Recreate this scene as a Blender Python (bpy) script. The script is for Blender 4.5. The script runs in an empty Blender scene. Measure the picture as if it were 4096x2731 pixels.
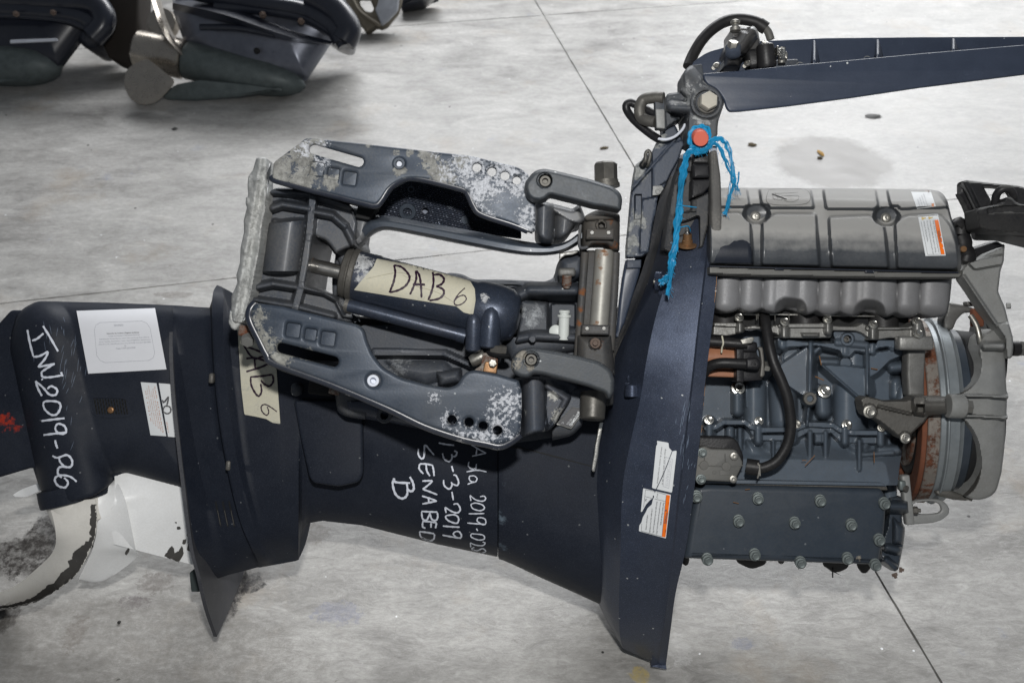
import bpy, bmesh, math, random
import numpy as np
from mathutils import Vector, Matrix, noise as mnoise
from mathutils.bvhtree import BVHTree
random.seed(7); R_ = math.radians
scene = bpy.context.scene
COL = scene.collection
# ------------------------------------------------------------------ camera
F, CX, CY = 3983.0, 2048.0, 1365.5          # focal length and centre in photo pixels
H, PITCH, D = 1.12, R_(38), 1.27
cam_d = bpy.data.cameras.new('camera'); cam = bpy.data.objects.new('camera', cam_d); COL.objects.link(cam)
cam_d.sensor_width = 36; cam_d.lens = 36 * F / 4096.0
cam.location = (0, 0, H); cam.rotation_euler = (R_(90) - PITCH, 0, 0)
cam_d.clip_end = 100; cam_d.clip_start = 0.02
cam_d.dof.use_dof = True; cam_d.dof.focus_distance = 1.15; cam_d.dof.aperture_fstop = 9.0
scene.camera = cam
# ------------------------------------------------------------------ world and lamps
world = bpy.data.worlds.new('World'); scene.world = world; world.use_nodes = True
bg = world.node_tree.nodes['Background']; bg.inputs[0].default_value = (0.80, 0.88, 1.0, 1); bg.inputs[1].default_value = 0.16
def area(name, loc, target, sx, sy, power, color):
    l = bpy.data.lights.new(name, 'AREA'); l.shape = 'RECTANGLE'; l.size = sx; l.size_y = sy; l.energy = power; l.color = color
    o = bpy.data.objects.new(name, l); COL.objects.link(o); o.location = loc
    o.rotation_euler = (Vector(target) - Vector(loc)).to_track_quat('-Z', 'Y').to_euler(); return o
area('doorway_light', (2.7, 5.6, 1.75), (1.2, 2.0, 0.0), 3.4, 2.6, 88, (0.97, 0.985, 1.0))
area('added_overhead_fill', (0.6, 6.0, 3.5), (0.4, 3.6, 0.0), 5.0, 2.2, 400, (0.98, 0.985, 1.0))  # added overhead lamp, no known opening there; brightens the floor from behind
area('camera_flash', (0.03, 0.10, H + 0.21), (0, 1.0, 0.35), 0.06, 0.04, 14.5, (1.0, 0.985, 0.96))
scene.view_settings.view_transform = 'Standard'; scene.view_settings.look = 'None'
scene.view_settings.exposure = 0.0; scene.view_settings.gamma = 1
# ------------------------------------------------------------------ frames
MF = Matrix.Translation(Vector((0, D * math.cos(PITCH), H - D * math.sin(PITCH)))) @ Matrix.Rotation(R_(90) - PITCH, 4, 'X')
MFI = MF.inverted()
def L(px, py, w=0.0):                       # photo position at a height w over the motor's side plane -> motor frame
    d = D - w; return Vector(((px - CX) / F * d, (CY - py) / F * d, w))
def on_floor(px, py, z=0.0):                # world point on the floor
    x = (px - CX) / F; y = (CY - py) / F
    t = (H - z) / (math.sin(PITCH) - y * math.cos(PITCH))
    return Vector((x * t, t * (math.cos(PITCH) + y * math.sin(PITCH)), z))
def wfloor(px, py, z=0.0): return (MFI @ on_floor(px, py, z)).z
ORI = {}; GEO = {}
def empty(name, base_world, label, cat, group=None):
    o = bpy.data.objects.new(name, None); COL.objects.link(o); o.empty_display_size = 0.05
    o.matrix_world = Matrix.Translation(base_world) @ Matrix.Rotation(R_(90) - PITCH, 4, 'X')
    ORI[o.name] = MFI @ Vector(base_world); o['label'] = label; o['category'] = cat
    if group: o['group'] = group
    return o
def link(name, me, parent, pos=(0, 0, 0), label=None):
    o = bpy.data.objects.new(name, me); COL.objects.link(o)
    pos = Vector(pos); o.parent = parent; o.location = pos - ORI[parent.name]; ORI[o.name] = pos
    if label: o['label'] = label
    return o
def mk(name, verts, faces, mat, parent, pos=(0, 0, 0), angle=38, label=None, geo=True):
    me = bpy.data.meshes.new(name); me.from_pydata([tuple(v) for v in verts], [], [tuple(f) for f in faces]); me.validate()
    bm = bmesh.new(); bm.from_mesh(me); bmesh.ops.remove_doubles(bm, verts=bm.verts, dist=1e-6)
    bmesh.ops.recalc_face_normals(bm, faces=bm.faces); bm.to_mesh(me); bm.free()
    if mat: me.materials.append(mat)
    me.polygons.foreach_set('use_smooth', [True] * len(me.polygons)); me.set_sharp_from_angle(angle=R_(angle))
    o = link(name, me, parent, pos, label)
    if geo: GEO[o.name] = BVHTree.FromPolygons([Vector(v) + Vector(pos) for v in verts], [tuple(f) for f in faces])
    return o
EYE = Vector((0, 0, D))
def hit(px, py, objs, w=0.05):
    d = Vector(((px - CX) / F, (CY - py) / F, -1)).normalized(); best = None
    for o in objs:
        h = GEO[o.name].ray_cast(EYE, d)
        if h[0] is not None and (best is None or h[3] < best[3]): best = h
    if best is None: return L(px, py, w), Vector((0, 0, 1))
    n = best[1]
    if n.dot(d) > 0: n = -n
    return best[0], n
# ------------------------------------------------------------------ shape helpers
def fillet(pts, r):                         # round the corners of a closed outline (px)
    out = []; n = len(pts)
    for i, p in enumerate(pts):
        rr = p[2] if len(p) > 2 else r
        a = Vector(pts[i - 1][:2]); b = Vector(p[:2]); c = Vector(pts[(i + 1) % n][:2])
        la = (a - b).length; lc = (c - b).length; k = min(rr, la * .45, lc * .45)
        if k < 1: out.append(b); continue
        p0 = b + (a - b) / la * k; p1 = b + (c - b) / lc * k
        for j in range(5):
            t = j / 4; out.append(p0 * (1 - t) ** 2 + b * 2 * t * (1 - t) + p1 * t * t)
    return out
def circ(cx, cy, r, n=20, ry=None, a=0): 
    ry = ry or r
    return [Vector((cx + r * math.cos(t) * math.cos(a) - ry * math.sin(t) * math.sin(a), cy + r * math.cos(t) * math.sin(a) + ry * math.sin(t) * math.cos(a))) for t in [2 * math.pi * i / n for i in range(n)]]
def pill(x0, y0, x1, y1, r, n=9):
    a = math.atan2(y1 - y0, x1 - x0); o = []
    for c, s in (((x1, y1), -math.pi / 2), ((x0, y0), math.pi / 2)):
        for i in range(n): t = a + s + math.pi * i / (n - 1); o.append(Vector((c[0] + r * math.cos(t), c[1] + r * math.sin(t))))
    return o
def plate(name, out, w, th, mat, parent, holes=(), r=6, bev=0.0012, slope=(0, 0), c0=None, label=None, res=2):
    out = fillet(out, r); c0 = c0 or (sum(p.x for p in out) / len(out), sum(p.y for p in out) / len(out))
    l0 = L(c0[0], c0[1], w)
    cu = bpy.data.curves.new(name, 'CURVE'); cu.dimensions = '2D'; cu.fill_mode = 'BOTH'
    bev = min(bev, th * .45); cu.extrude = th / 2 - bev; cu.bevel_depth = bev; cu.bevel_resolution = res; cu.offset = -bev
    def wf(px, py):
        q = L(px, py, w)
        for _ in range(3): q = L(px, py, w + slope[0] * (q.x - l0.x) + slope[1] * (q.y - l0.y))
        return q
    for loop in [out] + list(holes):
        s = cu.splines.new('POLY'); s.points.add(len(loop) - 1); s.use_cyclic_u = True
        for i, p in enumerate(loop):
            q = wf(p[0], p[1]); s.points[i].co = (q.x, q.y, 0, 1)
    tmp = bpy.data.objects.new('tmp', cu); COL.objects.link(tmp)
    me = bpy.data.meshes.new_from_object(tmp.evaluated_get(bpy.context.evaluated_depsgraph_get()))
    vs = [Vector((v.co.x, v.co.y, v.co.z + w - th / 2 + slope[0] * (v.co.x - l0.x) + slope[1] * (v.co.y - l0.y))) for v in me.vertices]
    fs = [tuple(p.vertices) for p in me.polygons]
    bpy.data.objects.remove(tmp); bpy.data.curves.remove(cu); bpy.data.meshes.remove(me)
    return mk(name, vs, fs, mat, parent, label=label)
def catmull(p, k=6):
    p = [Vector(q) for q in p]; o = []
    for i in range(len(p) - 1):
        a = p[max(i - 1, 0)]; b = p[i]; c = p[i + 1]; d = p[min(i + 2, len(p) - 1)]
        for j in range(k):
            t = j / k; o.append(.5 * ((2 * b) + (c - a) * t + (2 * a - 5 * b + 4 * c - d) * t * t + (3 * b - a - 3 * c + d) * t ** 3))
    o.append(p[-1]); return o
def tube_geo(p, r, n=12, cap=True):
    vs = []; fs = []; m = len(p); rr = r if hasattr(r, '__len__') else [r] * m
    t0 = (p[1] - p[0]).normalized(); nn = t0.orthogonal().normalized()
    for i in range(m):
        t = (p[min(i + 1, m - 1)] - p[max(i - 1, 0)]).normalized()
        nn = (nn - t * nn.dot(t)).normalized(); b = t.cross(nn)
        for j in range(n): a = 2 * math.pi * j / n; vs.append(p[i] + (nn * math.cos(a) + b * math.sin(a)) * rr[i])
    for i in range(m - 1):
        for j in range(n): fs.append((i * n + j, i * n + (j + 1) % n, (i + 1) * n + (j + 1) % n, (i + 1) * n + j))
    if cap: fs += [tuple(range(n)), tuple(range((m - 1) * n, m * n))]
    return vs, fs
def tube(name, pts, r, mat, parent, n=12, k=6, pos=(0, 0, 0), label=None):   # pts (px, py, w)
    P = [L(*q) for q in pts]
    if len(P) > 2: P = catmull(P, k)
    if hasattr(r, '__len__'):
        r = list(np.interp(np.linspace(0, 1, len(P)), np.linspace(0, 1, len(r)), r))
    v, f = tube_geo(P, r, n); return mk(name, v, f, mat, parent, label=label)
def lathe(name, A, B, prof, mat, parent, n=40, label=None, angle=35, flats=0):   # prof: (t along A-B, radius in m)
    A = L(*A); B = L(*B); ax = B - A; t = ax.normalized(); nn = t.cross(Vector((0, 0, 1))).normalized(); b = t.cross(nn)
    vs = []; fs = []
    for (s, r) in prof:
        for j in range(n):
            a = 2 * math.pi * (j + .5) / n; vs.append(A + t * s + (nn * math.cos(a) + b * math.sin(a)) * max(r, 1e-4))
    for i in range(len(prof) - 1):
        for j in range(n): fs.append((i * n + j, i * n + (j + 1) % n, (i + 1) * n + (j + 1) % n, (i + 1) * n + j))
    fs += [tuple(range(n)), tuple(range((len(prof) - 1) * n, len(prof) * n))]
    return mk(name, vs, fs, mat, parent, label=label, angle=angle)
def box(name, c, size, mat, parent, rot=0, bev=0.002, rx=0, ry=0, label=None, seg=2):
    bm = bmesh.new(); bmesh.ops.create_cube(bm, size=1)
    for v in bm.verts: v.co = Vector((v.co.x * size[0], v.co.y * size[1], v.co.z * size[2]))
    if bev: bmesh.ops.bevel(bm, geom=bm.edges[:], offset=min(bev, min(size) * .45), segments=seg, affect='EDGES', profile=.5)
    M = Matrix.Rotation(R_(rot), 4, 'Z') @ Matrix.Rotation(R_(ry), 4, 'Y') @ Matrix.Rotation(R_(rx), 4, 'X')
    q = L(*c) - Vector((0, 0, size[2] / 2)); vs = [M @ v.co + q for v in bm.verts]; fs = [tuple(v.index for v in f.verts) for f in bm.faces]
    bm.verts.index_update(); fs = [tuple(v.index for v in f.verts) for f in bm.faces]; bm.free()
    return mk(name, vs, fs, mat, parent, label=label, angle=50)
def hull(name, pts, mat, parent, bev=0.002, label=None):
    bm = bmesh.new()
    for p in pts: bm.verts.new(L(*p))
    r = bmesh.ops.convex_hull(bm, input=bm.verts[:])
    junk = list({g for g in r['geom_interior'] if isinstance(g, bmesh.types.BMVert)})
    if junk: bmesh.ops.delete(bm, geom=junk, context='VERTS')
    bmesh.ops.dissolve_limit(bm, angle_limit=R_(8), verts=bm.verts[:], edges=bm.edges[:])
    if bev: bmesh.ops.bevel(bm, geom=bm.edges[:], offset=bev, segments=2, affect='EDGES', profile=.5)
    bm.verts.index_update(); vs = [v.co.copy() for v in bm.verts]; fs = [tuple(v.index for v in f.verts) for f in bm.faces]; bm.free()
    return mk(name, vs, fs, mat, parent, label=label, angle=50)
def resample(P, n, lin=False):
    Q = P if lin or len(P) < 3 else catmull(P, 6)
    d = [0]
    for i in range(1, len(Q)): d.append(d[-1] + (Q[i] - Q[i - 1]).length)
    A = np.array([tuple(q) for q in Q]); s = np.linspace(0, d[-1], n)
    return [Vector(tuple(np.interp(x, d, A[:, k]) for k in range(3))) for x in s]
def skin(name, rails, mat, parent, n=60, m=4, mirror=True, smooth_u=True, label=None, angle=30, close=False, lin=False):
    C = [resample([L(*q) for q in r], n, lin) for r in rails]
    rows = []
    for i in range(len(C) - 1):
        for j in range(m):
            t = j / m; rows.append([C[i][k].lerp(C[i + 1][k], t) for k in range(n)])
    rows.append(C[-1])
    if mirror:
        rows = [r + [Vector((q.x, q.y, -q.z)) for q in reversed(r)] for r in rows]; nn = 2 * n
    else: nn = n
    vs = [q for r in rows for q in r]; fs = []
    for i in range(len(rows) - 1):
        for k in range(nn if mirror else nn - 1):
            fs.append((i * nn + k, i * nn + (k + 1) % nn, (i + 1) * nn + (k + 1) % nn, (i + 1) * nn + k))
    if close:
        fs += [tuple(range(nn)), tuple(range((len(rows) - 1) * nn, len(rows) * nn))]
    return mk(name, vs, fs, mat, parent, label=label, angle=angle)
# relief: cast shapes as a height field with real depth, outline snapped, walls carried back
def seg_d(X, Y, a, b):
    ax, ay = a; bx, by = b; dx, dy = bx - ax, by - ay; l2 = dx * dx + dy * dy + 1e-9
    t = np.clip(((X - ax) * dx + (Y - ay) * dy) / l2, 0, 1); return np.hypot(X - ax - t * dx, Y - ay - t * dy), t
def poly_sd(X, Y, pts):
    d = np.full(X.shape, 1e9); ins = np.zeros(X.shape, bool); n = len(pts)
    for i in range(n):
        a = pts[i]; b = pts[(i + 1) % n]; d = np.minimum(d, seg_d(X, Y, a[:2], b[:2])[0])
        c = ((a[1] > Y) != (b[1] > Y)); 
        with np.errstate(all='ignore'): xx = (b[0] - a[0]) * (Y - a[1]) / (b[1] - a[1] + 1e-12) + a[0]
        ins ^= c & (X < xx)
    return np.where(ins, -d, d)
def smax(a, b, k):
    h = np.clip(.5 + .5 * (b - a) / k, 0, 1); return a * (1 - h) + b * h + k * h * (1 - h)
class Relief:
    def __init__(s, x0, y0, x1, y1, step, w0):
        s.st = step; s.nx = int((x1 - x0) / step) + 1; s.ny = int((y1 - y0) / step) + 1
        s.X, s.Y = np.meshgrid(np.linspace(x0, x1, s.nx), np.linspace(y0, y1, s.ny)); s.W = np.full(s.X.shape, float(w0)); s.keep = np.ones(s.X.shape, bool); s.loops = []
    def _a(s, h, k): s.W = smax(s.W, h, k)
    def poly(s, pts, top, edge=6, k=.002, rnd=5, gx=0, gy=0):
        pts = fillet(pts, rnd); d = poly_sd(s.X, s.Y, pts); cx = pts[0][0]; cy = pts[0][1]
        h = top + gx * (s.X - cx) + gy * (s.Y - cy) - np.clip(d, -0, 1e9) * (.02 / edge); s._a(h, k); return s
    def dome(s, pts, top, base, R, k=.002, rnd=8):      # pillow over an outline
        pts = fillet(pts, rnd); d = -poly_sd(s.X, s.Y, pts); q = 1 - np.clip(d / R, 0, 1)
        h = base + (top - base) * np.sqrt(np.clip(1 - q * q, 0, 1)) + np.clip(d, -1e9, 0) * .003; s._a(h, k); return s
    def cap(s, a, b, r, top, hgt, k=.002, r2=None):      # round rib, crest at top, drops by hgt at its radius
        d, t = seg_d(s.X, s.Y, a, b); rr = r + ((r2 or r) - r) * t; q = d / rr
        h = np.where(q < 1, top - hgt + hgt * np.sqrt(np.clip(1 - q * q, 0, 1)), top - hgt - (d - rr) * .002); s._a(h, k); return s
    def bar(s, a, b, r, top, edge=4, k=.0015):
        d, t = seg_d(s.X, s.Y, a, b); s._a(top - np.clip(d - r, 0, 1e9) * (.02 / edge), k); return s
    def disc(s, x, y, r, top, edge=4, k=.0015):
        d = np.hypot(s.X - x, s.Y - y); s._a(top - np.clip(d - r, 0, 1e9) * (.02 / edge), k); return s
    def cut(s, pts, floor, edge=6, k=.002, rnd=5):       # recess down to floor
        d = poly_sd(s.X, s.Y, fillet(pts, rnd)); s.W = -smax(-s.W, -(floor + np.clip(d, 0, 1e9) * (.02 / edge)), k); return s
    def cutdisc(s, x, y, r, floor, edge=4, k=.0015):
        return s.cut([(p.x, p.y) for p in circ(x, y, r)], floor, edge, k, 0)
    def outline(s, pts, rnd=8, inside=True):
        pts = fillet(pts, rnd); d = poly_sd(s.X, s.Y, pts); s.keep &= (d < s.st * .4) if inside else (d > -s.st * .4); s.loops.append(pts); return s
    def edge_round(s, R, h):                              # roll the rim over near the outline
        for pts in s.loops:
            s.er = (R, h)
        return s
    def noise(s, amp, sc, rough=None):
        for i in range(s.ny):
            for j in range(s.nx): s.W[i, j] += amp * mnoise.fractal(Vector((s.X[i, j] * sc, s.Y[i, j] * sc, 3.3)), 1.0, 2.0, 4)
        return s
    def build(s, name, mat, parent, depth=.02, back=None, mirror=False, label=None, angle=42):
        idx = -np.ones(s.X.shape, int); P = []
        er = getattr(s, 'er', None); Wp = s.W; W = s.W.copy(); x0, y0, sx, sy = s.X[0, 0], s.Y[0, 0], s.X[0, 1] - s.X[0, 0], s.Y[1, 0] - s.Y[0, 0]
        if er:
            for pts in s.loops:
                q = 1 - np.clip(np.abs(poly_sd(s.X, s.Y, pts)) / er[0], 0, 1); W = W - er[1] * (1 - np.sqrt(np.clip(1 - q * q, 0, 1)))
        def samp(x, y):
            fx = min(max((x - x0) / sx, 0), s.nx - 1.001); fy = min(max((y - y0) / sy, 0), s.ny - 1.001); i, j = int(fy), int(fx); u, v = fx - j, fy - i
            return (Wp[i, j] * (1 - u) + Wp[i, j + 1] * u) * (1 - v) + (Wp[i + 1, j] * (1 - u) + Wp[i + 1, j + 1] * u) * v
        K = s.keep.copy(); cell = K[:-1, :-1] & K[1:, :-1] & K[:-1, 1:] & K[1:, 1:]
        used = np.zeros(K.shape, bool); used[:-1, :-1] |= cell; used[1:, :-1] |= cell; used[:-1, 1:] |= cell; used[1:, 1:] |= cell
        cnt = np.zeros(K.shape, int); cnt[:-1, :-1] += cell; cnt[1:, :-1] += cell; cnt[:-1, 1:] += cell; cnt[1:, 1:] += cell
        segs = [(pts[i], pts[(i + 1) % len(pts)]) for pts in s.loops for i in range(len(pts))]
        if segs:
            SA = np.array([(a[0], a[1]) for a, b in segs]); SB = np.array([(b[0], b[1]) for a, b in segs]); SD = SB - SA; SL = (SD ** 2).sum(1) + 1e-9
        for i in range(s.ny):
            for j in range(s.nx):
                if not used[i, j]: continue
                x, y = s.X[i, j], s.Y[i, j]; w_ = W[i, j]
                if segs and cnt[i, j] < 4:
                    t = np.clip(((x - SA[:, 0]) * SD[:, 0] + (y - SA[:, 1]) * SD[:, 1]) / SL, 0, 1); qx = SA[:, 0] + t * SD[:, 0]; qy = SA[:, 1] + t * SD[:, 1]
                    dd = np.hypot(qx - x, qy - y); m = dd.argmin()
                    if dd[m] < s.st * 1.6: x, y = qx[m], qy[m]; w_ = samp(x, y) - (er[1] if er else 0)
                if mirror: w_ = max(w_, .0012)
                idx[i, j] = len(P); P.append(L(x, y, 0 if (mirror and segs and cnt[i, j] < 4) else w_))
        fs = []; ed = {}
        for i, j in zip(*np.nonzero(cell)):
            q = (idx[i, j], idx[i + 1, j], idx[i + 1, j + 1], idx[i, j + 1]); fs.append(q)
            for k in range(4): e = (q[k], q[(k + 1) % 4]); ed[e] = 1
        n0 = len(P)
        if mirror:
            P += [Vector((p.x, p.y, -p.z)) for p in P]; fs += [tuple(reversed([v + n0 for v in f])) for f in fs]
        else:
            bnd = [e for e in ed if (e[1], e[0]) not in ed]; mp = {}
            for a, b in bnd:
                for v in (a, b):
                    if v not in mp: mp[v] = len(P); p = P[v]; P.append(Vector((p.x, p.y, back if back is not None else p.z - depth)))
                fs.append((b, a, mp[a], mp[b]))
        return mk(name, P, fs, mat, parent, label=label, angle=angle)
# ------------------------------------------------------------------ fasteners
def ringm(rs, n, off=0):
    vs = []; fs = []
    for r, z, k in rs:
        for j in range(n):
            a = 2 * math.pi * (j + off) / n; rr = r
            if k: 
                aa = (a % (math.pi / 3)) - math.pi / 6; rr = r * math.cos(math.pi / 6) / math.cos(aa)
            vs.append((rr * math.cos(a), rr * math.sin(a), z))
    for i in range(len(rs) - 1):
        for j in range(n): fs.append((i * n + j, i * n + (j + 1) % n, (i + 1) * n + (j + 1) % n, (i + 1) * n + j))
    fs.append(tuple(range((len(rs) - 1) * n, len(rs) * n))); return vs, fs
def protomesh(name, geo, angle=30):
    me = bpy.data.meshes.new(name); me.from_pydata(geo[0], [], geo[1])
    me.polygons.foreach_set('use_smooth', [True] * len(me.polygons)); me.set_sharp_from_angle(angle=R_(angle)); return me
PM = {}
def proto(kind, mat):
    key = (kind, mat.name)
    if key not in PM:
        if kind == 'hex':     # unit radius flange bolt with a stamped head
            g = ringm([(1.15, -.3, 0), (1.15, .12, 0), (1.1, .2, 0), (.92, .24, 0), (.86, .26, 1), (.86, .8, 1), (.80, .9, 1), (.62, .93, 0), (.5, .86, 0), (.2, .84, 0)], 36)
        elif kind == 'hexplain':
            g = ringm([(.98, -.3, 1), (.98, .7, 1), (.9, .85, 1), (.7, .88, 0), (.3, .88, 0)], 36)
        elif kind == 'screw':
            g = ringm([(1.0, -.3, 0), (1.0, .18, 0), (.92, .32, 0), (.6, .46, 0), (.42, .46, 0), (.34, .2, 0), (.1, .16, 0)], 28)
        elif kind == 'nut':
            g = ringm([(1.0, -.3, 1), (1.0, .6, 1), (.92, .72, 1), (.6, .74, 0), (.52, .74, 0), (.5, 1.3, 0), (.42, 1.4, 0)], 36)
        elif kind == 'ring':
            g = ringm([(1.0, -.3, 0), (1.0, .22, 0), (.92, .3, 0), (.55, .3, 0), (.5, .2, 0), (.48, -.9, 0)], 32)
        elif kind == 'boss':
            g = ringm([(1.08, -.5, 0), (1.0, .1, 0), (.95, .2, 0), (.5, .22, 0)], 32)
        me = protomesh(kind, g); me.materials.append(mat); PM[key] = me
    return PM[key]
def bolt(px, py, on, rpx, mat, parent, kind='hex', name=None, w=None, n=None, spin=None, z=0.0):
    if on: p, nn = hit(px, py, on if isinstance(on, (list, tuple)) else [on], .1)
    else: p, nn = L(px, py, w), Vector((0, 0, 1))
    if n is not None: nn = Vector(n).normalized()
    else: nn = (nn * .3 + Vector((0, 0, 1))).normalized()
    o = link(name or {'screw': 'screw', 'ring': 'threaded_boss', 'boss': 'boss', 'nut': 'nut'}.get(kind, 'bolt'), proto(kind, mat), parent, p + nn * z)
    q = nn.to_track_quat('Z', 'Y'); o.rotation_mode = 'QUATERNION'
    s = rpx / F * (D - p.z); o.scale = (s, s, s)
    o.rotation_quaternion = q @ Matrix.Rotation(spin if spin is not None else random.uniform(0, 6), 3, 'Z').to_quaternion(); return o
# ------------------------------------------------------------------ decals
def strip(name, strokes, on, wpx, mat, parent, lift=.0006, tr=lambda x, y: (x, y), label=None, taper=.75, w=.07):
    vs = []; fs = []
    for st in strokes:
        wd = wpx
        P = [Vector((*tr(*p), 0)) for p in st]
        Q = catmull(P, 6) if len(P) > 2 else [P[0].lerp(P[1], t / 6) for t in range(7)]
        A = []
        for i, q in enumerate(Q):
            t = (Q[min(i + 1, len(Q) - 1)] - Q[max(i - 1, 0)]).normalized(); nn = Vector((-t.y, t.x, 0))
            e = 1 - (1 - taper) * abs(2 * i / (len(Q) - 1) - 1) ** 3; ww = wd / 2 * e * (1 + .18 * math.sin(i * 1.7 + len(vs)))
            for sg in (-1, 1):
                r = q + nn * ww * sg; p, nm = hit(r.x, r.y, on, w); A.append(p + (EYE - p).normalized() * lift)
        b = len(vs); vs += A
        for i in range(len(Q) - 1): fs.append((b + 2 * i, b + 2 * i + 1, b + 2 * i + 3, b + 2 * i + 2))
    o = mk(name, vs, fs, mat, parent, label=label, geo=False); return o
def quadmap(c, s, t):  # corners tl,tr,br,bl
    a = Vector(c[0]).lerp(Vector(c[1]), s); b = Vector(c[3]).lerp(Vector(c[2]), s); return a.lerp(b, t)
def patch(name, c, on, mat, parent, lift=.0005, nx=16, ny=16, cutf=None, label=None, w=.07, thick=True, jag=0):
    vs = []; fs = []
    for j in range(ny + 1):
        for i in range(nx + 1):
            q = quadmap(c, i / nx, j / ny)
            if jag and (i in (0, nx) or j in (0, ny)): q += Vector((random.uniform(-jag, jag), random.uniform(-jag, jag)))
            p, _ = hit(q.x, q.y, on, w); vs.append(p + (EYE - p).normalized() * lift)
    for j in range(ny):
        for i in range(nx):
            if cutf and cutf((i + .5) / nx, (j + .5) / ny): continue
            a = j * (nx + 1) + i; fs.append((a, a + 1, a + nx + 2, a + nx + 1))
    return mk(name, vs, fs, mat, parent, label=label)
def polypatch(name, pts, on, mat, parent, lift=.0005, step=8, label=None, w=.07, rnd=2, jag=0):
    pts = fillet(pts, rnd)
    if jag: 
        q = []
        for i, p in enumerate(pts):
            n = pts[(i + 1) % len(pts)]; k = max(1, int((n - p).length / 9))
            for j in range(k): q.append(p.lerp(n, j / k) + Vector((random.uniform(-jag, jag), random.uniform(-jag, jag))))
        pts = q
    x0 = min(p[0] for p in pts); x1 = max(p[0] for p in pts); y0 = min(p[1] for p in pts); y1 = max(p[1] for p in pts)
    r = Relief(x0 - step, y0 - step, x1 + step, y1 + step, step, 0); r.outline(pts, 0)
    for i in range(r.ny):
        for j in range(r.nx):
            p, _ = hit(r.X[i, j], r.Y[i, j], on, w); r.W[i, j] = p.z + lift
    return r.build(name, mat, parent, depth=lift * .9, label=label)
def textdecal(name, s, c, on, mat, parent, lift=.0009, size=1.0, w=.07, label=None, cover=None, bold=False):
    cu = bpy.data.curves.new('t', 'FONT'); cu.body = s; cu.size = 1; cu.resolution_u = 2
    if bold: cu.offset = .02
    tmp = bpy.data.objects.new('t', cu); COL.objects.link(tmp)
    me = bpy.data.meshes.new_from_object(tmp.evaluated_get(bpy.context.evaluated_depsgraph_get()))
    V = [v.co.copy() for v in me.vertices]; fs = [tuple(p.vertices) for p in me.polygons]
    bpy.data.objects.remove(tmp); bpy.data.curves.remove(cu); bpy.data.meshes.remove(me)
    x0 = min(v.x for v in V); x1 = max(v.x for v in V); y0 = min(v.y for v in V); y1 = max(v.y for v in V)
    P = []
    for v in V:
        q = quadmap(c, (v.x - x0) / (x1 - x0), 1 - (v.y - y0) / (y1 - y0 + 1e-9)); p, _ = hit(q.x, q.y, on, w); P.append(p + (EYE - p).normalized() * lift)
    return mk(name, P, fs, mat, parent, geo=False, label=label)
# ------------------------------------------------------------------ materials
def newmat(name):
    m = bpy.data.materials.new(name); m.use_nodes = True; nt = m.node_tree; b = nt.nodes['Principled BSDF']; return m, nt, b
def NN(nt, t, **k):
    n = nt.nodes.new(t)
    for a, v in k.items(): setattr(n, a, v)
    return n
def math_(nt, op, a, b=None, c=None, clamp=False):
    n = NN(nt, 'ShaderNodeMath', operation=op, use_clamp=clamp)
    for i, v in enumerate((a, b, c)):
        if v is None: continue
        if isinstance(v, (int, float)): n.inputs[i].default_value = v
        else: nt.links.new(v, n.inputs[i])
    return n.outputs[0]
def mix_(nt, f, a, b):
    n = NN(nt, 'ShaderNodeMix', data_type='RGBA')
    for i, v in ((0, f), (6, a), (7, b)):
        if isinstance(v, (int, float)): n.inputs[i].default_value = v
        elif isinstance(v, (tuple, list)): n.inputs[i].default_value = (*v[:3], 1)
        else: nt.links.new(v, n.inputs[i])
    return n.outputs[2]
def noise_(nt, vec, sc, det=4, rough=.55, dist=0.0, stretch=None):
    if stretch:
        mp = NN(nt, 'ShaderNodeMapping'); mp.inputs['Scale'].default_value = stretch[:3]
        if len(stretch) > 3: mp.inputs['Rotation'].default_value = (0, 0, stretch[3])
        nt.links.new(vec, mp.inputs[0]); vec = mp.outputs[0]
    n = NN(nt, 'ShaderNodeTexNoise'); n.inputs['Scale'].default_value = sc; n.inputs['Detail'].default_value = det; n.inputs['Roughness'].default_value = rough; n.inputs['Distortion'].default_value = dist
    nt.links.new(vec, n.inputs['Vector']); return n.outputs['Fac']
def ramp_(nt, v, a, b):
    n = NN(nt, 'ShaderNodeMapRange'); n.inputs[1].default_value = a; n.inputs[2].default_value = b; nt.links.new(v, n.inputs[0]); return n.outputs[0]
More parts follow.
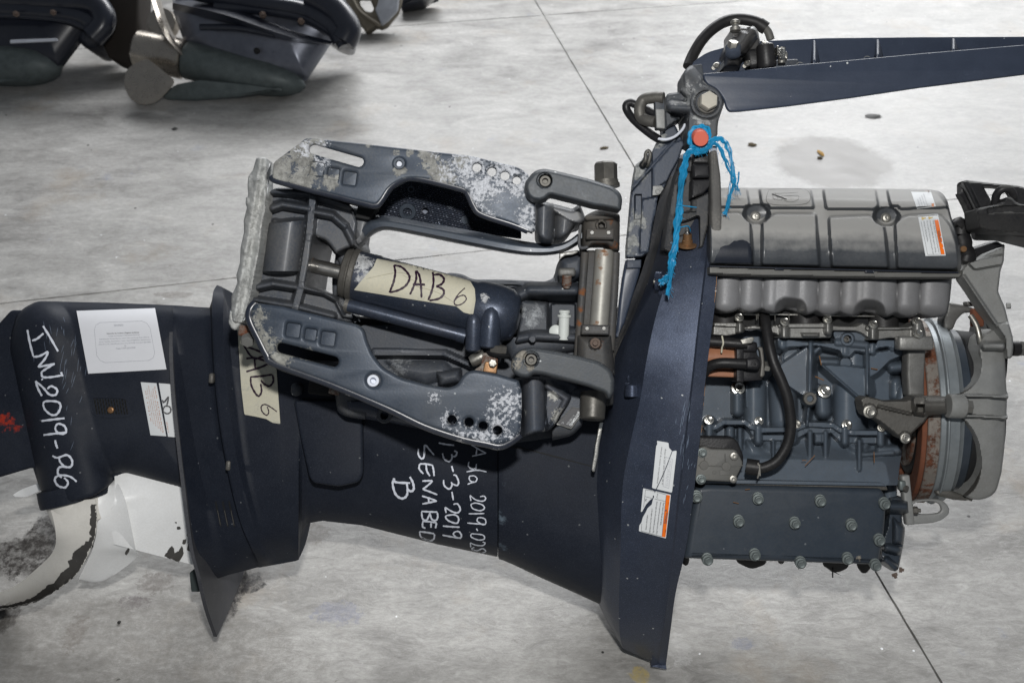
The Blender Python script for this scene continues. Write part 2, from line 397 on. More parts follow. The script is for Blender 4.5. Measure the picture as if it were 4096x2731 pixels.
def paint(name, base, rough=.4, metal=0.0, coat=0.0, var=.3, dust=0.0, dustc=(.22, .21, .19), spots=(), spotc=(.55, .57, .58), amt=0.0, scratch=0.0, speck=0.0, bump=.15, bsc=700, flake=0.0,
          spec=.32, ior=1.45, top=None, spots2=(), spotc2=(.62, .64, .68), amt2=-.02, spotsc=70, stains=(), stainc=(.2, .07, .02), hard=.04, orange=0.0, inner=None):
    m, nt, b = newmat(name); tc = NN(nt, 'ShaderNodeTexCoord').outputs['Object']; lk = nt.links.new
    n1 = noise_(nt, tc, 9, 5, .6); n2 = noise_(nt, tc, 55, 5, .65); n3 = noise_(nt, tc, 420, 3, .6)
    lo = tuple(c * (1 - var) for c in base); hi = tuple(c * (1 + var) for c in base)
    col = mix_(nt, ramp_(nt, math_(nt, 'MULTIPLY_ADD', n2, .5, math_(nt, 'MULTIPLY', n1, .5)), .3, .7), lo, hi)
    rgh = math_(nt, 'MULTIPLY_ADD', n2, .25, rough - .12)
    if flake: col = mix_(nt, math_(nt, 'MULTIPLY', ramp_(nt, noise_(nt, tc, 1500, 1), .60, .72), flake), col, tuple(min(1, c * 5 + .06) for c in base))
    if dust:
        f = math_(nt, 'MULTIPLY', ramp_(nt, math_(nt, 'MULTIPLY_ADD', n3, .35, math_(nt, 'MULTIPLY', n1, .65)), .42, .68), dust, clamp=True)
        col = mix_(nt, f, col, dustc); rgh = math_(nt, 'MULTIPLY_ADD', f, .4, rgh)
    if top:
        gn = NN(nt, 'ShaderNodeSeparateXYZ'); lk(NN(nt, 'ShaderNodeNewGeometry').outputs['Normal'], gn.inputs[0])
        f = math_(nt, 'MULTIPLY', ramp_(nt, math_(nt, 'MULTIPLY_ADD', n2, .25, gn.outputs[2]), .80, 1.10), top[1], clamp=True)
        col = mix_(nt, f, col, top[0]); rgh = math_(nt, 'MULTIPLY_ADD', f, .4, rgh, clamp=True)
    if scratch:
        s = noise_(nt, tc, 40, 3, .7, 0, (1, 14, 1, .5)); s2 = noise_(nt, tc, 34, 3, .7, 0, (16, 1, 1, -.3))
        f = math_(nt, 'MULTIPLY', math_(nt, 'MAXIMUM', ramp_(nt, s, .70, .74), ramp_(nt, s2, .70, .74)), scratch, clamp=True)
        col = mix_(nt, f, col, tuple(min(1, c * 2.4 + .09) for c in base))
    if speck:
        vo = NN(nt, 'ShaderNodeTexVoronoi'); vo.inputs['Scale'].default_value = 85; lk(tc, vo.inputs['Vector'])
        sel = ramp_(nt, noise_(nt, tc, 90, 1), .60, .61); f = math_(nt, 'MULTIPLY', math_(nt, 'LESS_THAN', vo.outputs['Distance'], .10), math_(nt, 'MULTIPLY', sel, speck)); col = mix_(nt, f, col, (.6, .62, .62))
    bh = n3
    def mask(sp):
        tot = None
        for (p, r) in sp:
            d = NN(nt, 'ShaderNodeVectorMath', operation='DISTANCE'); lk(tc, d.inputs[0]); d.inputs[1].default_value = tuple(p)
            v = math_(nt, 'SUBTRACT', 1.0, math_(nt, 'DIVIDE', d.outputs['Value'], r), clamp=True)
            tot = v if tot is None else math_(nt, 'MAXIMUM', tot, v)
        return tot
    if spots or amt:
        nz = math_(nt, 'MULTIPLY_ADD', noise_(nt, tc, spotsc, 9, .72, .4), .8, math_(nt, 'MULTIPLY', noise_(nt, tc, spotsc * 6, 4, .7), .2))
        fz = noise_(nt, tc, spotsc * 9, 5, .75); nz = math_(nt, 'ADD', nz, math_(nt, 'MULTIPLY_ADD', fz, .22, -.11))
        v = nz if not spots else math_(nt, 'MULTIPLY_ADD', math_(nt, 'POWER', mask(spots), .55), .44, nz)
        f = ramp_(nt, v, .74 - amt, .74 - amt + hard)
        cc = mix_(nt, ramp_(nt, noise_(nt, tc, 110, 9, .8), .40, .62), tuple(c * .45 for c in spotc), spotc)
        col = mix_(nt, f, col, cc); rgh = math_(nt, 'MULTIPLY_ADD', f, .45, rgh, clamp=True); bh = math_(nt, 'MULTIPLY_ADD', f, 1.4, n3)
    if spots2:
        nz = math_(nt, 'MULTIPLY_ADD', noise_(nt, tc, 240, 6, .75), .62, math_(nt, 'MULTIPLY', noise_(nt, tc, 60, 6, .7), .38))
        f = math_(nt, 'MULTIPLY', ramp_(nt, math_(nt, 'MULTIPLY_ADD', math_(nt, 'POWER', mask(spots2), .6), .30, nz), .70 - amt2, .76 - amt2), .92)
        col = mix_(nt, f, col, mix_(nt, ramp_(nt, noise_(nt, tc, 500, 3, .7), .35, .65), tuple(c * .6 for c in spotc2), spotc2)); rgh = math_(nt, 'MULTIPLY_ADD', f, .4, rgh, clamp=True); bh = math_(nt, 'MULTIPLY_ADD', f, 1.2, bh)
    if stains:
        v = math_(nt, 'MULTIPLY_ADD', mask(stains), .42, noise_(nt, tc, 90, 7, .7)); f = ramp_(nt, v, .80, .93)
        col = mix_(nt, f, col, stainc); rgh = math_(nt, 'MULTIPLY_ADD', f, .3, rgh, clamp=True)
    lk(col, b.inputs['Base Color']); lk(rgh, b.inputs['Roughness']); b.inputs['Metallic'].default_value = metal; b.inputs['Specular IOR Level'].default_value = spec; b.inputs['IOR'].default_value = ior
    b.inputs['Coat Weight'].default_value = coat; b.inputs['Coat Roughness'].default_value = .25
    bp = NN(nt, 'ShaderNodeBump'); bp.inputs['Strength'].default_value = bump; bp.inputs['Distance'].default_value = .0008; lk(bh, bp.inputs['Height']); lk(bp.outputs[0], b.inputs['Normal'])
    return m
def plain(name, col, rough=.5, metal=0, var=.15, sc=60, bump=.1): return paint(name, col, rough, metal, var=var, bump=bump)
def S(px, py, r, w=.1): return (L(px, py, w), r / 3400.0)
# ------------------------------------------------------------------ floor
def floor_mat():
    m, nt, b = newmat('concrete'); g = NN(nt, 'ShaderNodeNewGeometry').outputs['Position']; lk = nt.links.new
    big = noise_(nt, g, 1.6, 4, .6); mid = noise_(nt, g, 6, 5, .62, .8, (1.0, 2.2, 1, .5)); wave = noise_(nt, g, 26, 9, .78, 1.3, (1, 2.4, 1, .45)); fine = noise_(nt, g, 140, 4, .7)
    v = math_(nt, 'MULTIPLY_ADD', mid, .4, math_(nt, 'MULTIPLY_ADD', wave, .36, math_(nt, 'MULTIPLY', big, .24)))
    col = mix_(nt, ramp_(nt, v, .38, .62), (.175, .17, .16), (.50, .492, .47))
    st = noise_(nt, g, 70, 8, .75, .8, (1, 2.6, 1, .35)); col = mix_(nt, math_(nt, 'MULTIPLY', ramp_(nt, st, .42, .66), .38), col, (.19, .182, .168))
    st2 = noise_(nt, g, 48, 8, .8, .6, (1, 2.2, 1, -.5)); col = mix_(nt, math_(nt, 'MULTIPLY', ramp_(nt, st2, .56, .70), .35), col, (.62, .61, .59))
    col = mix_(nt, math_(nt, 'MULTIPLY', ramp_(nt, fine, .5, .75), .30), col, (.17, .16, .145))
    sm = noise_(nt, g, 34, 7, .75, .5, (1, 1.7, 1, .4))           # grime smears, dark flecks
    near = ramp_(nt, math_(nt, 'MULTIPLY_ADD', noise_(nt, g, 2.3, 3), .9, 0), .42, .66)
    col = mix_(nt, math_(nt, 'MULTIPLY', ramp_(nt, math_(nt, 'MULTIPLY_ADD', near, .10, sm), .66, .76), .62), col, (.085, .07, .052))
    bl = noise_(nt, g, 7, 6, .7); col = mix_(nt, math_(nt, 'MULTIPLY', ramp_(nt, bl, .64, .72), .35), col, (.17, .22, .36))
    tn = noise_(nt, g, 4.2, 5, .7); col = mix_(nt, math_(nt, 'MULTIPLY', ramp_(nt, tn, .56, .72), .35), col, (.30, .23, .15))
    vo = NN(nt, 'ShaderNodeTexVoronoi'); vo.inputs['Scale'].default_value = 26; lk(g, vo.inputs['Vector'])
    sel = ramp_(nt, noise_(nt, g, 21, 1), .60, .61)
    col = mix_(nt, math_(nt, 'MULTIPLY', math_(nt, 'LESS_THAN', vo.outputs['Distance'], .085), sel), col, (.02, .018, .016))
    vo2 = NN(nt, 'ShaderNodeTexVoronoi'); vo2.inputs['Scale'].default_value = 40; lk(g, vo2.inputs['Vector'])
    sel2 = ramp_(nt, noise_(nt, g, 29, 1), .63, .64)
    col = mix_(nt, math_(nt, 'MULTIPLY', math_(nt, 'LESS_THAN', vo2.outputs['Distance'], .075), sel2), col, (.75, .76, .78))
    def spot(px, py, rx, ry, c, f0=1.0, n=.55, sc=14):
        nonlocal col
        p = on_floor(px, py); q = on_floor(px + rx, py); q2 = on_floor(px, py - ry)
        mp = NN(nt, 'ShaderNodeVectorMath', operation='SUBTRACT'); lk(g, mp.inputs[0]); mp.inputs[1].default_value = tuple(p)
        sc2 = NN(nt, 'ShaderNodeVectorMath', operation='MULTIPLY'); lk(mp.outputs[0], sc2.inputs[0]); sc2.inputs[1].default_value = (1 / abs(q.x - p.x), 1 / abs(q2.y - p.y), 0)
        le = NN(nt, 'ShaderNodeVectorMath', operation='LENGTH'); lk(sc2.outputs[0], le.inputs[0])
        d = math_(nt, 'MULTIPLY_ADD', noise_(nt, g, sc * 1.6, 9, .8), n * 2.0, math_(nt, 'MULTIPLY_ADD', le.outputs['Value'], 1.0, -n * .5))
        f = math_(nt, 'MULTIPLY', math_(nt, 'SUBTRACT', 1, ramp_(nt, d, .94 + n * .5, 1.16 + n * .5), clamp=True), f0)
        if sc != 9: f = math_(nt, 'MULTIPLY', f, math_(nt, 'MULTIPLY_ADD', ramp_(nt, noise_(nt, g, 90, 6, .8), .40, .58), .65, .35))
        col = mix_(nt, f, col, c)
    spot(3330, 650, 215, 95, (.15, .14, .125), .95, .45, 9)
    spot(100, 2230, 190, 70, (.016, .012, .009), 1.0, 1.3, 34)
    spot(175, 2140, 75, 80, (.016, .012, .009), 1.0, 1.2, 40)
    spot(10, 2470, 60, 60, (.015, .012, .01), 1.0, 1.2, 30)
    spot(620, 2330, 60, 40, (.07, .05, .04), .5, 2.4, 70); spot(540, 2410, 60, 22, (.07, .05, .06), .6, 2.4, 80); spot(300, 2530, 40, 60, (.12, .09, .07), .5, 2.6, 90)
    spot(960, 2340, 40, 60, (.012, .01, .01), 1.0, 1.4, 40)
    spot(915, 2440, 30, 40, (.012, .01, .012), 1.0, 1.2, 40)
    spot(1250, 2130, 60, 40, (.09, .07, .05), .5, 1.5, 45)
    spot(1000, 2330, 55, 40, (.012, .01, .01), 1.0, 1.2, 40)
    spot(700, 1180, 70, 12, (.13, .11, .09), .6, 1.2, 40)
    spot(1350, 2450, 90, 40, (.13, .15, .26), .4, 2.0, 50)
    spot(2970, 2575, 40, 25, (.14, .17, .28), .4, 1.6, 60)
    spot(2720, 2600, 40, 60, (.55, .55, .54), .3, 2, 50)
    spot(2300, 2440, 80, 50, (.55, .545, .53), .3, 2, 50)
    spot(2560, 2700, 40, 30, (.45, .33, .05), .5, 1.4, 40)
    spot(300, 2640, 900, 230, (.15, .14, .125), .55, .6, 12)  # broad grimy tint at lower left, also darkens the colour to dim that corner
    lk(col, b.inputs['Base Color'])
    lk(math_(nt, 'MULTIPLY_ADD', mid, .35, .24), b.inputs['Roughness']); b.inputs['Specular IOR Level'].default_value = .5
    bp = NN(nt, 'ShaderNodeBump'); bp.inputs['Strength'].default_value = .35; bp.inputs['Distance'].default_value = .002
    lk(math_(nt, 'MULTIPLY_ADD', fine, .25, math_(nt, 'MULTIPLY', wave, .9)), bp.inputs['Height']); lk(bp.outputs[0], b.inputs['Normal']); return m
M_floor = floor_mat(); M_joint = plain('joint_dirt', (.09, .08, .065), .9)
def floor_obj():
    me = bpy.data.meshes.new('floor'); s = 14
    me.from_pydata([(-s, -4, -.012), (s, -4, -.012), (s, 18, -.012), (-s, 18, -.012)], [], [(0, 1, 2, 3)]); me.materials.append(M_joint)
    fl = bpy.data.objects.new('floor', me); COL.objects.link(fl); fl['kind'] = 'structure'
    a0, a1 = on_floor(0, 1214), on_floor(1610, 1038); b0, b1 = on_floor(1654, 100), on_floor(2333, 30); c0, c1 = on_floor(2159, 35), on_floor(3500, 2281)
    du = (a1 - a0).normalized(); dv = (c1 - c0).normalized()
    def isect(p, d, q, e):
        den = d.x * e.y - d.y * e.x; t = ((q.x - p.x) * e.y - (q.y - p.y) * e.x) / den; return p + d * t
    rows = [a0 - dv * 0, b0]; 
    near = a0 + Vector((0, -6, 0)); far = b0 + Vector((0, 12, 0))
    cols = [c0 + du * -12, c0, c0 + du * 12]
    rl = [near, a0, b0, far]; g = .0016
    for i in range(3):
        for j in range(2):
            P = [isect(rl[i], du, cols[j], dv), isect(rl[i], du, cols[j + 1], dv), isect(rl[i + 1], du, cols[j + 1], dv), isect(rl[i + 1], du, cols[j], dv)]
            c = sum(P, Vector()) / 4; bm = bmesh.new()
            sg = [(1, 1), (-1, 1), (-1, -1), (1, -1)]
            # shrink edges by the joint's half width along the joint directions
            up = dv if dv.y > 0 else -dv
            Q0 = [p + du * sx * g + up * sy * g for p, (sx, sy) in zip(P, sg)]; Q = []
            for k in range(4):
                A_, B_ = Q0[k], Q0[(k + 1) % 4]; m_ = int((B_ - A_).length / .022)
                for t_ in range(m_):
                    q = A_.lerp(B_, t_ / m_); q = q + Vector((mnoise.noise(q * 9 + Vector((i, j, 5))) * .0012 + random.uniform(-.0005, .0005), mnoise.noise(q * 9 + Vector((7, i, j))) * .0012 + random.uniform(-.0005, .0005), 0)); Q.append(q)
            vt = [bm.verts.new((q.x, q.y, 0)) for q in Q]; vb = [bm.verts.new((q.x, q.y, -.03)) for q in Q]
            f = bm.faces.new(vt)
            nq = len(vt)
            for k in range(nq): bm.faces.new((vt[k], vb[k], vb[(k + 1) % nq], vt[(k + 1) % nq]))
            bmesh.ops.recalc_face_normals(bm, faces=bm.faces)
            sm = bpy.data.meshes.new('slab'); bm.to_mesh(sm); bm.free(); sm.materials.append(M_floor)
            o = bpy.data.objects.new('slab', sm); COL.objects.link(o); o.parent = fl
floor_obj()
# ------------------------------------------------------------------ materials of the motor
NAVY = (.0105, .0135, .0215)
M_leg = paint('navy_paint', NAVY, .5, coat=.0, spec=.4, ior=1.27, var=.18, flake=.22, scratch=.12, speck=.15, bump=.10, dust=.25, dustc=(.05, .055, .065), stains=[S(20, 1690, 130, .01)], stainc=(.32, .03, .015),
    spots=[S(450, 1450, 70, .05), S(250, 1300, 90, .05)], spotc=(.10, .12, .17), amt=-.14, hard=.1)
M_tor = M_leg
M_house = paint('housing_paint', NAVY, .5, coat=.0, spec=.4, ior=1.27, var=.16, flake=.22, scratch=.14, speck=.15, bump=.10, dust=.2, dustc=(.05, .055, .065), spots=[S(2000, 2080, 70, .07), S(2015, 1930, 60, .07), S(2010, 2200, 60, .05)], spotc=(.13, .17, .21), amt=-.10, hard=.16, spotsc=30)
M_cowl = paint('cowl_paint', (.042, .053, .082), .36, metal=.55, coat=.1, var=.15, flake=.35, scratch=.25, speck=.7, bump=.09, dust=.25, dustc=(.07, .07, .07), spots=[S(2765, 1760, 60, .17), S(2745, 1900, 45, .17), S(2470, 1500, 10, .1)], spotc=(.20, .25, .32), amt=-.10, hard=.1, spotsc=45)
M_cowldust = paint('dusty_cowl', (.035, .037, .042), .6, var=.2, dust=1.0, dustc=(.15, .14, .125), bump=.15, speck=.4)
M_brk = paint('worn_bracket_paint', (.038, .050, .070), .42, metal=.2, coat=.1, var=.22, flake=.12, scratch=.15, speck=.3, bump=.14, dust=.3, dustc=(.12, .12, .11))
SPU = [S(1120, 690, 120, .2), S(1210, 620, 90, .2), S(1260, 575, 60, .2), S(1200, 730, 110, .2), S(1330, 735, 50, .2), S(1640, 620, 30, .2), S(1720, 630, 60, .2), S(1770, 700, 75, .2), S(1690, 660, 35, .2), S(1480, 585, 26, .2), S(1600, 690, 45, .2), S(1590, 620, 30, .2), S(1850, 640, 60, .2)]
SPU2 = [S(1880, 650, 120, .2), S(1930, 760, 130, .2), S(2020, 690, 110, .2), S(2115, 870, 80, .2), S(2085, 740, 90, .2), S(1800, 700, 80, .2), S(1740, 610, 40, .2), S(1220, 600, 60, .2), S(1300, 580, 50, .2), S(1290, 640, 60, .2), S(1960, 850, 60, .2), S(2110, 920, 60, .2)]
M_brku = paint('corroded_bracket_paint', (.038, .050, .070), .42, metal=.2, var=.22, scratch=.15, speck=.2, bump=.14, dust=.35, dustc=(.13, .125, .11), spots=SPU, spotc=(.34, .34, .32), amt=-.01, hard=.04, amt2=.01, spots2=SPU2, spotsc=80)
SPL = [S(1050, 1270, 70, .2), S(1125, 1265, 40, .2), S(1070, 1370, 90, .2), S(1130, 1440, 80, .2), S(1230, 1405, 60, .2), S(1290, 1400, 35, .2), S(1480, 1590, 40, .2), S(1552, 1590, 24, .2), S(1330, 1540, 30, .2), S(1190, 1470, 40, .2)]
SPL2 = [S(1735, 1595, 60, .2), S(1690, 1640, 28, .2), S(1800, 1670, 70, .2), S(1850, 1735, 80, .2), S(1930, 1750, 90, .2), S(1995, 1690, 90, .2), S(2030, 1620, 110, .2), S(2060, 1560, 50, .2), S(2060, 1720, 70, .2)]
M_brkl = paint('corroded_bracket_paint_lower', (.038, .050, .070), .42, metal=.2, var=.2, scratch=.15, speck=.25, bump=.14, dust=.25, dustc=(.13, .125, .11), spots=SPL, spotc=(.37, .37, .34), amt=.005, hard=.04, amt2=.035, spots2=SPL2, spotsc=80)
M_cast = paint('dirty_casting', (.050, .058, .073), .42, metal=.15, var=.3, scratch=.25, speck=.6, bump=.25, dust=.7, dustc=(.15, .145, .135), coat=.1)
M_colm = paint('grimy_column', (.045, .046, .048), .5, var=.35, scratch=.3, speck=.5, bump=.3, dust=.8, dustc=(.085, .073, .058), stains=[S(2335, 1170, 50, .155), S(2325, 1240, 44, .155), S(2400, 985, 90, .165), S(2315, 1300, 44, .155), S(2390, 1372, 60, .17), S(2450, 985, 60, .165), S(2400, 1480, 60, .17), S(2440, 870, 50, .175)], stainc=(.16, .06, .02))
M_castc = paint('salt_marked_casting', (.045, .053, .068), .5, var=.3, scratch=.3, speck=.7, bump=.3, dust=.4, dustc=(.16, .155, .145), spots=[S(2140, 1260, 90, .1), S(2090, 1250, 60, .1), S(2260, 1080, 40, .1), S(1600, 1470, 110, .08), S(2200, 1030, 50, .1)], spotc=(.36, .38, .40), amt=-.06, hard=.12)
M_cyl = paint('cylinder_paint', (.034, .044, .066), .36, metal=.4, coat=.1, var=.2, flake=.35, scratch=.1, speck=.4, bump=.15, dust=.3, dustc=(.10, .08, .06), spots=[S(1450, 1050, 75, .155), S(1460, 1120, 60, .155), S(1940, 1190, 30, .16)], spotc=(.58, .59, .60), amt=-.05, spotsc=120, stains=[S(1440, 1230, 60, .12), S(1560, 1220, 60, .12)], stainc=(.06, .045, .03))
M_block = paint('engine_blue_paint', (.080, .102, .130), .34, coat=.35, var=.16, scratch=.03, speck=.1, bump=.10, dust=.42, dustc=(.060, .056, .050))
M_cover = paint('cover_blue_paint', (.028, .038, .052), .42, coat=.25, var=.14, speck=.15, bump=.10, dust=.25, dustc=(.075, .072, .065), scratch=.05, spots=[S(2975, 2195, 30, .12), S(3440, 2225, 50, .12)], spotc=(.3, .27, .22), amt=-.16)
M_intake = paint('dusty_intake_cover', (.042, .047, .054), .36, coat=.2, var=.2, scratch=.2, speck=.15, bump=.15, dust=.35, dustc=(.11, .11, .108), top=((.33, .325, .31), .95), spots=[S(3100, 790, 50, .1), S(3410, 775, 70, .1), S(3250, 960, 90, .18), S(3060, 980, 60, .18), S(3420, 960, 60, .18), S(3560, 1010, 50, .18)], spotc=(.30, .305, .31), amt=-.16, hard=.2, spotsc=45)
M_box = paint('cast_intake_box', (.19, .192, .20), .5, metal=.2, var=.14, speck=.25, bump=.25, bsc=900, dust=.3, dustc=(.13, .12, .105), spots=[S(2920, 1220, 60, .14), S(3000, 1190, 60, .14)], spotc=(.3, .3, .28), amt=-.04, spotsc=200)
M_gask = paint('grey_flange', (.11, .11, .105), .5, metal=.2, var=.2, dust=.4, dustc=(.13, .12, .10))
M_alu = paint('dirty_aluminium', (.26, .26, .25), .38, metal=.6, var=.3, dust=.7, dustc=(.085, .08, .07), bump=.2)
M_alud = paint('grimy_bracket_metal', (.13, .125, .115), .5, metal=.5, var=.3, dust=.7, dustc=(.055, .05, .042), bump=.35, speck=.3)
M_alug = paint('grey_cast_guard', (.25, .255, .25), .5, metal=.2, var=.18, dust=.45, dustc=(.15, .14, .12), bump=.25, scratch=.1)
M_alum = paint('mottled_plate', (.15, .15, .145), .5, metal=.4, var=.4, dust=.5, dustc=(.07, .065, .055), bump=.3, amt=.12, spotc=(.30, .31, .31), hard=.15, spotsc=60)
M_rust = paint('rust', (.15, .052, .026), .8, var=.4, bump=.5, dust=.4, dustc=(.10, .06, .045), amt=.10, spotc=(.30, .24, .20), hard=.15)
M_rustm = paint('rusty_steel', (.19, .17, .15), .6, metal=.3, var=.3, bump=.4, amt=.27, spotc=(.17, .065, .035), hard=.1, spotsc=50)
M_zinc = paint('zinc_flywheel', (.22, .245, .26), .42, metal=.45, var=.2, bump=.2, dust=.3, dustc=(.18, .17, .15), amt=-.0, spotc=(.28, .07, .04), hard=.03, spotsc=28)
M_steel = paint('bolt_steel', (.36, .35, .32), .35, metal=.85, var=.3, bump=.2, dust=.4, dustc=(.12, .11, .09))
M_bright = paint('bright_bolt', (.58, .57, .53), .24, metal=.95, var=.2, bump=.15, dust=.15, dustc=(.2, .18, .14))
M_boltg = paint('grey_bolt', (.15, .175, .175), .42, metal=.45, var=.2, bump=.2, dust=.3, dustc=(.14, .13, .11))
M_tubem = paint('worn_steel_tube', (.30, .295, .27), .5, metal=.45, var=.2, bump=.15, dust=.2, dustc=(.2, .15, .1), stains=[S(2380, 1130, 44, .16), S(2375, 1190, 44, .16), S(2410, 1005, 70, .16), S(2395, 1070, 34, .16), S(2390, 1290, 40, .16)], stainc=(.20, .085, .03))
M_shaft = paint('grimy_shaft', (.085, .082, .075), .42, metal=.5, var=.4, bump=.2, dust=.4, dustc=(.13, .12, .10))
M_rod = paint('chrome_rod', (.55, .53, .49), .2, metal=.95, var=.15, bump=.1, stains=[S(1245, 1065, 50, .12)], stainc=(.14, .07, .04))
M_black = paint('black_rubber', (.012, .012, .013), .45, var=.3, bump=.2, dust=.3, dustc=(.05, .045, .04))
M_blackp = paint('black_plastic', (.013, .013, .015), .38, var=.3, bump=.25, dust=.25, dustc=(.06, .058, .05), scratch=.3)
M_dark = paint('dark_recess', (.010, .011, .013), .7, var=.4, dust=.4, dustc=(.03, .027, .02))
M_zincan = paint('eroded_anode', (.44, .45, .44), .75, var=.35, bump=.9, dust=.4, dustc=(.22, .20, .17), amt=.22, spotc=(.52, .53, .53), hard=.2, spotsc=90)
M_tape = paint('masking_tape', (.50, .475, .37), .7, var=.10, bump=.3, dust=.55, dustc=(.33, .34, .33), amt=.17, spotc=(.36, .385, .37), hard=.2, spotsc=50)
M_paper = paint('paper', (.66, .67, .70), .75, var=.035, bump=.05); M_stick = paint('white_sticker', (.62, .64, .65), .4, var=.05, bump=.05)
M_stick2 = paint('glossy_label', (.52, .56, .60), .35, var=.06)
M_ink = plain('marker_ink', (.022, .008, .022), .5); M_print = plain('printed_ink', (.08, .08, .085), .6); M_printg = plain('faded_ink', (.27, .28, .31), .7); M_printr = plain('red_ink', (.42, .20, .13), .7)
M_chalk = paint('white_marker', (.62, .65, .72), .6, var=.2, amt=0, bump=.1); M_orange = plain('orange_band', (.80, .16, .012), .4, var=.05); M_yel = plain('warning_yellow', (.55, .40, .12), .5)
M_redcap = paint('red_cap', (.52, .10, .06), .5, var=.15, bump=.1, dust=.3, dustc=(.35, .12, .08)); M_white = paint('white_nylon', (.55, .58, .56), .4, var=.06)
M_amber = paint('amber_plastic', (.27, .12, .065), .4, var=.2, coat=.1); M_brass = paint('brass', (.25, .14, .07), .4, metal=.6, var=.3)
M_prop = paint('white_worn_propeller', (.72, .70, .65), .42, var=.08, bump=.15, dust=.35, dustc=(.46, .43, .36), amt=-.16, spotc=(.075, .075, .07), hard=.02, spotsc=40)
M_propw = paint('white_propeller_paint', (.86, .87, .87), .35, var=.06, bump=.08, dust=.25, dustc=(.45, .43, .37), amt=-.16, spotc=(.075, .075, .07), hard=.02, spotsc=45)
M_glove = M_black
# ------------------------------------------------------------------ the motor
base = on_floor(2640, 2655)
motor = empty('outboard_motor', base, 'large dark grey outboard engine lying on its side without its cowl, nearest the camera', 'outboard motor')
P = motor
# gearcase with the torpedo
r = Relief(20, 1190, 800, 2030, 5, -.03)
r.outline([(100, 1228, 20), (150, 1204, 20), (200, 1205), (450, 1211), (700, 1221), (800, 1228), (800, 1975, 0), (740, 1957), (560, 1906), (497, 1888, 40), (462, 1912, 20), (446, 1935), (417, 1962), (369, 1993), (286, 2012), (226, 2005), (182, 1985, 12), (160, 1960), (135, 1880), (110, 1800), (80, 1660), (50, 1550), (35, 1450), (42, 1340), (62, 1262)], 14)
r.dome([(120, 1218), (200, 1205), (800, 1226), (800, 1985), (560, 1906), (497, 1888), (440, 1900), (200, 1900), (120, 1500)], .036, -.002, 190, .001, 20)
r.cap((172, 1345), (345, 2110), 142, .0475, .0485, .014, 150)
r.edge_round(22, .006)
gear = r.build('gearcase', M_leg, P, mirror=True, angle=85)
# recessed water grille
g = Relief(362, 1585, 522, 1665, 3, .030)
g.outline([(367, 1589), (500, 1594), (520, 1660), (378, 1658)], 8)
for i in range(12): g.cap((378 + i * 11, 1596), (388 + i * 11, 1654), 4, .036, .003, .0005)
wr = hit(440, 1625, [gear])[0].z; g.W += wr - .0345
grille = g.build('water_intake_grille', M_dark, P, depth=.006)
fr = strip('grille_frame', [[(367, 1589), (500, 1594), (520, 1660), (378, 1658), (367, 1589)]], [gear], 6, M_leg, P, lift=.0022)
bolt(446, 1639, [gear], 13, M_brass, P, 'screw', z=.002)
plate('skeg', [(-260, 1480), (-60, 1350), (40, 1240), (110, 1240), (180, 1880), (120, 1872), (-60, 1925), (-260, 1990)], .0055, .011, M_leg, P, r=10, bev=.004)
# anti ventilation plate
E1 = [(682, 1232, .012), (676, 1400, .045), (683, 1550, .058), (697, 1700, .066), (720, 1900, .070), (755, 2180, .072), (785, 2300, .068), (815, 2430, .045), (855, 2545, .0)]
def shift(rl, dx, dw=0, dy=0): return [(p[0] + dx, p[1] + dy, p[2] + dw) for p in rl]
E1r = resample([L(*q) for q in E1], 40)
vs = []; fs = []
for q in E1r:
    fw = 1 + 1.5 * min(1, max(0, (-.20 - q.y) / .06))
    for (du, ww) in ((0, 1), (.0045, 1), (.0045, -fw), (0, -fw)): vs.append(Vector((q.x + du, q.y, q.z * ww)))
for i in range(39):
    for k in range(4): fs.append((i * 4 + k, i * 4 + (k + 1) % 4, i * 4 + 4 + (k + 1) % 4, i * 4 + 4 + k))
avp = mk('anti_ventilation_plate', vs, fs, paint('plate_paint', (.045, .047, .055), .5, spec=.3, var=.2, dust=.6, dustc=(.12, .12, .12), scratch=.3), P)
R3 = [(700, 1222, .0), (702, 1260, .028), (706, 1330, .036), (722, 1450, .040), (748, 1600, .043), (783, 1800, .045), (822, 1980, .045), (862, 2150, .040), (900, 2260, .020), (915, 2298, 0)]
R2 = [(690, 1226, .0), (693, 1260, .027), (690, 1400, .044), (697, 1550, .0565), (711, 1700, .0645), (734, 1900, .0685), (768, 2180, .066), (790, 2260, .045), (815, 2330, .0)]
R4 = [(838, 1230, .0), (842, 1270, .040), (846, 1400, .047), (868, 1650, .050), (900, 1850, .050), (950, 2060, .048), (1005, 2190, .038), (1030, 2268, .0)]
R5 = [(868, 1140, .0), (852, 1170, .03), (848, 1240, .052), (850, 1300, .060), (858, 1500, .066), (880, 1700, .069), (915, 1900, .069), (960, 2080, .065), (1005, 2190, .05), (1040, 2268, .0)]
R6 = [(884, 1146, .0), (895, 1185, .034), (892, 1300, .064), (904, 1500, .070), (932, 1750, .0725), (975, 1960, .0705), (1020, 2120, .060), (1062, 2225, .035), (1075, 2262, .0)]
R7 = [(915, 1235, .0), (918, 1270, .045), (922, 1400, .059), (946, 1600, .062), (978, 1850, .0635), (1012, 2000, .0615), (1060, 2150, .048), (1110, 2256, .0)]
R8 = [(1100, 1250, .0), (1100, 1300, .052), (1102, 1600, .064), (1120, 1900, .0645), (1150, 2120, .046), (1180, 2243, .0)]
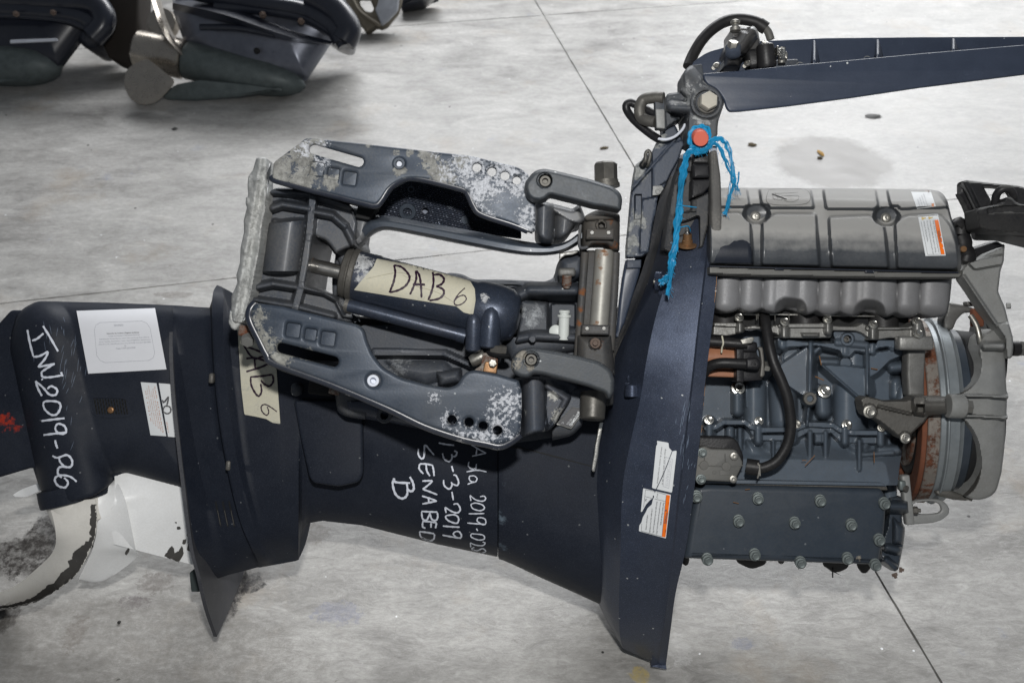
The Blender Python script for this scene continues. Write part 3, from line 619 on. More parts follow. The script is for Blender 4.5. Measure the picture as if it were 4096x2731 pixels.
def rr(x, top, bot, w, k=.72): 
    if 1190 < x < 1460: return [(x, top, 0), (x, top + 22, w * .62), (x, top + 110, w * .95), (x, (top + bot) / 2, w), (x, bot - 260, w * .86), (x, bot - 120, w * .6), (x, bot - 40, w * .34), (x, bot, 0)]
    return [(x, top, 0), (x, top + 22, w * .62), (x, top + 110, w * .95), (x, (top + bot) / 2, w), (x, bot - 220, w * .97), (x, bot - 70, w * k), (x, bot - 14, w * .35), (x, bot, 0)]
house = skin('drive_shaft_housing', [R2, R3, R4, R5, R6, R7, R8, rr(1194, 1270, 2238, .065), rr(1200, 1270, 2160, .065), rr(1208, 1270, 2120, .065), rr(1228, 1270, 2092, .065), rr(1290, 1290, 2082, .0655), rr(1450, 1300, 2100, .066), rr(1750, 1300, 2176, .068), rr(1990, 1300, 2226, .069)], M_house, P, n=90, m=5, angle=60)
apron = skin('upper_housing', [rr(1992, 1300, 2224, .069), rr(1996, 1300, 2235, .0715), rr(2012, 1300, 2240, .0725), rr(2055, 1300, 2258, .073), rr(2160, 1300, 2308, .075), rr(2300, 1300, 2370, .080), rr(2405, 1300, 2418, .086)], M_house, P, n=80, m=4, angle=50)
strip('panel_seam', [[(2010, 1783), (2120, 1800), (2380, 1868)]], [apron], 5, M_dark, apron)
strip('panel_seam', [[(1200, 2120), (1260, 2100), (1400, 2112)]], [house], 3, M_dark, house) if False else None
for x in (862, 890, 916):
    strip('vent_slot', [[(x, 2004), (x + 22, 2106)]], [house], 7, M_dark, P, lift=.0012, taper=.9)
    strip('slot_grit', [[(x + 8, 2040), (x + 20, 2100)]], [house], 2.2, M_alud, P, lift=.0016)
plate('mount_cover', [(1172, 1600), (1449, 1598), (1452, 1895), (1435, 1929), (1354, 1947), (1252, 1932), (1235, 1908), (1197, 1738)], .0755, .012, M_house, P, r=16, bev=.004)
plate('trim_tab', [(757, 2290), (800, 2255), (830, 2320), (820, 2366), (764, 2366)], .0, .006, plain('tab_green', (.035, .045, .045)), P, r=6)
for (x, y) in ((843, 1513), (911, 1862)):
    box('bolt', (x, y, .072), (.006, .012, .010), M_alud, P, rot=-5, bev=.002)
# propeller: hub, three blades
lathe('propeller_hub', (303, 1968, 0), (352, 2130, 0), [(0, .0395), (.012, .038), (.04, .035), (.05, .02)], M_prop, P, n=48)
lathe('exhaust_ring', (297, 1932, 0), (314, 2000, 0), [(0, .0420), (.001, .0448), (.012, .0456), (.0215, .0454), (.0225, .0440), (.0225, .0400)], M_leg, P, n=64)
def blade(name, near, far, mat, th=.003, m=26, bow=.0):
    A = resample([L(*q) for q in near], m); B = resample([L(*q) for q in far], m); vs = []; fs = []; k = 10
    for i in range(m):
        for j in range(k + 1):
            t = j / k; q = A[i].lerp(B[i], t); q = q + Vector((0, 0, bow * math.sin(math.pi * t) * math.sin(math.pi * i / (m - 1)))); vs.append(q)
    n0 = len(vs)
    for i in range(m):
        for j in range(k + 1):
            q = vs[i * (k + 1) + j]; e = min(1, min(j, k - j) / 2 + .15); vs.append(q - Vector((.0, .0, th * e)))
    for i in range(m - 1):
        for j in range(k):
            a = i * (k + 1) + j; fs.append((a, a + 1, a + k + 2, a + k + 1)); fs.append((a + n0, a + k + 1 + n0, a + k + 2 + n0, a + 1 + n0))
    for i in range(m - 1):
        for j in (0, k): a = i * (k + 1) + j; fs.append((a, a + k + 1, a + k + 1 + n0, a + n0))
    for j in range(k):
        for i in (0, m - 1): a = i * (k + 1) + j; fs.append((a, a + 1, a + 1 + n0, a + n0))
    return mk(name, vs, fs, mat, P, angle=60)
bl1 = blade('propeller_blade', [(195, 2010, .03), (222, 2120, .035), (215, 2200, .01), (150, 2270, -.02), (60, 2340, -.05), (-60, 2390, -.08)], [(380, 1995, .04), (388, 2060, .042), (375, 2160, .03), (310, 2290, .0), (190, 2380, -.045), (60, 2425, -.075), (-60, 2440, -.10)], M_prop, .006, bow=.006)
bl2 = blade('propeller_blade', [(372, 2000, .022), (388, 2100, .018), (372, 2190, .0), (340, 2260, -.02), (312, 2320, -.04)], [(462, 1915, .0), (500, 2000, .02), (540, 2190, .0), (545, 2230, -.02), (420, 2320, -.05), (350, 2325, -.05)], M_propw, .005, bow=-.006)
bl3 = blade('propeller_blade', [(458, 1898, .0), (458, 2000, .018), (440, 2060, .014), (456, 2176, .0)], [(500, 1878, .0), (735, 1952, .008), (765, 2080, .01), (782, 2260, -.01)], M_propw, .004, bow=-.008)
blade('propeller_blade', [(52, 1978, -.05), (90, 1955, -.05), (160, 1930, -.04)], [(60, 1986, -.05), (110, 1984, -.045), (165, 1958, -.035)], M_propw, .004)
blade('propeller_blade', [(-60, 2470, -.10), (60, 2390, -.06), (200, 2270, -.03), (225, 2180, 0)], [(-60, 2480, -.11), (50, 2400, -.08), (190, 2285, -.05), (228, 2195, -.02)], M_propw, .003)
M_bare2 = paint('bare_blade_metal', (.085, .082, .078), .42, metal=.3, var=.25, scratch=.4, dust=.3, dustc=(.12, .11, .09))
def zp(pts): return [(x * .893, 2000 + y * .893) for x, y in pts]
pb1 = bl1; polypatch('worn_edge', zp([(408, 20), (404, 60), (412, 75), (398, 100), (410, 120), (400, 150), (408, 165), (385, 188), (330, 232), (322, 262), (305, 270), (308, 300), (282, 318), (250, 362), (205, 388), (190, 400), (140, 436), (60, 465), (0, 474), (-20, 480), (-20, 492), (60, 486), (150, 458), (240, 412), (322, 352), (382, 272), (422, 200), (436, 120), (432, 20)]), [bl1], M_bare2, bl1, lift=.0005, step=4, w=.0, rnd=1, jag=4)
for pts in ([(735, 248), (752, 225), (768, 202), (778, 214), (782, 240), (796, 226), (812, 204), (822, 232), (812, 262), (800, 274), (762, 262)], [(836, 150), (852, 140), (862, 200), (856, 240), (838, 220), (842, 190)], [(782, 96), (792, 96), (790, 106), (782, 104)], [(792, 118), (806, 116), (808, 128), (796, 130)], [(818, 180), (832, 176), (828, 200), (816, 196)]): polypatch('worn_patch', zp(pts), [bl3], M_bare2, bl3, lift=.0005, step=3, w=.0, rnd=1, jag=3)
polypatch('worn_patch', zp([(574, 212), (582, 214), (578, 230), (568, 245), (558, 242), (562, 228)]), [bl2], M_bare2, bl2, lift=.0005, step=3, w=0, rnd=1, jag=1)
# lower cowl tub
T0 = [(2742, 610, .0), (2700, 640, .04), (2683, 704, .055), (2657, 755, .06), (2632, 844, .065), (2612, 940, .07), (2575, 1080, .075), (2517, 1233, .078), (2469, 1348, .08), (2430, 1500, .082), (2405, 1700, .083), (2388, 1870, .084), (2384, 2000, .082), (2386, 2200, .072), (2390, 2340, .05), (2396, 2418, .0)]
T05 = [(2760, 600, .0), (2735, 640, .07), (2730, 750, .088), (2710, 880, .095), (2680, 980, .10), (2625, 1110, .104), (2565, 1260, .106), (2520, 1380, .108), (2478, 1530, .108), (2448, 1700, .107), (2425, 1880, .106), (2418, 2050, .102), (2415, 2250, .088), (2418, 2400, .055), (2425, 2480, .0)]
T1 = [(2778, 592, .0), (2765, 640, .09), (2772, 760, .115), (2750, 900, .125), (2715, 1010, .132), (2668, 1120, .138), (2622, 1270, .142), (2588, 1430, .145), (2560, 1600, .146), (2524, 1760, .145), (2490, 1950, .141), (2482, 2200, .125), (2476, 2420, .085), (2480, 2540, .045), (2492, 2592, .0)]
T2 = [(2815, 588, .0), (2812, 640, .11), (2828, 760, .142), (2832, 900, .158), (2820, 1050, .168), (2790, 1300, .176), (2768, 1500, .178), (2742, 1720, .177), (2712, 1980, .168), (2686, 2220, .145), (2660, 2420, .10), (2640, 2560, .05), (2628, 2652, .0)]
T1 = [(p[0], p[1], p[2] + .018 * min(1, max(0, (1900 - p[1]) / 500)) * min(1, max(0, (p[1] - 600) / 200))) for p in T1]
T05 = [(p[0], p[1], p[2] + .016 * min(1, max(0, (1900 - p[1]) / 500)) * min(1, max(0, (p[1] - 600) / 200))) for p in T05]
T2b = shift(T2, 8, .003)
T3 = [(2868, 590, .0), (2874, 640, .10), (2884, 760, .135), (2882, 900, .155), (2876, 1040, .167), (2862, 1200, .174), (2824, 1500, .178), (2802, 1735, .176), (2752, 2144, .152), (2704, 2363, .11), (2682, 2520, .06), (2663, 2663, .0)]
T4 = shift(T3, -2, -.006); T5 = shift([(p[0], p[1], p[2] * .82) for p in T3], -60); T6 = [(p[0], p[1], p[2] * .1) for p in T5]
tub = skin('lower_cowl', [T0, T05, T1, T2, T2b, T3, T4, T5, T6], M_cowl, P, n=110, m=5, angle=34)
strip('cowl_edge_scuff', [[(2868, 1090), (2864, 1150), (2858, 1210)], [(2826, 1490), (2818, 1570), (2812, 1640)], [(2808, 1700), (2806, 1730)]], [tub], 1.4, paint('primer_edge', (.34, .17, .05), .6), tub)

skin('cowl_lip', [[(2676, 700, .062), (2650, 755, .067), (2625, 844, .072), (2606, 940, .077), (2568, 1080, .082), (2511, 1233, .085), (2463, 1350, .087), (2428, 1470, .088)], [(2690, 706, .070), (2664, 760, .075), (2640, 850, .081), (2620, 950, .086), (2584, 1090, .090), (2526, 1245, .093), (2476, 1365, .095), (2432, 1480, .096)], [(2700, 716, .100), (2684, 775, .110), (2664, 860, .114), (2640, 960, .116), (2596, 1110, .116), (2536, 1260, .110), (2482, 1375, .108), (2434, 1490, .102)]], M_cowldust, P, n=60, m=3, mirror=False)
plate('cowl_post', [(2843, 604, 6), (2868, 598, 10), (2884, 700), (2889, 840), (2886, 960), (2862, 1020), (2850, 990), (2846, 800)], .186, .02, paint('dusty_post', (.09, .088, .084), .65, dust=.8, dustc=(.24, .225, .20)), P, r=6, bev=.003)
# ------------------------------------------------------------------ clamp brackets
def zz(pts, ox, oy, k=.5): return [(ox + p[0] * k, oy + p[1] * k) + tuple(p[2:]) for p in pts]
def sq(cx, cy, h, rot=8, r=8):
    a = R_(rot); return fillet([(cx + x * math.cos(a) - y * math.sin(a), cy + x * math.sin(a) + y * math.cos(a)) for x, y in ((-h, -h), (h, -h), (h, h), (-h, h))], r)
UP = [(1092, 648, 14), (1220, 553, 14), (1240, 550, 10), (1460, 574), (1750, 607, 30), (1875, 620, 30), (2078, 668, 30), (2118, 700, 15), (2142, 760), (2142, 925, 10), (2115, 926), (2050, 897, 20), (1925, 855, 30), (1895, 820, 30), (1872, 775, 30), (1850, 755, 30), (1700, 718, 30), (1625, 712, 40), (1560, 745, 40), (1522, 805, 12), (1500, 822, 12), (1450, 811), (1250, 760), (1105, 722, 12), (1086, 712, 8)]
uh = [pill(1252, 594, 1433, 646, 20), sq(1266, 674, 26), sq(1332, 694, 22), sq(1397, 712, 26), circ(1597, 655, 21, 20), circ(1907, 668, 18.5, 18), circ(1967, 685, 18.5, 18), circ(2020, 701, 18.5, 18), circ(2067, 720, 17, 18)]
upb = plate('upper_clamp_bracket', UP, .205, .012, M_brku, P, uh, r=8, bev=.0035, res=4)
for (x, y, h) in ((1266, 674, 30), (1332, 694, 26), (1397, 712, 30)):
    plate('pocket_floor', [tuple(p) for p in sq(x, y, h, 8, 4)], .2005, .005, M_brku, upb, r=0, bev=.001)
bolt(1597, 655, None, 24, M_brku, upb, 'ring', w=.2035)
lathe('bushing', (1597, 656, .200), (1597, 650, .150), [(0, .0055), (.03, .0055)], M_chalk, upb, n=20)
LO = [(1000, 1280, 14), (1004, 1228, 12), (1022, 1211, 12), (1125, 1224), (1430, 1298, 14), (1455, 1318, 14), (1466, 1360), (1490, 1420, 20), (1530, 1470, 20), (1600, 1510, 20), (1700, 1537), (1790, 1552, 20), (1828, 1540, 20), (1848, 1505, 10), (1868, 1486, 20), (1900, 1480, 20), (1990, 1496), (2076, 1522), (2087, 1560), (2088, 1640), (2082, 1735, 20), (2045, 1765, 16), (1995, 1782, 16), (1945, 1772), (1850, 1752, 20), (1700, 1702, 20), (1550, 1630, 20), (1325, 1535), (1100, 1452, 20), (1070, 1420, 20), (1040, 1362, 20)]
lh = [pill(1122, 1392, 1332, 1446, 21), sq(1170, 1320, 27), sq(1240, 1337, 22), sq(1310, 1354, 27), circ(1493, 1522, 27, 24), circ(1807, 1680, 19, 18), circ(1875, 1690, 19, 18), circ(1932, 1705, 19, 18), circ(1990, 1722, 19, 18)]
lob = plate('lower_clamp_bracket', LO, .212, .013, M_brkl, P, lh, r=8, bev=.004, res=4)
for (x, y, h) in ((1170, 1320, 32), (1240, 1337, 27), (1310, 1354, 32)):
    plate('pocket_floor', [tuple(p) for p in sq(x, y, h, 8, 4)], .2070, .005, M_brkl, lob, r=0, bev=.001)
bolt(1493, 1522, None, 24, M_chalk, lob, 'ring', w=.206)
M_bead = paint('dark_edge_paint', (.017, .021, .033), .32, coat=.4, var=.2, scratch=.3, dust=.2, dustc=(.10, .10, .09), spots=[S(1240, 1500, 40, .2), S(1400, 1570, 40, .2), S(1560, 1640, 40, .2), S(1850, 1755, 60, .2), S(1980, 1780, 60, .2)], spotc=(.5, .5, .5), amt=-.05)
tube('edge_bead', [(1088, 708, .199), (1110, 722, .200), (1250, 759, .200), (1350, 784, .200), (1452, 810, .200), (1500, 820, .200), (1522, 803, .200), (1562, 745, .200), (1625, 712, .200), (1700, 718, .200), (1850, 756, .200), (1874, 776, .200), (1896, 822, .200), (1927, 856, .200), (2050, 897, .200), (2112, 922, .200)], .0042, M_bead, P, n=14)
tube('edge_bead', [(1022, 1213, .204), (1003, 1238, .206), (1001, 1280, .206), (1040, 1362, .206), (1070, 1420, .206), (1100, 1452, .206), (1325, 1535, .206), (1550, 1630, .206), (1700, 1702, .206), (1850, 1752, .206), (1945, 1772, .206), (2000, 1782, .206), (2045, 1763, .206), (2080, 1735, .206)], .0048, M_bead, P, n=14)
# flanged side walls behind the plates
skin('bracket_side_wall', [[(1004, 1250, .199), (1030, 1362, .199), (1066, 1428, .199), (1100, 1458, .199), (1325, 1540, .199), (1550, 1636, .199), (1700, 1708, .199), (1850, 1757, .199), (1995, 1784, .199), (2085, 1735, .199)],
    [(1030, 1250, .10), (1050, 1350, .10), (1085, 1410, .10), (1130, 1440, .10), (1335, 1512, .10), (1550, 1600, .10), (1700, 1665, .10), (1850, 1710, .10), (1980, 1735, .10), (2060, 1700, .10)]], M_brk, P, n=50, m=2, mirror=False, lin=True)
skin('bracket_side_wall', [[(1086, 648, .198), (1080, 715, .198)], [(1068, 690, .17), (1064, 770, .16)]], M_brk, P, n=6, m=2, mirror=False, lin=True)
skin('bracket_side_wall', [[(1092, 720, .194), (1250, 765, .194), (1450, 815, .194), (1500, 826, .194)], [(1100, 735, .16), (1250, 780, .16), (1450, 832, .15), (1510, 840, .15)]], M_cast, P, n=30, m=2, mirror=False, lin=True)
# inner wall of the upper bracket: tread panel and rolled rim
tr = Relief(1380, 705, 2090, 960, 3, .10)
tr.outline([(1410, 860), (1470, 800), (1560, 722), (1700, 715), (1880, 760), (2085, 905), (2085, 955), (1880, 930), (1560, 895), (1500, 870), (1440, 900)], 4)
u = (tr.X - 1500) * .96 + (tr.Y - 800) * .25; v = (tr.Y - 800) - (tr.X - 1500) * .22
pat = np.maximum(np.cos(v / 8.4 * 2 * math.pi) , 0) ** 1.0 * (.35 + .65 * (np.cos((u + v * .3) / 12.5 * 2 * math.pi) > -.45))
tr.W = .112 - (tr.Y - 715) * .00012 + pat * .0028; tr.cutdisc(1700, 845, 12, .08)
tread = tr.build('tread_panel', M_cyl, P, depth=.005, angle=25)
bolt(1631, 844, [tread], 34, M_brk, P, 'ring', z=.002, n=(0, -.5, 1)); bolt(1645, 757, [tread], 15, M_brk, P, 'ring', z=.001); bolt(1802, 820, [tread], 17, M_brk, P, 'boss', z=-.001); bolt(1860, 880, [tread], 17, M_brk, P, 'boss', z=-.001)
skin('bracket_rim', [[(1420, 905, .12), (1470, 872, .128), (1540, 862, .13), (1700, 890, .13), (1900, 925, .132), (2100, 965, .135), (2240, 975, .138), (2330, 920, .14)],
    [(1436, 935, .132), (1480, 895, .142), (1545, 885, .145), (1700, 910, .145), (1900, 948, .147), (2100, 985, .15), (2240, 985, .15), (2330, 930, .15)],
    [(1450, 955, .130), (1492, 918, .142), (1550, 906, .146), (1700, 932, .146), (1900, 972, .148), (2100, 1006, .15), (2240, 1000, .15), (2330, 950, .15)],
    [(1458, 965, .115), (1500, 928, .13), (1555, 918, .133), (1700, 944, .133), (1900, 984, .135), (2100, 1018, .136), (2240, 1012, .136), (2330, 965, .13)],
    [(1462, 968, .07), (1505, 932, .08), (1560, 922, .08), (1700, 948, .08), (1900, 988, .08), (2100, 1021, .08), (2240, 1014, .08), (2330, 968, .08)]], M_brk, P, n=60, m=4, mirror=False, angle=70)
skin('bracket_side_wall', [[(1510, 826, .19), (1530, 805, .19), (1570, 752, .19), (1630, 718, .19), (1700, 724, .19), (1850, 760, .19), (1878, 790, .19), (1900, 830, .19), (1930, 862, .19), (2050, 903, .19), (2130, 930, .19)],
    [(1512, 832, .182), (1535, 811, .182), (1574, 758, .182), (1632, 725, .182), (1700, 731, .182), (1846, 767, .182), (1872, 796, .182), (1893, 836, .182), (1925, 869, .182), (2048, 910, .182), (2130, 936, .182)],
    [(1512, 820, .12), (1540, 790, .12), (1580, 735, .12), (1632, 715, .12), (1700, 720, .12), (1846, 750, .12), (1866, 780, .12), (1885, 815, .12), (1918, 845, .12), (2040, 885, .12), (2130, 910, .12)]], M_brk, P, n=60, m=3, mirror=False, lin=True)
# left cross casting between the brackets
c = Relief(1000, 735, 1430, 1295, 3, .10)
CO = [(1066, 775, 16), (1100, 752, 16), (1180, 752), (1350, 796), (1402, 818, 14), (1432, 890), (1418, 985, 16), (1385, 995), (1342, 1016, 10), (1322, 985), (1300, 962), (1252, 944, 10), (1244, 1030), (1222, 1142, 14), (1262, 1158), (1330, 1180), (1352, 1205, 20), (1378, 1262), (1385, 1290), (1190, 1250), (1000, 1206), (1014, 1145, 20), (1042, 1030), (1052, 930), (1056, 830)]
c.outline(CO, 8); c.W[:] = .142
c.bar((1252, 775), (1236, 950), 13, .168, 9, .004).bar((1236, 950), (1206, 1140), 13, .168, 9, .004).bar((1206, 1140), (1180, 1235), 13, .168, 9, .004)
c.cap((1090, 762), (1240, 775), 16, .166, .010, .004).cap((1240, 775), (1400, 822), 15, .164, .010, .004)
c.cap((1090, 832), (1130, 818), 14, .170, .012, .004).cap((1130, 818), (1235, 836), 13, .170, .010, .004).cap((1258, 848), (1330, 862), 12, .168, .01, .004).cap((1330, 862), (1380, 905), 13, .166, .012, .004).cap((1380, 905), (1415, 975), 14, .160, .012, .004)
dd_, tt_ = seg_d(c.X, c.Y, (1165, 780), (1110, 1180)); al = (c.Y - 885) ; qq_ = np.clip(dd_ / 74, 0, 1)
c._a(.176 - .026 * (1 - np.sqrt(1 - qq_ ** 2)) - np.clip(dd_ - 74, 0, 1e9) * .003 - np.clip(888 - c.Y - (c.X - 1140) * .1, 0, 1e9) * .0025 - np.clip(c.Y - 1086, 0, 1e9) * .0025, .006); c.cap((1100, 885), (1225, 905), 8, .160, .008, .003)
c.cap((1030, 1148), (1090, 1135), 13, .168, .01, .004).cap((1090, 1135), (1190, 1150), 12, .168, .01, .004).cap((1010, 1200), (1180, 1225), 13, .168, .01, .004).cap((1180, 1225), (1330, 1265), 13, .166, .01, .004)
c.cap((1215, 1150), (1290, 1165), 11, .168, .01, .004).cap((1290, 1165), (1345, 1195), 11, .164, .01, .004).cap((1345, 1195), (1378, 1260), 11, .158, .01, .004)
c.cap((1060, 770), (1050, 930), 10, .165, .01, .004).cap((1050, 930), (1012, 1150), 10, .165, .01, .004)
c.edge_round(14, .008)
cas = c.build('clamp_casting', M_cast, P, back=.03)
# dark braces seen through the openings
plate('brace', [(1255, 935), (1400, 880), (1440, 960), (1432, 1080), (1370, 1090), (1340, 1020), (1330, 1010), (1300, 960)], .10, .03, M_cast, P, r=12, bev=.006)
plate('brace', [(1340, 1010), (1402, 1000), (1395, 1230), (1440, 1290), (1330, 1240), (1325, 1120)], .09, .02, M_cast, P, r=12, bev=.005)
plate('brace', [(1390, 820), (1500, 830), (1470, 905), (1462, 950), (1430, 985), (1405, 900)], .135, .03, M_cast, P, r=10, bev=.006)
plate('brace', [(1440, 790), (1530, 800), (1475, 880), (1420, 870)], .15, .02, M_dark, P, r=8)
# eroded anode bar with its liner
a = Relief(905, 620, 1080, 1330, 3, .0)
a.outline([(1025, 632, 6), (1050, 629, 6), (1068, 632, 6), (1066, 740), (1062, 850), (1050, 900), (1040, 1000), (1020, 1100), (1005, 1180), (985, 1250), (970, 1295, 10), (932, 1288, 10), (924, 1250), (926, 1185), (950, 1130), (945, 1100), (960, 1050), (962, 990), (976, 930), (975, 880), (988, 830), (982, 815), (984, 790), (993, 785), (990, 740), (994, 705), (1012, 680)], 3)
xx = a.X + (a.Y - 632) * .165
a.W = .176 + .004 * np.cos((xx - 1040) / 9.0) + .006 * np.tanh((xx - 1038) / 8) * .6
a.noise(.0035, .03); a.noise(.0012, .12); a.edge_round(9, .006)
an = a.build('anode', M_zincan, P, depth=.03, angle=60)
a2 = Relief(905, 1225, 965, 1335, 3, .172); a2.outline([(920, 1240, 8), (936, 1246), (934, 1280), (960, 1290), (962, 1300), (946, 1322, 8), (926, 1316, 8), (914, 1290)], 4); a2.noise(.003, .07); a2.edge_round(7, .004)
a2.build('anode_lip', M_zincan, P, depth=.012, angle=60)
plate('liner_strip', [(1076, 655), (1082, 656), (1070, 760), (1050, 920), (1036, 1030), (1010, 1150), (980, 1280), (972, 1284), (1006, 1150), (1030, 1030), (1046, 920), (1064, 760)], .172, .004, M_stick, P, r=1, bev=.0005)
bolt(992, 1357, None, 27, M_alu, P, 'hexplain', w=.185, n=(.1, -.6, 1)); box('bolt_shoulder', (985, 1325, .178), (.018, .012, .012), M_rustm, P, rot=-10)
# ------------------------------------------------------------------ tilt cylinder
cyl = lathe('tilt_cylinder', (1400, 1096, .13), (2030, 1262, .13), [(0, .027), (.004, .0285), (.03, .0295), (.032, .0285), (.145, .0290), (.150, .0315), (.172, .0325), (.186, .031), (.195, .026), (.199, .018)], M_cyl, P, n=64)
lathe('end_cap', (1372, 1090, .13), (1420, 1101, .13), [(0, .025), (.0015, .0275), (.006, .029), (.0075, .0275), (.0085, .0275), (.010, .030), (.015, .030), (.0165, .028)], M_alud, P, n=48)
lathe('piston_rod', (1232, 1059, .13), (1385, 1094, .13), [(0, .0085), (.05, .0085)], M_rod, P, n=32)
lathe('rod_collar', (1228, 1058, .13), (1250, 1063, .13), [(0, .0095), (.006, .0095)], M_rustm, P, n=32)
tube('pressure_tube', [(1395, 1222, .135), (1500, 1249, .136), (1860, 1344, .136)], .0078, M_cyl, P, n=20)
tube('tube_sleeve', [(1832, 1337, .136), (1862, 1345, .136)], .0086, M_cyl, P, n=20)
tube('tube_seat', [(1380, 1218, .132), (1410, 1226, .132)], .0095, M_alud, P, n=16)
lathe('valve_body', (1896, 1255, .158), (1892, 1402, .152), [(0, .004), (.004, .0075), (.01, .0086), (.040, .0088), (.042, .007)], M_cyl, P, n=28)
lathe('valve_body', (1968, 1220, .155), (1955, 1385, .15), [(0, .006), (.006, .0105), (.014, .0125), (.046, .0125), (.048, .010)], M_cyl, P, n=32)
pr = Relief(1870, 1200, 2090, 1470, 4, .02); pr.outline([(1905, 1240), (2000, 1200), (2065, 1215), (2085, 1260), (2070, 1320), (2040, 1362, 10), (2012, 1366), (2008, 1400), (2002, 1455), (1945, 1450), (1940, 1380), (1900, 1370)], 14)
pr.dome([(1880, 1180), (2100, 1180), (2085, 1365), (1940, 1380), (1880, 1370)], .150, .10, 70).dome([(1945, 1330), (2012, 1330), (2008, 1460), (1945, 1460)], .140, .11, 34).cap((2060, 1250), (2040, 1340), 12, .146, .006, .004); pr.edge_round(14, .012)
pr.build('cylinder_lug', M_cyl, P, depth=.06)
for (x, y) in ((1625, 1256), (1672, 1270), (1745, 1286)):
    bolt(x, y, [cyl], 16, M_cyl, P, 'boss', z=-.001)
lathe('nut', (1996, 1380, .153), (1992, 1412, .152), [(0, .0085), (.001, .0105), (.008, .0105), (.009, .0085)], M_alud, P, n=6, angle=20)
lathe('link_pin', (1940, 1420, .14), (1885, 1446, .14), [(0, .0075), (.014, .0075), (.018, .006)], M_steel, P, n=24)
plate('link_lug', [(1930, 1410), (1985, 1412), (1992, 1430), (1990, 1475), (1978, 1500), (1920, 1488), (1895, 1480), (1925, 1460)], .150, .008, M_rustm, P, r=8)
plate('link_lug', [(1940, 1445), (1992, 1448), (1986, 1496), (1930, 1488)], .156, .005, M_brass, P, r=8)
bolt(1971, 1452, None, 17, M_steel, P, 'hexplain', w=.161)
lathe('collar', (1995, 1408, .145), (1992, 1424, .145), [(0, .013), (.003, .015), (.006, .012)], M_dark, P, n=30)
# ------------------------------------------------------------------ swivel bracket castings
s = Relief(1420, 1270, 2330, 1800, 5, .085)
s.outline([(1440, 1300), (1700, 1300), (2060, 1350), (2330, 1350), (2330, 1640), (2300, 1700), (2240, 1745, 30), (2130, 1762), (2000, 1778), (1700, 1720), (1500, 1620), (1480, 1500)], 20)
s.bar((1500, 1412), (1780, 1416), 8, .112, 8, .004).bar((1780, 1416), (1905, 1470), 8, .112, 8, .004).bar((1500, 1412), (1470, 1440), 8, .112, 8, .004)
s.dome([(1530, 1440), (1780, 1440), (1840, 1500), (1700, 1545), (1600, 1510)], .100, .08, 60).dome([(1745, 1490), (1840, 1475), (1850, 1530), (1760, 1545)], .118, .10, 30)
s.dome([(2000, 1330), (2060, 1290), (2320, 1290), (2330, 1400), (2040, 1440)], .112, .09, 50)
inner = s.build('swivel_bracket', M_castc, P, back=.02)
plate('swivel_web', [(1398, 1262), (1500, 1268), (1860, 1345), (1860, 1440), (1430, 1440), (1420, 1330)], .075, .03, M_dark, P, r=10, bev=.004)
s = Relief(1760, 1080, 2345, 1420, 4, .07)
s.outline([(1775, 1098, 10), (1800, 1090, 10), (1850, 1096, 20), (1890, 1118, 20), (2000, 1118), (2180, 1126), (2216, 1112, 20), (2226, 1080), (2340, 1080), (2340, 1420), (2040, 1415), (2070, 1340), (2080, 1240), (1960, 1160), (1880, 1160)], 8)
s.cap((1780, 1102), (1850, 1106), 12, .096, .008, .004).cap((1850, 1106), (1895, 1126), 10, .095, .008, .004).bar((1895, 1126), (2210, 1134), 9, .094, 8, .004)
s.disc(1970, 1146, 16, .092).bar((2000, 1146), (2190, 1150), 3, .086).cap((2075, 1182), (2120, 1160), 22, .124, .016, .005).cap((2120, 1160), (2300, 1162), 24, .128, .018, .005)
s.dome([(2075, 1195), (2190, 1210), (2204, 1330), (2060, 1340), (2084, 1250)], .100, .085, 16).cut([(2206, 1216), (2300, 1216), (2300, 1345), (2206, 1330)], .062, 10, .003, 12)
s.cap((2070, 1356), (2130, 1344), 20, .128, .016, .005).cap((2130, 1344), (2300, 1352), 20, .130, .016, .005)
s.disc(2130, 1356, 14, .131).edge_round(8, .006)
face = s.build('swivel_casting', M_castc, P, back=.01)
s = Relief(2205, 985, 2350, 1160, 4, .09); s.outline([(2230, 1060, 20), (2245, 1022, 20), (2300, 1004, 10), (2350, 1000), (2350, 1160), (2215, 1160), (2222, 1110)], 8)
s.dome([(2232, 1030), (2340, 1000), (2350, 1100), (2240, 1150)], .125, .10, 40).cap((2268, 1085), (2266, 1130), 22, .128, .018); s.edge_round(10, .006); s.build('casting_lug', M_castc, P, depth=.05)
lathe('rusty_stud', (2268, 1100, .133), (2266, 1148, .130), [(0, .0055), (.012, .0055), (.0125, .004), (.015, .004)], M_rustm, P, n=16); box('stud_seat', (2268, 1088, .134), (.020, .010, .012), M_alum, P, bev=.003)
plate('bracket_tab', [(2238, 1012), (2310, 1000), (2322, 1006), (2290, 1020), (2262, 1022), (2236, 1040)], .133, .004, M_alu, P, r=4)
lathe('nylon_pin', (2258, 1240, .128), (2254, 1352, .125), [(0, .0055), (.001, .0065), (.003, .0065), (.0035, .0052), (.0052, .0052), (.0054, .0080), (.0078, .0080), (.0082, .0062), (.034, .0062)], M_white, P, n=36)
lathe('nylon_clip', (2222, 1325, .126), (2232, 1330, .106), [(0, .006), (.001, .0075), (.012, .0075)], M_white, P, n=20)
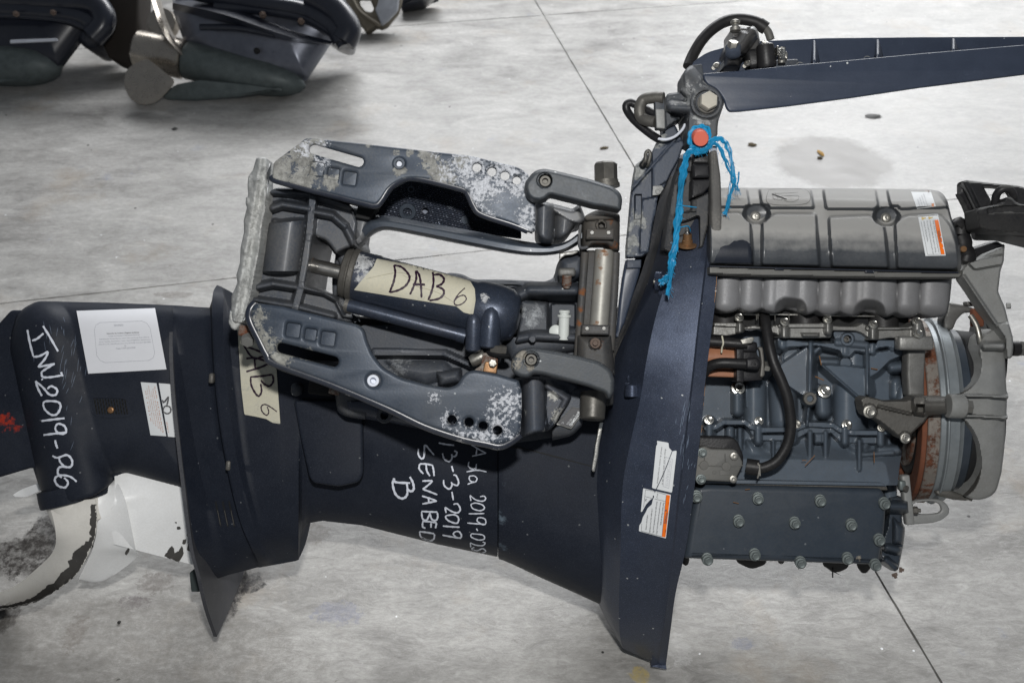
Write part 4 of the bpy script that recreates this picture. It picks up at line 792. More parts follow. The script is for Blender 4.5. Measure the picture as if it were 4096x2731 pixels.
# ------------------------------------------------------------------ steering pivot column
lathe('pivot_shaft', (2418, 1000, .150), (2396, 1300, .150), [(0, .0105), (.09, .0105)], M_tubem, P, n=48)
tube('column_rail', [(2340, 1010, .150), (2330, 1150, .150), (2310, 1430, .150)], .0045, M_colm, P, n=14); tube('column_rail', [(2462, 1010, .150), (2456, 1150, .150), (2440, 1400, .150)], .0052, M_colm, P, n=14)
plate('column_back', [(2325, 1000), (2475, 1000), (2455, 1620), (2300, 1640)], .138, .03, M_colm, P, r=8, bev=.004)
co = Relief(2315, 830, 2490, 1015, 4, .12); co.outline([(2330, 870, 20), (2380, 840, 30), (2440, 838, 30), (2480, 860), (2478, 1005, 6), (2450, 1008), (2430, 975), (2370, 975), (2345, 1000, 6), (2328, 998)], 8)
co.dome([(2320, 860), (2400, 830), (2486, 850), (2482, 1010), (2326, 1010)], .176, .145, 60).cap((2350, 872), (2450, 866), 12, .182, .006, .004).disc(2405, 902, 22, .179).cutdisc(2406, 903, 11, .165).edge_round(8, .005); co.build('column_collar', M_colm, P, depth=.05)
def clip(x0, y0, x1, y1, w, sl):
    k = plate('shaft_clamp', [(x0, y0), (x1, y0 + sl), (x1 - 2, y1 + sl), (x0 - 3, y1)], w, .016, M_colm, P, r=5, bev=.002)
    for t in (.18, .78): bolt(x0 + (x1 - x0) * t, (y0 + y1) / 2 - 4, None, 9, M_alu, k, 'hexplain', name='rivet', w=w)
clip(2348, 914, 2458, 956, .186, 2); clip(2328, 1298, 2440, 1338, .176, 2)
tube('spring_wire', [(2322, 900, .16), (2318, 985, .165), (2352, 988, .17)], .0018, M_cast, P)
lc = Relief(2290, 1330, 2470, 1520, 4, .11); lc.outline([(2310, 1340), (2445, 1340), (2462, 1500), (2300, 1510)], 6); lc.dome([(2300, 1330), (2455, 1330), (2465, 1515), (2295, 1515)], .172, .140, 50).cutdisc(2380, 1374, 24, .164).disc(2380, 1372, 9, .172).edge_round(8, .005)
lc.build('column_collar', M_colm, P, depth=.05); bolt(2381, 1372, None, 10, M_rustm, P, 'boss', name='grease_nipple', w=.172, z=.001); bolt(2381, 1372, None, 21, M_rustm, P, 'ring', name='rust_ring', w=.1665)
lathe('pivot_nut', (2421, 650, .165), (2423, 735, .165), [(0, .011), (.002, .0132), (.022, .0132), (.0225, .0125), (.026, .0125)], M_shaft, P, n=7, angle=20)
lathe('nut_washer', (2423, 722, .165), (2425, 748, .165), [(0, .0138), (.003, .0138), (.0035, .0152), (.008, .0152)], M_shaft, P, n=36)
lathe('pivot_shaft_end', (2374, 1570, .165), (2368, 1690, .172), [(0, .0145), (.026, .0140), (.0285, .0138), (.0300, .0125), (.0303, .0115)], M_shaft, P, n=40)
# friction arms
M_arm = paint('arm_paint', (.040, .048, .058), .45, metal=.1, var=.25, scratch=.3, speck=.7, bump=.2, dust=.4, dustc=(.12, .115, .10), spots=[S(2060, 1460, 60, .23), S(2085, 1420, 40, .23), S(2120, 1470, 30, .23)], spotc=(.30, .28, .24), amt=-.06)
UA = zz([(795, 300, 20), (802, 255, 20), (870, 170, 30), (950, 147, 30), (1050, 168), (1300, 228), (1500, 290, 30), (1565, 345, 30), (1580, 400, 20), (1568, 488, 10), (1530, 480), (1430, 462), (1350, 452), (1200, 412), (1000, 362, 20), (970, 395, 20), (920, 412), (860, 405, 20), (815, 370, 20)], 1700, 600)
ua = Relief(2090, 665, 2500, 860, 3, .20); ua.outline(UA, 6); ua.W[:] = .234; (lambda *k: 0)(zz([(870, 185, 25), (950, 152, 25), (1060, 175), (1300, 235), (1500, 297, 25), (1560, 350, 25), (1575, 400), (1568, 470), (1430, 445), (1200, 395), (985, 345, 30), (940, 370, 30), (890, 340, 30), (862, 250, 25)], 1700, 600), .236, 22, .004, 12)
ua.cutdisc(2178, 722, 30, .230, 10).cutdisc(2181, 723, 22, .205, 3, .0008).edge_round(16, .010)
arm1 = ua.build('upper_friction_arm', M_arm, P, depth=.022)
for k in range(6): bolt(2181, 723, None, 22.5 - .2 * k, M_shaft, P, 'ring', name='thread', w=.231 - k * .0025, z=-.0035)
LA = zz([(684, 530, 20), (700, 455, 30), (775, 395, 30), (850, 376, 20), (1000, 400), (1200, 440), (1400, 490, 30), (1490, 560, 30), (1516, 640), (1512, 745, 16), (1470, 805, 16), (1440, 745, 10), (1300, 692), (1100, 640), (950, 602), (870, 592, 20), (830, 625, 20), (760, 618, 20), (705, 585, 20)], 1700, 1200)
la = Relief(2030, 1375, 2470, 1615, 3, .20); la.outline(LA, 6); la.W[:] = .234; (lambda *k: 0)(zz([(770, 430, 30), (850, 385, 30), (1000, 410), (1200, 450), (1400, 500, 30), (1490, 580, 30), (1508, 650), (1500, 730), (1440, 725), (1300, 672), (1100, 625), (950, 590), (850, 575, 30), (765, 510, 30)], 1700, 1200), .236, 22, .004, 12)
la.cutdisc(2124, 1437, 32, .231, 10).cutdisc(2125, 1438, 22, .205, 3, .0008).edge_round(16, .010)
arm2 = la.build('lower_friction_arm', M_arm, P, depth=.022)
bolt(2181, 723, None, 19, M_dark, P, 'boss', name='hole_bottom', w=.216); bolt(2125, 1438, None, 19, M_dark, P, 'boss', name='hole_bottom', w=.217)
for k in range(6): bolt(2125, 1438, None, 22.5 - .2 * k, M_shaft, P, 'ring', name='thread', w=.232 - k * .0025, z=-.0035)
# posts and webs that carry the arms
up = Relief(2090, 770, 2345, 980, 4, .10); up.outline(zz([(800, 350), (950, 410), (1180, 470), (1240, 430), (1290, 560), (1240, 600, 10), (1200, 605, 20), (1150, 680, 20), (1050, 735, 20), (960, 730, 20), (890, 690, 20), (885, 480)], 1700, 600), 6)
up.W[:] = .150; up.cap((2178, 770), (2172, 960), 42, .194, .030, .006).cap((2268, 800), (2255, 930), 45, .176, .03, .006).poly(zz([(930, 395), (1240, 430), (1290, 600), (1150, 560), (980, 450)], 1700, 600), .178, 20).edge_round(18, .014)
up.build('bracket_post', M_cast, P, depth=.07)
up = Relief(2060, 1515, 2330, 1770, 4, .10); up.outline(zz([(690, 640), (880, 610), (1120, 640), (1250, 690), (1190, 740, 20), (1150, 830, 20), (1090, 900), (1040, 1000), (990, 1045, 20), (880, 1060), (740, 1110), (770, 860)], 1700, 1200), 6)
up.W[:] = .150; up.cap((2133, 1530), (2138, 1745), 44, .200, .030, .006).poly(zz([(980, 700), (1100, 730), (1090, 820), (985, 1000), (970, 860)], 1700, 1200), .178, 16).cap(zz([(980, 690)], 1700, 1200)[0], zz([(1130, 790)], 1700, 1200)[0], 14, .186, .012, .004).cap(zz([(1130, 790)], 1700, 1200)[0], zz([(1010, 1030)], 1700, 1200)[0], 13, .186, .012, .004).edge_round(12, .010)
M_post = paint('post_paint', (.052, .062, .080), .46, var=.25, scratch=.15, speck=.3, bump=.3, dust=.45, dustc=(.12, .10, .08), spots=[S(2235, 1660, 55, .18), S(2215, 1590, 40, .18), S(2270, 1640, 30, .18), S(2090, 1650, 30, .19), S(2180, 1735, 40, .18)], spotc=(.50, .50, .47), amt=-.03)
up.build('bracket_post', M_post, P, depth=.07)
pb = Relief(2210, 1520, 2480, 1780, 4, .09); pb.outline([(2230, 1540), (2400, 1530), (2450, 1560), (2440, 1600, 10), (2350, 1590), (2330, 1650), (2330, 1700), (2290, 1742, 20), (2180, 1768, 10), (2100, 1765), (2230, 1700)], 8); pb.dome([(2100, 1520), (2460, 1520), (2460, 1620), (2330, 1745), (2100, 1770)], .150, .12, 60).edge_round(14, .01); pb.build('swivel_base', M_cast, P, depth=.08)
body = pb
np_ = plate('name_plate', zz([(1180, 858), (1248, 872), (1246, 925), (1168, 1026), (1054, 990)], 1700, 1200), .1535, .0012, M_print, P, r=2, bev=.0003)
for a_, b_ in (((1180, 858), (1248, 872)), ((1054, 990), (1168, 1026)), ((1180, 858), (1054, 990)), ((1168, 1026), (1246, 925))):
    strip('plate_border', [zz([a_, b_], 1700, 1200)], [np_], 3.5, M_alu, np_, lift=.0004, taper=1, w=.154)
textdecal('plate_text', 'E75BMHD', zz([(1232, 925), (1172, 1008), (1150, 1000), (1210, 920)], 1700, 1200), [np_], M_stick, np_, w=.154, bold=True)
textdecal('plate_text', '692', zz([(1246, 892), (1238, 922), (1212, 916), (1220, 888)], 1700, 1200), [np_], M_stick, np_, w=.154, bold=True)
textdecal('plate_text', 'L  1 1011213', zz([(1202, 925), (1146, 998), (1130, 992), (1186, 920)], 1700, 1200), [np_], M_stick, np_, w=.154)
textdecal('plate_text', 'C', zz([(1112, 978), (1106, 990), (1092, 986), (1098, 974)], 1700, 1200), [np_], M_stick, np_, w=.154)
plate('shift_lever', zz([(1395, 975, 4), (1428, 975, 4), (1412, 1080), (1392, 1180), (1388, 1240), (1368, 1340), (1360, 1376, 6), (1332, 1366, 6), (1336, 1320), (1352, 1230), (1358, 1170), (1378, 1070)], 1700, 1200), .122, .004, M_bright, P, r=6)
# under-side pieces between leg and brackets
un = Relief(1180, 1440, 1460, 1760, 4, .06); un.outline([(1190, 1480), (1330, 1500), (1350, 1650, 16), (1390, 1668, 20), (1480, 1680), (1480, 1450), (1200, 1440)], 8); un.W[:] = .1
un.dome([(1335, 1520), (1500, 1520), (1500, 1690), (1380, 1668), (1340, 1630)], .125, .10, 30).edge_round(10, .006); un.build('swivel_lower_arm', M_cast, P, depth=.05)
ub = Relief(1350, 1560, 2050, 1790, 5, .09); ub.outline([(1360, 1600), (1365, 1645, 20), (1400, 1668, 20), (1560, 1690), (1800, 1740), (2000, 1780), (2050, 1760), (2050, 1560)], 10); ub.dome([(1340, 1540), (2060, 1540), (2060, 1790), (1560, 1695), (1370, 1660)], .128, .10, 50).edge_round(12, .008); ubo = ub.build('swivel_lower_arm', M_cyl, P, depth=.05)
bolt(1538, 1660, None, 32, M_cast, P, 'ring', w=.130)
box('mount_block', (1285, 1530, .10), (.03, .03, .02), M_dark, P, rot=-6, bev=.003); tube('rusty_bolt', [(1320, 1555, .12), (1362, 1566, .12)], .0055, M_rustm, P)
box('mount_bolt', (1180, 1558, .085), (.012, .016, .02), M_castc, P, bev=.005)
bolt(1280, 1670, None, 14, M_leg, P, 'boss', w=.07) if False else None
# ------------------------------------------------------------------ power head
def zb(pts): return zz(pts, 2700, 1600)
def zd(pts): return zz(pts, 2920, 1000)
cov = plate('exhaust_cover', [(2789, 1944), (2840, 1938), (3530, 1955), (3550, 1985), (3549, 2060), (3542, 2140), (3530, 2200), (3522, 2262, 4), (3100, 2248), (2736, 2236), (2760, 2090)], .120, .030, M_cover, P, r=14, bev=.008, res=5)
for (x, y) in ((170, 775), (660, 790), (1157, 808), (1668, 830), (505, 970), (953, 985), (1405, 1000), (1627, 1120), (255, 1275), (633, 1238), (1000, 1300), (1375, 1268), (1597, 1320)):
    bolt(2700 + x / 2, 1600 + y / 2 - 8, None, 21, M_boltg, cov, 'boss', name='bolt_washer', w=.120, z=.001, n=(0, .12, 1)); bolt(2700 + x / 2, 1600 + y / 2 - 3, None, 19.5, M_boltg, cov, 'hex', w=.121, z=.004, n=(random.uniform(-.06, .06), -.10, 1))
bolt(2825, 2057, None, 25, M_cover, cov, 'boss', w=.1195, z=-.0035, n=(0, 0, 1))
# gasket plates above the cover
plate('cover_gasket', [(2800, 1924), (3545, 1940), (3552, 1960), (2800, 1950)], .112, .03, M_alud, P, r=4, bev=.001)
plate('cover_gasket', [(2800, 1916), (3530, 1931), (3548, 1944), (2800, 1932)], .117, .02, M_block, P, r=4, bev=.001)
# cylinder block and crankcase as one casting relief
b = Relief(2740, 1285, 3660, 1945, 3, .03)
b.outline([(2800, 1300), (3635, 1300), (3640, 1640), (3600, 1850), (3590, 1940), (2760, 1940)], 6)
T = .068
b.poly([(2740, 1320), (3560, 1320), (3560, 1960), (2740, 1960)], T, 20)
# lower sloping shoulder to the exhaust cover
b.poly(zb([(240, 470), (800, 470), (1680, 490), (1720, 680), (240, 660)]), .100, 60, .012, 20, gy=.00013)
# horizontal webs of the crankcase joint (two stepped flanges)
fl = [(250, 225), (330, 215), (390, 175), (560, 178), (610, 215), (700, 240), (940, 235), (1040, 200), (1080, 195), (1260, 200), (1320, 240), (1420, 262), (1640, 262), (1700, 250)]
for i in range(len(fl) - 1): b.bar(zb([fl[i]])[0], zb([fl[i + 1]])[0], 9, .098, 6, .003)
fl2 = [(620, 240), (660, 300), (900, 300), (940, 300), (1050, 240), (1260, 240), (1330, 310), (1400, 320), (1640, 320)]
for i in range(len(fl2) - 1): b.bar(zb([fl2[i]])[0], zb([fl2[i + 1]])[0], 11, .089, 8, .004)
for (x, y) in ((275, 240), (665, 280), (945, 270), (1360, 290), (1645, 300)): b.cap(zb([(x, y - 60)])[0], zb([(x, y + 45)])[0], 17, .103, .012, .004)
# vertical ribs below the joint
for (x, y0, y1, w, t) in ((520, 240, 420, 12, .090), (785, 330, 470, 8, .102), (440, 240, 280, 20, .085), (1080, 260, 470, 12, .096), (1205, 260, 470, 12, .096), (1475, 330, 555, 10, .110), (860, 340, 460, 8, .092)):
    b.cap(zb([(x, y0)])[0], zb([(x, y1)])[0], w, t, .012, .005)
b.dome(zb([(1110, 260), (1190, 260), (1190, 350), (1110, 350)]), .094, .08, 12).dome(zb([(700, 310), (900, 310), (880, 440), (760, 470), (700, 420)]), .090, .07, 60, .006, 30).dome(zb([(1360, 330), (1570, 330), (1560, 420), (1500, 480), (1400, 450)]), .092, .07, 60, .006, 30).dome(zb([(560, 300), (700, 380), (760, 470), (560, 480)]), .088, .07, 40, .006, 20).dome(zb([(900, 380), (1100, 440), (1080, 480), (920, 480)]), .09, .07, 40, .006, 20).cap(zb([(1480, 440)])[0], zb([(1740, 420)])[0], 12, .098, .012, .005).cap(zb([(1640, 400)])[0], zb([(1780, 400)])[0], 22, .094, .02, .006)
# cylinder swellings and bosses of the upper crankcase
b.cap(zd([(200, 1100)])[0], zd([(200, 1380)])[0], 48, .088, .024, .006).cap(zd([(420, 1080)])[0], zd([(430, 1360)])[0], 58, .094, .026, .006).cap(zd([(960, 1100)])[0], zd([(960, 1400)])[0], 70, .094, .028, .006).cap(zd([(60, 1160)])[0], zd([(60, 1290)])[0], 26, .094, .022, .004).cap(zd([(1010, 860)])[0], zd([(1010, 1080)])[0], 60, .092, .024, .006)
b.cap(zd([(740, 1180)])[0], zd([(745, 1290)])[0], 34, .100, .024, .005).cap(zd([(1390, 1130)])[0], zd([(1380, 1200)])[0], 30, .094, .022, .005).cap(zd([(130, 1090)])[0], zd([(135, 1250)])[0], 6, .085, .006, .003)
b.disc(*zd([(500, 865)])[0], 44, .094, 6).cutdisc(*zd([(500, 862)])[0], 37, .088, 4).dome([(p.x, p.y) for p in circ(*zd([(500, 860)])[0], 36, 20)], .0885, .086, 30, .001, 0)
b.poly(zd([(380, 700), (460, 720), (640, 742), (1060, 760), (1160, 790), (1180, 720), (1420, 725), (1420, 760), (1330, 790), (1260, 770), (1180, 780), (1140, 830), (1000, 800), (960, 850), (900, 845), (880, 800), (700, 760), (440, 775), (385, 770)]), .112, 8, .004, 10)
b.poly(zd([(820, 650), (1040, 650), (1090, 700), (1080, 745), (840, 720)]), .108, 8, .003, 14).cap(zd([(860, 740)])[0], zd([(1090, 762)])[0], 16, .118, .010, .004).disc(*zd([(940, 715)])[0], 26, .120, 6).cutdisc(*zd([(940, 713)])[0], 13, .105, 3).cap(zd([(925, 770)])[0], zd([(925, 820)])[0], 22, .114, .018, .004)
b.cap(zd([(420, 740)])[0], zd([(420, 765)])[0], 22, .116, .016, .004).cap(zd([(1140, 760)])[0], zd([(1140, 815)])[0], 16, .114, .014, .004).cap(zd([(1290, 770)])[0], zd([(1300, 785)])[0], 16, .110, .012, .004)
# gussets
b.poly(zd([(400, 920), (640, 760), (660, 1150), (580, 1160), (470, 1085)]), .100, 12, .004, 10, gx=.00003).cap(zd([(645, 750)])[0], zd([(636, 1170)])[0], 12, .120, .014, .003).cap(zd([(635, 1190)])[0], zd([(615, 1400)])[0], 7, .108, .012, .003).disc(*zd([(638, 1185)])[0], 26, .122, 5)
b.cap(zd([(1095, 790)])[0], zd([(1100, 1150)])[0], 10, .120, .016, .003).poly(zd([(730, 920), (920, 930), (1090, 950), (1120, 1150), (1040, 1200)]), .104, 14, .004, 10).cap(zd([(740, 925)])[0], zd([(1040, 1190)])[0], 6, .110, .008, .003).cap(zd([(730, 890)])[0], zd([(850, 895)])[0], 14, .090, .012, .004).disc(*zd([(925, 905)])[0], 22, .098, 10)
b.poly(zd([(1110, 830), (1420, 780), (1400, 830), (1280, 880), (1180, 980), (1110, 1020)]), .104, 10, .004, 10).cap(zd([(1300, 940)])[0], zd([(1420, 930)])[0], 24, .090, .02, .004).cap(zd([(1330, 1070)])[0], zd([(1330, 1160)])[0], 30, .084, .02, .004)
b.cap(zd([(740, 760)])[0], zd([(640, 850)])[0], 12, .10, .012, .004)
blk = b.build('cylinder_block', M_block, P, back=-.08)
plate('block_end', [(3540, 1700), (3592, 1780), (3595, 2010), (3545, 2010), (3540, 1960)], .060, .10, M_block, P, r=12, bev=.006)
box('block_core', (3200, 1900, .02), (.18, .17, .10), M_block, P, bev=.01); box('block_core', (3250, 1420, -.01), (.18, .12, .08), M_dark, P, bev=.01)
bolt(*zd([(638, 1187)])[0], None, 26, M_alud, blk, 'ring', w=.123); bolt(*zd([(930, 712)])[0], None, 12, M_alud, blk, 'ring', w=.112)
for (x, y, r_, m) in ((55, 1115, 24, M_bright), (742, 1140, 24, M_bright), (1390, 1070, 18, M_bright), (228, 1370, 16, M_bright), (530, 1395, 15, M_steel), (930, 1400, 18, M_bright), (1205, 1425, 14, M_steel), (270 - 440, 160 + 1200, 17, M_bright)):
    q = zd([(x, y)])[0]; k = 0 if r_ < 20 else 1
    bolt(q[0], q[1], [blk], r_, m, blk, 'hex', n=(0, .35, 1), z=.006 if k else .002)
# reed cover strip: aluminium with bosses
a = Relief(2820, 1275, 3705, 1392, 3, .10)
a.outline(zz([(310, 1180), (540, 1180), (560, 1215), (640, 1200), (720, 1220), (840, 1190), (1250, 1180), (1270, 1205), (1440, 1210), (1500, 1180), (1560, 1210), (1620, 1215), (1860, 1215), (1975, 1160), (2005, 1260), (2010, 1380, 6), (1880, 1385, 6), (1868, 1310), (1720, 1305), (1620, 1320), (1560, 1320), (1500, 1270), (1450, 1250), (1260, 1245), (1250, 1300), (1080, 1308), (940, 1305), (860, 1305), (800, 1270), (700, 1235), (570, 1235), (540, 1265), (420, 1290), (300, 1280)], 2700, 700), 5)
a.W[:] = .118; a.bar((2850, 1296), (2965, 1298), 8, .126).bar((3120, 1300), (3320, 1300), 8, .126).bar((3470, 1312), (3640, 1308), 8, .126).dome(zz([(1000, 1260), (1160, 1260), (1150, 1300), (1020, 1300)], 2700, 700), .126, .117, 14)
for (x, y0, y1, r_) in ((520, 1190, 1250, 17), (875, 1230, 1295, 20), (1225, 1190, 1250, 18), (1585, 1240, 1305, 20), (1945, 1180, 1330, 26)): a.cap((2700 + x / 2, 700 + y0 / 2), (2700 + x / 2, 700 + y1 / 2), r_, .136, .016, .003)
a.edge_round(5, .003); ree = a.build('reed_cover', M_alu, P, depth=.03)
for (x, y, z_) in ((513, 1140, .0), (875, 1175, 0), (1220, 1155, 0), (1585, 1195, 0), (1930, 1170, 0), (1946, 1270, .012)):
    bolt(2700 + x / 2, 700 + y / 2, None, 16, M_bright, ree, 'hex', w=.132 + z_, n=(.05, .5, 1))
plate('coil_bracket', zd([(1425, 785), (1440, 760), (1560, 760), (1568, 800), (1558, 1060), (1560, 1170), (1430, 1170), (1418, 1000)]), .120, .02, M_alum, P, r=8, bev=.003)
box('bracket_step', (3667, 1372, .142), (.040, .016, .016), M_alu, P, bev=.003)
# black fuel pump solenoid and cables
plate('solenoid_body', [(2820, 1395), (2950, 1395), (2950, 1470), (2820, 1468)], .128, .04, M_amber, P, r=3); 
lathe('solenoid_can', (2800, 1430, .115), (2955, 1432, .115), [(0, .016), (.045, .016)], M_amber, P, n=36)
sl = plate('solenoid_cap', zz([(495, 1385), (560, 1400), (570, 1380), (650, 1375), (660, 1440), (680, 1460), (710, 1500), (715, 1568), (700, 1640), (560, 1650), (495, 1630)], 2700, 700), .136, .03, M_blackp, P, r=6)
plate('solenoid_cap', [(2946, 1395), (2976, 1395), (2976, 1530), (2946, 1528)], .141, .03, M_blackp, P, r=6)
plate('solenoid_body', [(2815, 1480), (2950, 1483), (2950, 1510), (2810, 1505)], .126, .03, M_amber, P, r=3)
tube('battery_cable', [(2790, 1362, .13), (2870, 1368, .135), (2950, 1374, .14), (2990, 1376, .142)], [.0062, .0062, .0058, .005], M_black, P, n=14); tube('battery_cable', [(2800, 1510, .13), (2830, 1470, .14), (2880, 1452, .147), (2960, 1454, .150), (3015, 1456, .150)], [.0062, .006, .006, .006, .0065], M_black, P, n=14)
plate('cable_boot', [(2985, 1432, 10), (3035, 1430, 20), (3048, 1456, 14), (3035, 1480, 20), (2985, 1476, 10)], .158, .010, M_blackp, P, r=10, bev=.003); bolt(3018, 1456, None, 12, M_blackp, P, 'ring', w=.158)
plate('cable_lug', [(2960, 1358), (3010, 1346, 8), (3020, 1354, 8), (3008, 1372), (2970, 1378)], .150, .002, M_steel, P, r=4); box('terminal_block', (3000, 1388, .14), (.018, .012, .02), M_blackp, P, bev=.003)
plate('solenoid_bracket', [(3030, 1388, 10), (3052, 1386, 10), (3058, 1440), (3060, 1500), (3050, 1510), (3040, 1506), (3046, 1450), (3040, 1405)], .14, .008, M_alud, P, r=5); lathe('stud', (3055, 1463, .13), (3095, 1466, .13), [(0, .0062), (.006, .0062), (.0062, .0035), (.012, .0035)], M_bright, P, n=6, angle=20)
tube('zip_tie', [(2888, 1344, .142), (2893, 1372, .145), (2888, 1390, .142), (2886, 1410, .14)], .0010, M_tape, P)
for j, (c0, c1) in enumerate((((2700 + 1080 / 2, 700 + 1460 / 2), (2700 + 1180 / 2, 700 + 1560 / 2)),)): pass
tube('fuel_hose', [(3058, 1262, .115), (3062, 1290, .13), (3075, 1370, .142), (3095, 1450, .148), (3125, 1520, .150), (3150, 1590, .150), (3162, 1670, .148), (3162, 1720, .146), (3148, 1780, .144), (3110, 1840, .142), (3060, 1868, .140), (3010, 1872, .138), (2985, 1866, .136)], .0060, M_black, P, n=18)
tube('hose_end', [(3035, 1871, .139), (2985, 1864, .136)], .0092, M_black, P, n=18); tube('hose_clip', [(3032, 1850, .146), (3035, 1890, .146), (3030, 1912, .145)], .0011, M_steel, P); tube('hose_clip', [(3038, 1856, .146), (3040, 1902, .146)], .0011, M_steel, P)
# fuel pump
plate('fuel_pump_base', zb([(190, 290), (470, 295, 16), (510, 340, 14), (550, 440), (550, 520), (480, 640), (160, 640)]), .126, .02, M_blackp, P, r=10, bev=.003)
fp = plate('fuel_pump_cover', zb([(180, 385), (240, 365), (290, 388), (490, 395, 14), (550, 505, 14), (475, 655, 8), (140, 640)]), .141, .016, M_gask, P, r=8, bev=.002)
for (x, y, k, r_) in ((217, 420, 'hex', 17), (207, 632, 'hex', 18), (472, 447, 'screw', 17), (465, 630, 'screw', 16)): bolt(2700 + x / 2, 1600 + y / 2, None, r_, M_steel if k == 'screw' else M_boltg, fp, k, w=.1415)
for q in (zb([(185, 520), (400, 530)]), zb([(400, 430), (405, 530)]), zb([(235, 450), (235, 520)]), zb([(400, 530), (545, 522)])): tube('cast_line', [(*q[0], .1412), (*q[1], .1412)], .0007, M_gask, fp, n=8)
bolt(*zb([(232, 520)])[0], None, 18, M_gask, fp, 'boss', w=.141); bolt(*zb([(410, 530)])[0], None, 18, M_gask, fp, 'boss', w=.141); bolt(*zb([(315, 578)])[0], None, 8, M_gask, fp, 'boss', w=.141); plate('cast_mark', zb([(360, 560), (440, 560), (440, 600), (360, 600)]), .1415, .001, M_gask, fp, r=1, bev=.0002)
# ------------------------------------------------------------------ intake silencer
i_ = Relief(2836, 746, 3850, 1100, 4, .0)
i_.outline([(2836, 755), (2900, 751), (3400, 754), (3720, 757, 30), (3765, 766, 30), (3790, 800, 30), (3806, 870, 10), (3828, 930, 30), (3842, 1000, 20), (3847, 1070, 12), (3835, 1090, 10), (3000, 1070), (2836, 1064)], 6)
yy = np.array([740, 756, 775, 800, 850, 885, 910, 940, 1000, 1040, 1065, 1100]); ww = np.array([.090, .106, .124, .136, .152, .165, .174, .180, .184, .183, .178, .165])
from math import floor as _fl
yg = np.linspace(700, 1140, 89); wg = np.interp(yg, yy, ww); wg = np.convolve(np.pad(wg, 3, 'edge'), np.ones(7) / 7, 'valid'); yy, ww = yg, wg
Yc = i_.Y - (i_.X - 2880) * .018
i_.W = np.interp(Yc, yy, ww)
def pad(pts, dh, e=11):
    pts = fillet(zz(pts, 2700, 700), 14); d = poly_sd(i_.X, i_.Y, pts); return dh * (1 - np.clip((d + e * .6) / e, 0, 1) ** 2 * (3 - 2 * np.clip((d + e * .6) / e, 0, 1)))
ph = np.zeros(i_.W.shape)
for pts in ([(200, 95), (575, 95), (600, 250), (550, 262), (400, 262), (200, 270)], [(670, 95), (1085, 95), (1115, 270), (760, 270), (740, 240), (690, 240)], [(1180, 100), (1605, 103), (1630, 250), (1600, 280), (1205, 275)], [(1690, 105), (2090, 110, 40), (2170, 230), (2190, 262), (1800, 275), (1780, 250), (1720, 250)],
    [(200, 305), (520, 295), (570, 340), (600, 345), (612, 450), (625, 725), (200, 715)], [(695, 350), (740, 340), (800, 305), (1130, 308), (1160, 735), (690, 725)], [(1225, 335), (1560, 320), (1620, 370), (1670, 380), (1690, 500), (1712, 750), (1250, 740)], [(1755, 385), (1800, 345), (1860, 320), (2120, 310, 60), (2200, 390, 40), (2260, 560), (2280, 730), (2240, 765), (1775, 755)]): ph = np.maximum(ph, pad(pts, .0095, 15))
i_.W += ph
for (x, y) in ((3026, 852), (3546, 862)): 
    d = np.hypot(i_.X - x, (i_.Y - y) * 1.25); i_.W = np.where(d < 60, np.minimum(i_.W, np.interp(d, [0, 40, 56, 60], [.134, .136, .150, 1])), i_.W)
i_.edge_round(12, .014)
ic = i_.build('intake_silencer_cover', M_intake, P, depth=.06, angle=60)
for (x, y) in ((3022, 866), (3543, 873)): bolt(x, y, [ic], 17, M_steel, ic, 'screw', z=.002); bolt(x, y, [ic], 22, M_gask, ic, 'boss', name='washer', z=-.0005)
# wet looking black patch on the cover corner
M_bare = paint('bare_black_paint', (.013, .016, .024), .34, coat=.4, var=.2, speck=.3, bump=.1)
polypatch('bare_paint_patch', zz([(370, 570), (430, 560), (480, 525), (560, 520), (600, 545), (625, 600), (628, 725), (300, 715)], 2700, 700), [ic], M_bare, ic, lift=.0008, step=6, w=.17, rnd=10, jag=2)
plate('embossed_panel', zz([(745, 112), (1045, 112), (1052, 228), (752, 232)], 2700, 700), .1315, .001, M_intake, ic, r=6, bev=.0004, slope=(0, -.5)) if False else None
strip('embossed_outline', [zz([(750, 115), (1045, 118), (1052, 228), (752, 230), (750, 115)], 2700, 700)], [ic], 2.5, M_gask, ic, lift=.0006)
strip('embossed_diagram', [zz(q, 2700, 700) for q in ([(785, 150), (985, 140)], [(785, 150), (790, 190), (860, 200)], [(850, 170), (980, 165), (985, 200)], [(870, 205), (940, 215), (990, 195)], [(800, 140), (820, 185)])], [ic], 1.6, M_gask, ic, lift=.0006)
strip('oily_smear', [zz([(775, 152), (840, 175), (893, 195)], 2700, 700)], [ic], 4, M_dark, ic, lift=.0009)
f_ = Relief(2836, 1062, 3860, 1116, 4, .18); f_.outline([(2836, 1066), (3000, 1072), (3500, 1084), (3835, 1092), (3850, 1078, 6), (3852, 1095, 10), (3842, 1112, 6), (3600, 1112), (3000, 1102), (2836, 1096)], 3); f_.W[:] = .188; f_.edge_round(5, .004); fla = f_.build('intake_flange', M_gask, P, depth=.07)
for (x, y) in ((3118, 1076), (3480, 1087)): box('cover_catch', (x, y, .194), (.0105, .0030, .006), M_dark, fla, rot=-1, bev=.0005) if False else plate('cover_catch', [(x - 18, y - 5), (x + 18, y - 4), (x + 18, y + 5), (x - 18, y + 4)], .1915, .006, M_bare, P, r=2, bev=.0006)
plate('cover_gasket_line', [(2840, 1062), (3835, 1087), (3835, 1093), (2840, 1068)], .1895, .01, M_bare, P, r=1, bev=.0005)
q_ = Relief(2830, 1096, 3830, 1290, 4, .10)
